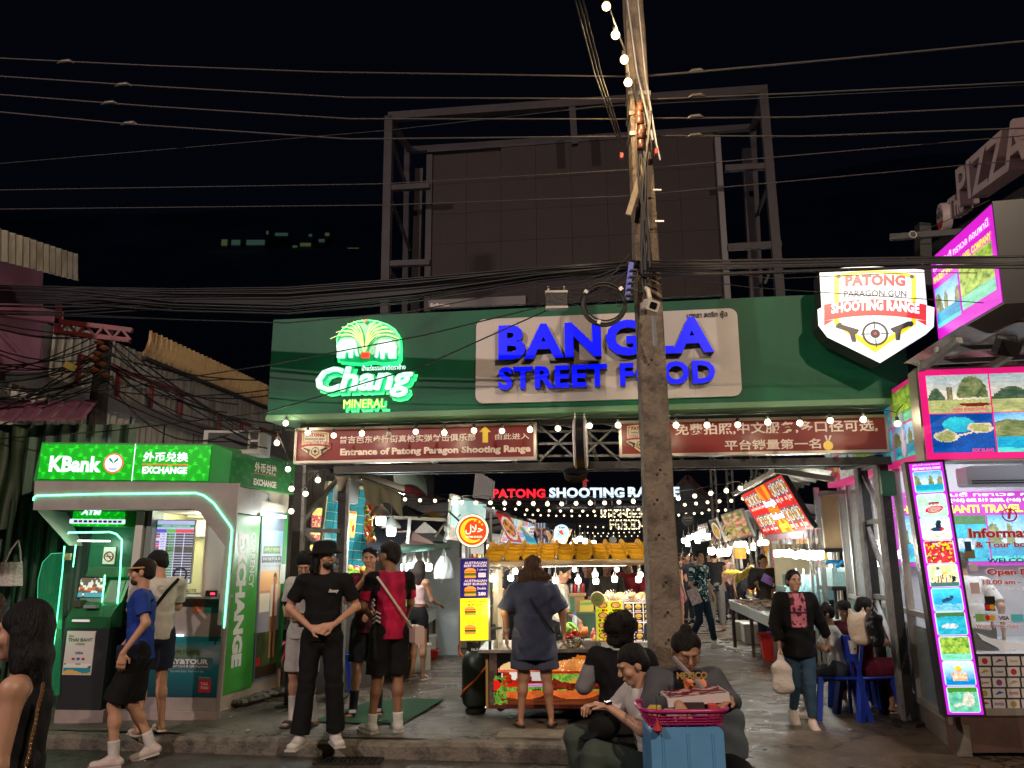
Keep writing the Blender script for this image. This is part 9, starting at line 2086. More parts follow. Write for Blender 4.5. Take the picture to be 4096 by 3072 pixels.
_N('beard',[el(J['hp']((0,-.043,-.073)),(.0545,.055,.042),J['HR'],k=.01),el(J['hp']((0,-.08,-.04)),(.032,.018,.008),J['HR'],k=.01),el(J['hp']((0,-.125,-.055)),(.018,.02,.010),J['HR'],neg=True,k=.005)],mat('hair_10_8',DARKH),W_,t,.007,.01,.002)
for sd in(-1,1):MB(MH).tube([(sd*.031+.019*_c(a*.5),-.108,.012+.015*_s(a*.5))for a in range(14)],.0022,5).bd('spectacle_rim',mat('black_glass',(.01,.01,.012)),t)
mb=MB(W_);_B(mb,'Stussy',.045,.14,1.335,1.375,-.150,0,.04,shear=.35);mb.bd('shirt_lettering',_K,t)
# red and black patterned man
t,W_,J=_D('man in dark red patterned football shirt gesturing with both hands, sunglasses on his head',_Z(1465,2862),D_(8),1.78,TAN,lk=(.12,-.03,.50),la=(.12,.02,.09),rk=(-.11,-.03,.50),ra=(-.14,.0,.09),le=(.28,-.08,1.15),lw=(.06,-.30,1.08),re=(-.24,-.02,1.18),rw=(-.06,-.26,1.40),lh=((-.6,-.6,-.3),(-.2,.3,-1),1),rh=((.3,-.5,.6),(.5,.5,0),-1),lf=.1,rf=-.3,head=(D_(-8),D_(4)),top=dict(col=lambda x,y,z:mixc(lin(52,16,26),lin(92,22,40),1 if vn(x*26+7,z*22)>.55 else 0)if abs(x)<.2 else lin(22,10,14),sleeve=.7,hem=-.09,w=1.04),bot=dict(len=.88,col=BLK,w=1.3),shoes=('s',(.02,.02,.02),(.03,.03,.035),.42),hair=('short',DARKH),h=.008)
MH=J['MH'];
for sd in(-1,1):MB(MH).bbox(sd*.034-.027,sd*.034+.027,-.098,-.09,.078,.112,.012,4).bd('sunglass_lens',mat('sunglass',(.01,.015,.03),.05),t);MB(MH).tube([(sd*.06,-.09,.10),(sd*.088,0,.07),(sd*.088,.03,.04)],.003,5).bd('sunglass_arm',mat('black_glass',(.01,.01,.012)),t)
MB(W_).sheet(circ(.0,1.27,.045,16),-.158).bd('shirt_badge',mat('badge_red',(.5,.03,.08),.5),t);MB(W_).sheet([(.045,1.38),(.085,1.38),(.075,1.42),(.06,1.42)],-.145).bd('shirt_logo',_K,t)
for c in(J['La'],J['Ra']):
 for k in range(3):MB(W_@_T(c)).bar((-.035,-.075-.022*k,-.022-.006*k),(.035,-.075-.022*k,-.022-.006*k),.012,.012).bd('slide_stripe',_K,t)
# pink and black football shirt man
def _Az(x,y,z):
 n=fn2(x*16+3,z*9);c=mixc(lin(195,28,70),lin(110,16,48),n*1.3-.2)
 if z>1.33+.3*abs(x)*0 and abs(x)>.13 or(abs(x)>.09 and y<.02 and z<1.28 and z>.9 and abs(x)<.17):c=lin(18,12,16)
 if.22>abs(x)>.15 and z>1.15:c=lin(16,12,16)
 return c
t,W_,J=_D('man in pink and black football shirt with a water bottle and pale bag strap',_Z(1548,2925),D_(208),1.80,BROWN,lk=(.10,-.03,.50),la=(.14,-.04,.09),rk=(-.10,-.02,.50),ra=(-.10,.02,.09),le=(.26,-.03,1.15),lw=(.10,-.22,1.02),re=(-.24,-.05,1.17),rw=(-.26,-.24,1.00),rh=((-.1,-.4,-1),(1,0,0),-1),lf=.2,rf=-.2,head=(D_(28),D_(2)),top=dict(col=_Az,sleeve=.8,hem=-.10,w=1.08),bot=dict(len=.95,col=BLK,w=1.45),shoes=('t',(.5,.49,.47),WHITE,.18),hair=('curly',DARKH),h=.008)
for k in range(3):
 MB(W_).tube([(.17,.03,1.24-.05*k),(.165,-.07,1.28-.05*k),(.14,-.12,1.24-.05*k)],.011,5).bd('shirt_chevron',_K,t);MB(W_).tube([(.175,.02,1.02+.04*k),(.16,.07,1.05+.04*k),(.13,.105,1.03+.04*k)],.010,5).bd('shirt_chevron',_K,t)
for k,c_ in enumerate([(.02,.03,.2),(.6,.6,.6),(.4,.03,.04)]):MB(W_).cbox((.268,-.0,1.335-.022*k),(.02,.06,.018),ry=-.2).bd('sleeve_flag',_I(c_,'flag%d'%k),t)
_Bj=mat('pale_pink_bag',(.5,.36,.32),.5)
MB(W_).tube([(.17,.09,1.47),(.06,.155,1.3),(-.10,.165,1.08),(-.2,.12,.96)],.012,6).bd('bag_strap',mat('cream_strap',(.6,.5,.4),.6),t,True)
bg=_A('shoulder_bag','pale pink shoulder bag at the hip of the man in pink and black','bag',W_@V((-.23,.1,.9)));MB(W_@_T((-.24,.12,.93))).bbox(-.05,.05,-.10,.10,-.12,.06,.03).bd('bag_body',_Bj,bg)
c=W_@(J['Rw']+V((0,-.04,-.24)));_Q('water_bottle','clear water bottle hanging from the hand of the man in pink and black',c,.032,.2,mat('bottle_plastic',(.5,.55,.6)),mat('white_cap',(.7,.7,.65)))
# cap man in white behind the post
t,W_,J=_D('man in white with a black cap looking down behind the man in black',_Z(1202,2905),D_(-20),1.74,LIGHT,lk=(.09,-.03,.50),la=(.12,.04,.09),le=(.25,.03,1.16),lw=(.08,-.20,1.06),re=(-.25,.02,1.16),rw=(-.08,-.22,1.10),lh=((-.5,-.5,.4),(0,1,0),1),rh=((.5,-.5,.4),(0,1,0),-1),head=(D_(20),D_(32)),top=dict(col=(.48,.45,.42),sleeve=.75,hem=-.08,w=1.05),bot=dict(len=.92,col=(.50,.47,.44),w=1.35),shoes=('s',(.04,.04,.045),WHITE,.5),hair=('fade',DARKH),h=.009)
mb=MB(J['MH']);mb.lathe([(.096,.035),(.097,.08),(.08,.125),(.0,.14)],c=(0,.015,0),n=22);mb.bd('baseball_cap',_I(BLK),t,True);MB(J['MH']).tube([(0,-.07,.05),(0,-.16,.03)],[.07,.05],12).bd('cap_peak',_I(BLK),t)if 0 else MB(J['MH']).prism([(.07*_c(a*.35),-.0+.004*_s(a*.35))for a in range(10)],-.175,-.06)and None
ph=_A('phone','black phone held by the man in white shirt and black cap','phone',W_@V((0,-.30,1.15)));MB(W_@_T((0,-.30,1.17))@_R(.6,4,'X')).bbox(-.037,.037,-.004,.004,-.075,.075,.01).bd('phone_body',mat('black_glass',(.01,.01,.012)),ph)
# woman in pink crop top at the left stall, back view
t,W_,J=_D('woman in pale pink crop top and black shorts at the left stall',_Z(1668,2716),D_(150),1.62,TAN,lk=(.07,-.03,.50),la=(.06,.05,.09),rk=(-.09,-.03,.50),ra=(-.13,.03,.09),le=(.20,-.08,1.15),lw=(.14,-.30,1.08),re=(-.20,-.08,1.15),rw=(-.16,-.30,1.08),lh=((0,-1,-.2),(0,0,-1),1),rh=((0,-1,-.2),(0,0,-1),-1),head=(D_(10),D_(25)),top=dict(col=(.52,.36,.36),sleeve=0,shoulder=False,hem=.16,w=.93),bot=dict(len=.42,col=BLK,w=1.12,name='shorts'),shoes=('f',(.6,.5,.45)),hair=('long',(.03,.016,.012),.26),fem=True,h=.010,fat=.92)
# woman in slate blue dress and shorts, back view
t,W_,J=_D('long haired woman in slate blue, seen from behind at the burger cart',_Z(2140,2908),D_(182),1.66,TAN,lk=(.11,-.02,.50),la=(.15,.02,.09),rk=(-.13,-.02,.50),ra=(-.17,.02,.09),le=(.30,.02,1.16),lw=(.29,-.05,.92),re=(-.31,.02,1.16),rw=(-.33,-.06,.93),lf=.2,rf=-.2,head=(D_(-6),D_(8)),top=dict(col=(.035,.042,.075),sleeve=.95,hem=-.26,w=1.25,sw=1.3,name='shirt_dress'),bot=dict(len=.80,col=(.06,.065,.10),w=1.5,name='shorts'),shoes=('f',(.015,.015,.018)),hair=('vlong',(.055,.027,.014),.33,1.8),fem=True,fat=1.22,h=.008)
mb=MB(J['MH']);mb.tube([(-.085,-.03,.09),(0,-.02,.125),(.085,-.03,.09)],.012,8);mb.bd('sunglasses',mat('sunglass',(.01,.015,.03)),t)
MB(W_).tube([(.13,.10,1.36),(.0,.185,1.18),(-.14,.17,.98),(-.2,.10,.9)],.011,6).bd('cross_strap',_I((.015,.012,.015)),t,True)
for k in range(3):MB(W_@_T(J['Lw']+V((0,.01,.03+.014*k)))).lathe([(.033,-.005),(.036,0),(.033,.005)],n=12).bd('bracelet',_I([(.5,.1,.15),(.1,.3,.4),(.5,.4,.1)][k],'bracelet%d'%k),t)
# walker in blue T-shirt
t,W_,J=_D('man in blue T-shirt and black shorts walking to the left past the cash machine',G(520,3052,ZS),D_(-72),1.83,LIGHT,spine=(0,-.03,1),lk=(.09,-.16,.50),la=(.10,-.12,.09),rk=(-.09,-.04,.48),ra=(-.10,.16,.12),le=(.25,.06,1.19),lw=(.26,-.10,.95),re=(-.24,.02,1.19),rw=(-.25,-.16,.97),toes=(0,.25),head=(D_(-4),D_(3)),top=dict(col=(.018,.05,.28),sleeve=.68,hem=-.08,w=1.04,sw=1.1),bot=dict(len=.93,col=BLK,w=1.4),shoes=('t',(.55,.45,.42),WHITE,.3),hair=('short',(.02,.012,.008)),h=.0075)
_N('beard',[el(J['hp']((0,-.040,-.075)),(.0535,.054,.038),J['HR'],k=.01),el(J['hp']((0,-.13,-.05)),(.02,.03,.012),J['HR'],neg=True,k=.005)],mat('beard_brown',(.03,.018,.012),.8),W_,t,.007,.01,.002)
MB(J['MH']).tube([(.098*_s(a*.4),-.02-.098*_c(a*.4)*-1+.0,.045)for a in range(16)],.008,6).bd('headband',_I((.5,.3,.1)),t)
MB(W_).tube([(.12,.10,1.45),(.0,-.13,1.25),(-.1,-.12,1.02)],.010,6).bd('bag_strap',_I((.02,.02,.03)),t);MB(W_@_T((.17,-.08,.98))).bbox(-.05,.05,-.09,.09,-.07,.07,.03).bd('waist_bag',_I((.012,.014,.03)),t)
# man in white T behind him
t,W_,J=_D('man in white T-shirt and dark shorts with a black strap, standing at the exchange window',_Z(592,2935),D_(-138),1.76,LIGHT,lk=(.09,-.02,.50),la=(.12,.05,.09),rk=(-.09,-.02,.50),ra=(-.13,-.03,.09),le=(.23,-.10,1.17),lw=(.07,-.23,1.36),re=(-.23,-.10,1.17),rw=(-.07,-.23,1.38),lh=((-.2,-.3,1),(0,1,0),1),rh=((.2,-.3,1),(0,1,0),-1),head=(D_(45),D_(22)),top=dict(col=(.52,.49,.44),sleeve=.75,hem=-.06,w=1.06),bot=dict(len=.75,col=(.014,.02,.035),w=1.3),shoes=('s',(.6,.5,.45)),hair=('short',DARKH),h=.0085)
MB(W_).tube([(-.15,.08,1.46),(-.02,.145,1.34),(.13,.12,1.12),(.15,.0,1.05)],.018,6).bd('bag_strap',_I(BLK),t)
# long haired woman bottom left
gq=P(60,2900,3.35);t,W_,J=_D('woman with very long straight black hair and black top, close by at the lower left',(P(118,2500,3.3).x,3.3,ZS),D_(-70),1.66,(.42,.23,.15),le=(.20,-.02,1.14),lw=(.20,-.20,1.02),re=(-.20,-.02,1.14),rw=(-.2,-.2,1.02),head=(D_(-14),D_(5)),top=dict(col=BLK,sleeve=0,shoulder=False,hem=-.10,w=1.0),bot=dict(len=1.9,col=BLK,w=1.0),shoes=('s',BLK),hair=('vlong',(.006,.005,.005),.52),fem=True,h=.0085)
ch_=_A('chain_strap','gold chain bag strap hanging down the back of the long haired woman','bag strap',W_@V((-.1,.15,1.2)))
lk_=MB();lk_.tube([(.006*_c(a*PI/4),0,.010*_s(a*PI/4))for a in range(9)],.0020,5);lm_=lk_.mesh('link',mat('gold_chain',(.7,.45,.25),.25,.9))
a_,b_=P(172,2740,3.12),P(105,3060,3.12)
for k in range(34):o=bpy.data.objects.new('link',lm_);C.objects.link(o);o.location=a_.lerp(b_,k/33)+V((.0015*_s(k*.5),0,0));o.rotation_euler=(0,0,(k%2)*1.4);_q(o,ch_)
t,W_,J=_D('woman with brown hair cut off by the left photo edge',(P(-105,2500,3.55).x,3.55,ZS),D_(-40),1.70,(.42,.23,.15),top=dict(col=BLK,sleeve=.3,hem=-.1),bot=dict(len=1.9,col=BLK),shoes=('t',BLK),hair=('long',(.05,.025,.012),.25),fem=True,h=.012,le=(.26,-.1,1.15),lw=(.2,-.3,1.2))
# walking woman at the right
t,W_,J=_D('woman in open black jacket, pink print shirt and jeans walking with a white carrier bag',_Z(3222,2912,-.03),D_(-6),1.53,(.45,.25,.16),lk=(.07,-.10,.50),la=(.06,-.10,.10),rk=(-.07,.0,.48),ra=(-.09,.14,.17),le=(.27,.06,1.17),lw=(.36,.10,.98),re=(-.25,.0,1.15),rw=(-.24,-.08,.93),toes=(.1,.5),head=(D_(10),D_(0)),top=dict(col=lambda x,y,z:(lin(190,112,128)if.36<fn2(x*22+2,z*20)<.66 and not 1.10<z<1.125 else lin(70,34,48))if(abs(x+.0)<.075 and y<0 and.97<z<1.30)else lin(14,13,16),sleeve=1.9,hem=-.16,w=1.2,th=.015,name='jacket'),bot=dict(len=1.93,col=(.035,.075,.12),w=.95,name='jeans'),shoes=('t',(.60,.48,.42)),hair=('bun',DARKH,(0,.085,.03)),fem=True,h=.0085)
MB(W_).tube([(-.05,-.085,1.30),(0,-.135,1.17),(.05,-.085,1.30)],.005,5).bd('lanyard',_I((.5,.15,.15)),t)
q0=W_@(J['Rw']+V((0,-.03,-.06)));t=_A('carrier_bag','full white plastic carrier bag hanging from the hand of the walking woman','bag',q0-V((0,0,.35)))
_N('bag_body',[pr((0,0,-.36),(0,0,-.16),(.11,.07),(.085,.05),k=.03),pr((0,0,-.18),(0,0,-.07),(.08,.045),(.022,.02),k=.03)],mat('carrier_white',(.75,.68,.65),.4,bump=.6,bscale=25),_T(q0),t,.009,.03,.005)
for sd in(-1,1):MB(_T(q0)).tube([(sd*.03,0,-.10),(sd*.014,0,-.02),(0,0,.01)],.008,5).bd('handle',mat('carrier_white',(.62,.55,.52)),t)
# ---- street corner group: boy, woman with tray, curly haired person
gb=P(2470,2900,4.95);gx=gb.x;zst=ZS+.34
t,W_,J=_D('young man in white T-shirt and dark green trousers on a low folding stool',(P(2632,2950,5.4).x,5.4,ZS),D_(-74),1.68,(.50,.28,.18),P0=(0,.02,.52),spine=(0,-.22,1),lk=(.13,-.50,.68),la=(.10,-.56,.10),rk=(-.13,-.52,.73),ra=(-.13,-.40,.10),le=(.23,-.22,.82),lw=(.08,-.38,.94),re=(-.23,-.22,.84),rw=(-.06,-.40,.92),lh=((-.4,-.6,.1),(0,0,-1),1),rh=((.4,-.6,.1),(0,0,-1),-1),head=(D_(-4),D_(26)),top=dict(col=(.56,.52,.50),sleeve=.85,hem=-.08,w=1.1,sw=1.1),bot=dict(len=1.95,col=(.055,.072,.058),w=1.15,hem=1.5),shoes=('t',(.08,.08,.08)),hair=('short',DARKH),h=.007,curl=.9,fat=1.04)
MB(W_@_T(J['Lw']+V((0,.0,.0)))).cbox((.01,.0,.022),(.035,.04,.016)).bd('wrist_watch',mat('black_glass',(.01,.01,.012)),t)
tq=_A('baseball_hat','black cap held in the lap of the young man in white T-shirt','hat',W_@V((0,-.35,.68)));_N('cap_crown',[el((0,-.36,.78),(.09,.10,.085)),pr((-.02,-.44,.73),(-.02,-.51,.71),(.07,.012),(.05,.01))],_I(BLK),W_,tq,.01,.02,.003)
t=_A('folding_stool','low folding camp stool with black seat and crossed legs under the young man','stool',W_@V((0,.05,0)));MB(W_).bbox(-.19,.19,-.15,.21,.38,.405,.02).bd('seat',_I((.012,.012,.014)),t)
for y in(-.13,.19):
 for sd in(-1,1):MB(W_).bar((sd*.18,y,0),(-sd*.18,y,.38),.022).bd('leg',mat('black_tube',(.015,.015,.015),.4),t)
_N('back_sling',[pr((-.17,.25,.40),(.17,.25,.40),(.02,.07))],_I((.012,.012,.014)),W_,t,.012)if 0 else None
# seated woman with the tray
t,W_,J=_D('woman in grey jacket with hair in a bun bending over a pink basket',(P(2748,2900,5.3).x,5.3,ZS),D_(6),1.66,(.36,.19,.115),P0=(0,.05,.63),spine=(0,-.12,1),lk=(.20,-.36,.60),la=(.22,-.30,.09),rk=(-.20,-.36,.60),ra=(-.22,-.3,.09),le=(.26,-.10,.97),lw=(.17,-.36,1.03),re=(-.28,-.12,.96),rw=(-.17,-.40,1.02),lh=((-.7,-.5,-.1),(0,0,-1),1),rh=((.2,-.6,-.6),(.3,.3,-1),-1),head=(D_(-2),D_(30)),top=dict(col=lambda x,y,z:((mixc(lin(210,110,60),lin(235,160,120),vn(x*30,z*30))if.89<z<1.06 and abs(x)<.13 and fn2(x*9+4,z*11)>.42 else lin(20,19,20))if(abs(x)<.06+.22*(1.23-z)and y<-.05)else lin(74,76,82)),sleeve=1.85,hem=.06,w=1.04,th=.004,name='jacket'),bot=dict(len=1.9,col=BLK),shoes=('s',BLK),hair=('bun',DARKH,(0,.05,.135)),fem=True,fat=1.18,h=.007,curl=.7)
_B(MB(W_),'MEXICO',-.11,.08,1.075,1.115,-.20,0,.04).bd('shirt_lettering',mat('gold_print',(.35,.22,.06),.6),t)
MB(W_).tube([(-.09,-.09,1.19),(.02,-.20,1.05),(.13,-.21,.91),(.19,-.18,.83)],.014,6).bd('cross_strap',_I((.25,.24,.25)),t)
bxc=V((P(2745,2990,4.85).x,4.80,ZS));bw_=.205
MBl=mat('cooler_blue',(.10,.28,.52),.55,bump=.15,bscale=8,var=.08)
t=_A('blue_cooler_box','tall light blue plastic cooler box carrying the pink basket','cooler box',bxc);MB(_T(bxc)).bbox(-bw_,bw_,0,.34,0,.86,.035,4).bd('box_body',MBl,t)
for x in(-.14,.0,.14):MB(_T(bxc)).box(x-.004,x+.004,-.006,.0,.02,.83).bd('moulded_rib',MBl,t)
t=_A('pink_basket','magenta plastic basket of small goods on the blue cooler box','basket',bxc+V((0,0,.86)));Mx=_T(bxc+V((0,.16,.865)));_AE=mat('basket_magenta',(.38,.02,.14),.35)
rim=[(x*.25,y*.19)for x,y in circ(0,0,1,28)];rim=[(math.copysign(abs(x/.25)**.45,x)*.25,math.copysign(abs(y/.19)**.45,y)*.19)for x,y in rim]
MB(Mx).tube([(x,y,.085)for x,y in rim+[rim[0],rim[1]]],.012,8).bd('basket_rim',_AE,t,True)
for k in range(5):sc_k=.84+.035*k;MB(Mx).tube([(x*sc_k,y*sc_k,.012+.015*k)for x,y in rim+[rim[0]]],.0045,5).bd('basket_band',_AE,t)
for i in range(0,28,1):x,y=rim[i];MB(Mx).tube([(x*.82,y*.82,0),(x,y,.085)],.004,4).bd('basket_rib',_AE,t)
MB(Mx).box(-.21,.21,-.14,.14,0,.008).bd('basket_floor',_AE,t)
for i,(x,y,z,w_,d_,h_,c_,lab)in enumerate([(-.16,-.06,.05,.07,.03,.05,(.5,.38,.06),'yellow and blue packet in the pink basket'),(.03,-.03,.06,.20,.03,.06,(.04,.025,.025),'long dark packet in the pink basket'),(.17,-.08,.05,.05,.03,.07,(.5,.06,.04),'red packet at the right end of the pink basket'),(-.06,-.07,.04,.09,.03,.03,(.45,.45,.45),'white striped packet in the pink basket'),(.10,-.09,.04,.09,.03,.03,(.40,.25,.25),'pinkish packet in the pink basket')]):tag(MB(Mx@_T((x,y,z+.02))@_R(.15*(i-2),4,'Z')).bbox(-w_/2,w_/2,-d_,d_,-h_/2,h_/2,.008).bd('packet',mat('packet_%d'%i,c_,.5)),lab,'packet')
t=_A('white_carton','flat white carton with dark printed lid lying across the pink basket','box',Mx@V((.1,0,.09)));Mc=Mx@_T((.09,.08,.115))@_R(-.08,4,'Y');MB(Mc).box(-.17,.19,-.13,.13,-.02,.03).bd('carton',mat('carton_white',(.58,.50,.50),.6),t);MB(Mc).grid(24,14,lambda u,v:(-.16+.34*u,-.12+.24*v,.032),lambda u,v:mixc(lin(90,25,40),lin(200,150,150),1 if vn(u*12,v*6)>.6 else 0)).bd('lid_print',PRINT(),t)
c=Mx@V((-.17,-.19,.02));t=_A('red_tassel','small red cloth rose dangling from the basket rim','ornament',c);MB(_T(c)).lathe([(.002,.03),(.012,.0),(.03,-.03),(.02,-.04),(.004,-.05)],n=10).bd('tassel',mat('tassel_red',(.4,.02,.02),.7),t);MB().tube([c+V((0,0,.03)),c+V((.0,.01,.14))],.002,4).bd('string',_V,t)
t=_A('denim_bag','grey denim shoulder bag hanging behind the blue cooler box','bag',(P(2930,2950,5.1).x,5.1,.2));_N('bag_body',[pr((0,0,-.12),(0,0,.10),(.10,.05),(.085,.045),k=.02)],_I((.10,.12,.14)),_T(P(2925,2930,5.1)),t,.01,.02,.005)
MB().tube([P(2905,2850,5.1),P(2880,2760,5.05)],.012,6).bd('bag_strap',_I((.10,.12,.14)),t)
# curly person in varsity jacket, back to us, seated
t,W_,J=_D('curly haired person in varsity jacket with grey sleeves, back to the street',(P(2490,2800,6.35).x,6.35,-.06),D_(165),1.70,BROWN,P0=(0,0,.52),spine=(0,-.05,1),lk=(.16,-.40,.50),la=(.16,-.38,.09),rk=(-.16,-.40,.50),ra=(-.16,-.38,.09),le=(.30,-.02,.78),lw=(.26,-.24,.92),re=(-.27,-.05,.78),rw=(-.15,-.28,.80),head=(D_(0),D_(8)),top=dict(col=lambda x,y,z:lin(125,122,125)if abs(x)>.20 and z<.92 else lin(20,19,22),sleeve=1.85,hem=-.06,w=1.12,th=.012,name='varsity_jacket'),bot=dict(len=1.9,col=BLK),shoes=('t',BLK),hair=('afro',(.012,.008,.007)),h=.0085)
MB(W_).tube([(-.075,.03,1.055),(-.04,.085,1.04),(.04,.085,1.04),(.075,.03,1.055)],.006,5).bd('collar_stripe',_K,t)
c=W_@(J['Lw']+V((0,-.07,-.02)));_Q('drink_bottle','small red labelled drink bottle in the hand of the curly haired person',c,.03,.17,mat('pinkish_drink',(.5,.25,.22),.2,alpha=.85),mat('grey_cap',(.3,.3,.32),.4))
_U('low plastic stool under the person in varsity jacket',V((P(2490,2800,6.35).x,6.33,-.06)),.1,.43,_I((.012,.012,.014)))
# diners on blue chairs at the right
for i,(px,py,d,rz_,lab,tp,bt,hr,hh,sk)in enumerate([(3350,2800,8.9,D_(-100),'girl in white shirt and red hair tie holding up a phone',(.55,.55,.55),(.05,.06,.08),('bun',DARKH,(0,.05,.12)),1.42,TAN),(3408,2780,9.6,D_(-20),'child in dark print shirt sitting behind the girl in white',(.10,.02,.03),(.03,.03,.05),('curly',DARKH),1.40,BROWN),(3478,2800,8.9,D_(100),'woman in maroon dress sitting half hidden behind the gate post',(.13,.012,.03),(.13,.012,.03),('short',DARKH),1.58,TAN)]):
 g=V((P(px,py,d).x,d,-.01));t,W_,J=_D(lab,g,rz_,hh,sk,P0=(0,.05,.50*1.75/hh*.98),spine=(0,-.10,1),lk=(.11,-.38,.50),la=(.11,-.36,.10),rk=(-.11,-.38,.50),ra=(-.11,-.36,.10),le=(.24,-.12,.86),lw=(.12,-.34,.95),re=(-.22,-.12,.84),rw=(-.1,-.32,.86),head=(0,D_(18)),top=dict(col=tp,sleeve=.8,hem=-.07),bot=dict(len=.95 if i==2 else 1.6,col=bt,w=1.3,skirt=.9 if i==2 else None),shoes=('t',WHITE)if i<2 else('f',(.5,.4,.35)),hair=hr,fem=i!=1,h=.0095)
 _Aw(['blue plastic chair under the girl in white shirt','blue plastic chair under the child in dark shirt','blue plastic chair under the woman in maroon'][i],g,rz_,_AD)
 if i==0:
  MB(J['MH']).ball((0,.02,.115),.03,8,(1.5,1,.6)).bd('hair_tie',mat('hair_tie_red',(.6,.02,.02),.6),t)
  c=W_@(J['Lw']+V((-.03,-.1,.08)));q=_A('phone','phone with glowing screen held up by the girl in white','phone',c);MB(_T(c)).bbox(-.065,.065,-.004,.004,-.036,.036,.01).bd('phone_body',mat('black_glass',(.01,.01,.012)),q);MB(_T(c)).box(-.058,.058,-.006,-.004,-.031,.031).bd('phone_screen',mat('lit_phone',(.6,.65,.8),.3,emis=.9,ecol=lin(190,200,235)),q)
g_=V((P(3440,2800,9.2).x,9.25,0));t=_A('small_table','small low table between the seated diners','table',g_);MB(_T(g_)).bbox(-.2,.2,-.25,.25,.5,.53,.02).bd('table_top',_AL,t)
for a in(-1,1):
 for b in(-1,1):MB(_T(g_)).bar((a*.17,b*.2,0),(a*.15,b*.18,.5),.03).bd('leg',_AD,t)
c=P(3412,2590,8.6);t=_A('paper_cup','white paper cup with red print held by the woman in maroon','cup',c);MB(_T(c)).lathe([(.03,-.06),(.042,.06),(.045,.06),(.045,.065),(.03,.065)],n=16).bd('cup_body',mat('cup_white',(.6,.58,.55),.5),t);MB(_T(c)).sheet(circ(0,-.01,.012,10),-.04).bd('cup_print',mat('red_mark',(.4,.03,.03)),t)
# bags on the right post
c=P(3432,2440,8.05);t=_A('carrier_bag','translucent white carrier bag tied on the right gate post','bag',c);_N('bag_body',[pr((0,0,-.26),(0,0,-.10),(.10,.07),(.11,.07),k=.03),pr((.04,0,-.1),(.05,0,.02),(.05,.04),(.015,.015),k=.03),pr((-.06,0,-.1),(-.08,0,.0),(.03,.03),(.012,.012),k=.03)],mat('carrier_cream',(.5,.42,.34),.35,bump=.6,bscale=25),_T(c),t,.01,.03,.005)
c=P(3492,2440,7.95);t=_A('black_bag','black rubbish bag tied on the right gate post','bag',c);_N('bag_body',[pr((0,0,-.28),(0,0,-.08),(.07,.06),(.08,.06),k=.03),pr((0,0,-.1),(.01,0,.08),(.04,.03),(.01,.01),k=.03)],mat('black_bag_film',(.01,.01,.012),.25,bump=.8,bscale=20),_T(c),t,.01,.03,.006)
# seller behind the trays, and walkers in the lane
def _BD(x,y,z):n=vn(x*30+3,z*26);return lin(200,215,210)if n>.72 else lin(70,110,110)if n<.25 else lin(18,24,32)
_D('seller in dark jacket holding a purple tablet behind the fish trays',V((P(3062,2400,15.0).x,15.0,0)),D_(-10),1.66,TAN,le=(.27,-.05,1.14),lw=(.10,-.28,1.08),re=(-.26,-.08,1.14),rw=(-.16,-.28,1.24),head=(D_(28),0),top=dict(col=(.045,.035,.03),sleeve=1.7,hem=-.1,th=.01,name='jacket'),bot=dict(len=1.9,col=(.02,.03,.05)),shoes=('t',BLK),hair=('short',DARKH),h=.012)
c=P(3070,2318,14.6);tag(MB(_T(c)@_R(.5,4,'Y')).bbox(-.10,.10,-.01,.01,-.07,.07,.01).bd('tablet',mat('purple_tablet',(.16,.06,.26),.5)),'purple tablet cover held by the seller in dark jacket','tablet')
_D('man bending over the fruit behind the right stalls',V((P(2965,2300,18.5).x,18.5,0)),D_(30),1.66,BROWN,spine=(0,-.5,1),head=(0,D_(40)),top=dict(col=(.03,.03,.035)),bot=dict(len=1.9,col=BLK),shoes=('t',BLK),hair=('short',DARKH),h=.014)
_D('man in black and white patterned shirt and jeans walking up the lane with a magazine',V((P(2812,2540,15.4).x,15.4,0)),D_(40),1.74,TAN,lk=(.08,-.12,.50),la=(.10,-.18,.10),rk=(-.08,.0,.48),ra=(-.1,.22,.13),lw=(.25,-.10,.92),rw=(-.26,-.12,.95),top=dict(col=_BD,sleeve=.8,hem=-.12,w=1.1),bot=dict(len=1.93,col=(.012,.022,.04),w=1.0),shoes=('t',(.45,.47,.45)),hair=('short',DARKH),head=(D_(-5),0),h=.011)
c=P(2778,2385,15.1);tag(MB(_T(c)@_R(-.35,4,'Y')).bbox(-.10,.10,-.006,.006,-.14,.14,.005).bd('magazine',mat('magazine_pink',(.4,.28,.26),.5,var=.6,vscale=20)),'pinkish magazine in the hand of the man in patterned shirt','magazine')
_D('man in black sleeveless shirt and grey trousers seen from behind in the lane',V((P(2872,2500,18.6).x,18.6,0)),D_(160),1.78,TAN,re=(-.33,.06,1.20),rw=(-.17,.0,1.02),rh=((.6,.3,-.5),(0,0,-1),-1),top=dict(col=(.012,.012,.014),sleeve=.12,hem=-.1),bot=dict(len=1.9,col=(.17,.16,.15),w=1.3),shoes=('f',(.03,.02,.02)),hair=('short',DARKH),h=.012)
_D('woman in pink shorts and strappy top in the lane behind the pole',V((P(2722,2500,17.6).x,17.6,0)),D_(100),1.62,TAN,le=(.2,-.12,1.16),lw=(.05,-.2,1.34),top=dict(col=(.35,.2,.2),sleeve=0,shoulder=False,hem=.1,w=.95),bot=dict(len=.45,col=(.55,.20,.24),w=1.1,name='shorts'),shoes=('s',WHITE),hair=('long',DARKH,.2),fem=True,h=.012)
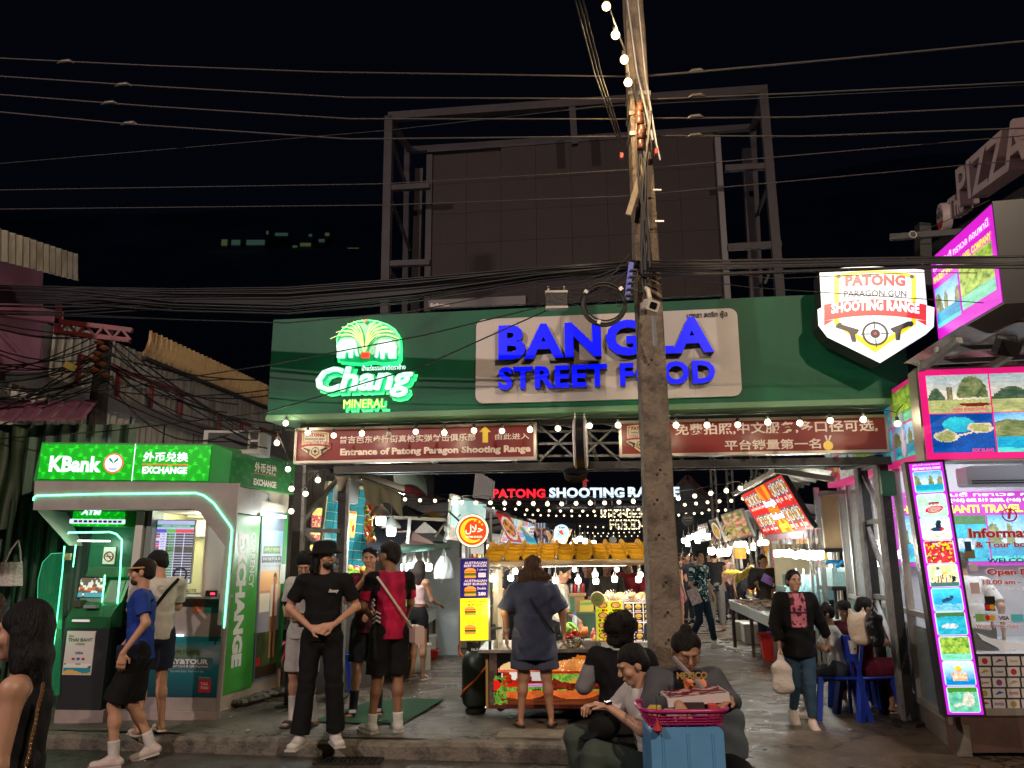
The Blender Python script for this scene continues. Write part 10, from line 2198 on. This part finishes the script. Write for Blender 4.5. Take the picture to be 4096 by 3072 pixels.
for i,(px,d,rz_,c_,lab)in enumerate([(2748,20.5,30,(.03,.03,.035),'man in dark T-shirt between the pole and the patterned shirt'),(2775,23,10,(.10,.12,.2),'person in the far lane left of the lattice tower'),(2840,24.5,0,(.25,.25,.24),'person in grey far down the lane'),(2905,21.5,200,(.45,.30,.28),'woman in pale pink bending at a right stall'),(2730,26,0,(.3,.05,.05),'person in red deep in the lane beside the pole'),(2790,27,60,(.5,.5,.5),'person in white deep in the lane'),(2860,20.6,120,(.05,.05,.06),'person in black standing by the third right stall'),(2925,23.5,100,(.3,.25,.1),'person in ochre at a far right stall'),(2700,21.5,-20,(.02,.02,.03),'person in black half hidden by the pole')]):
 _D(lab,V((P(px,2300,d).x,d,0)),D_(rz_),1.72,TAN,top=dict(col=c_),bot=dict(len=1.9,col=(.03,.035,.05)),shoes=('t',BLK),hair=('short',DARKH),h=.016)
# burger seller and the diners behind the cart
_D('burger seller in striped shirt and dark apron bending behind the cart',F_@V((onp(F_,2215,2400,1.0)[0],.85,fz0)),D_(70),1.62,TAN,spine=(0,-.12,1),le=(.2,-.1,1.10),lw=(.12,-.3,1.0),head=(0,D_(28)),top=dict(col=lambda x,y,z:lin(230,220,195)if _s(x*150+y*150)>-.4 else lin(170,165,160),sleeve=.9,hem=-.08),bot=dict(len=1.9,col=BLK),shoes=('t',BLK),hair=('short',DARKH),h=.009)
for i,(px,d,rz_,c_,lab)in enumerate([(2150,10.9,10,(.02,.02,.025),'diner in black behind the long haired woman'),(2355,11.4,-20,(.015,.015,.018),'diner with dark hair seen between the cart bulbs'),(2430,11.2,15,(.05,.045,.035),'man in dark shirt behind the bread bags'),(2520,11.6,-30,(.30,.03,.03),'diner in red check behind the right end of the cart'),(2290,11.9,40,(.03,.04,.06),'diner in dark blue behind the burger seller'),(2080,12.3,-30,(.06,.05,.05),'person behind the left end of the burger cart')]):
 _D(lab,V((P(px,2400,d).x,d,0)),D_(rz_),1.60+.03*i,TAN if i%2 else BROWN,head=(D_(20-15*i),D_(15)),top=dict(col=c_,sleeve=.8),bot=dict(len=1.9,col=BLK),shoes=('t',BLK),hair=('short',DARKH)if i%2 else('long',DARKH,.15),h=.013)
# staff member inside the travel shop
_D('person in white T-shirt bending over the desk inside the travel shop',SHF@V((.85,1.1,0)),D_(170),1.72,TAN,spine=(0,-.4,1),head=(0,D_(25)),top=dict(col=(.5,.5,.5),sleeve=.85),bot=dict(len=1.9,col=BLK),shoes=('t',BLK),hair=('short',DARKH),h=.012)
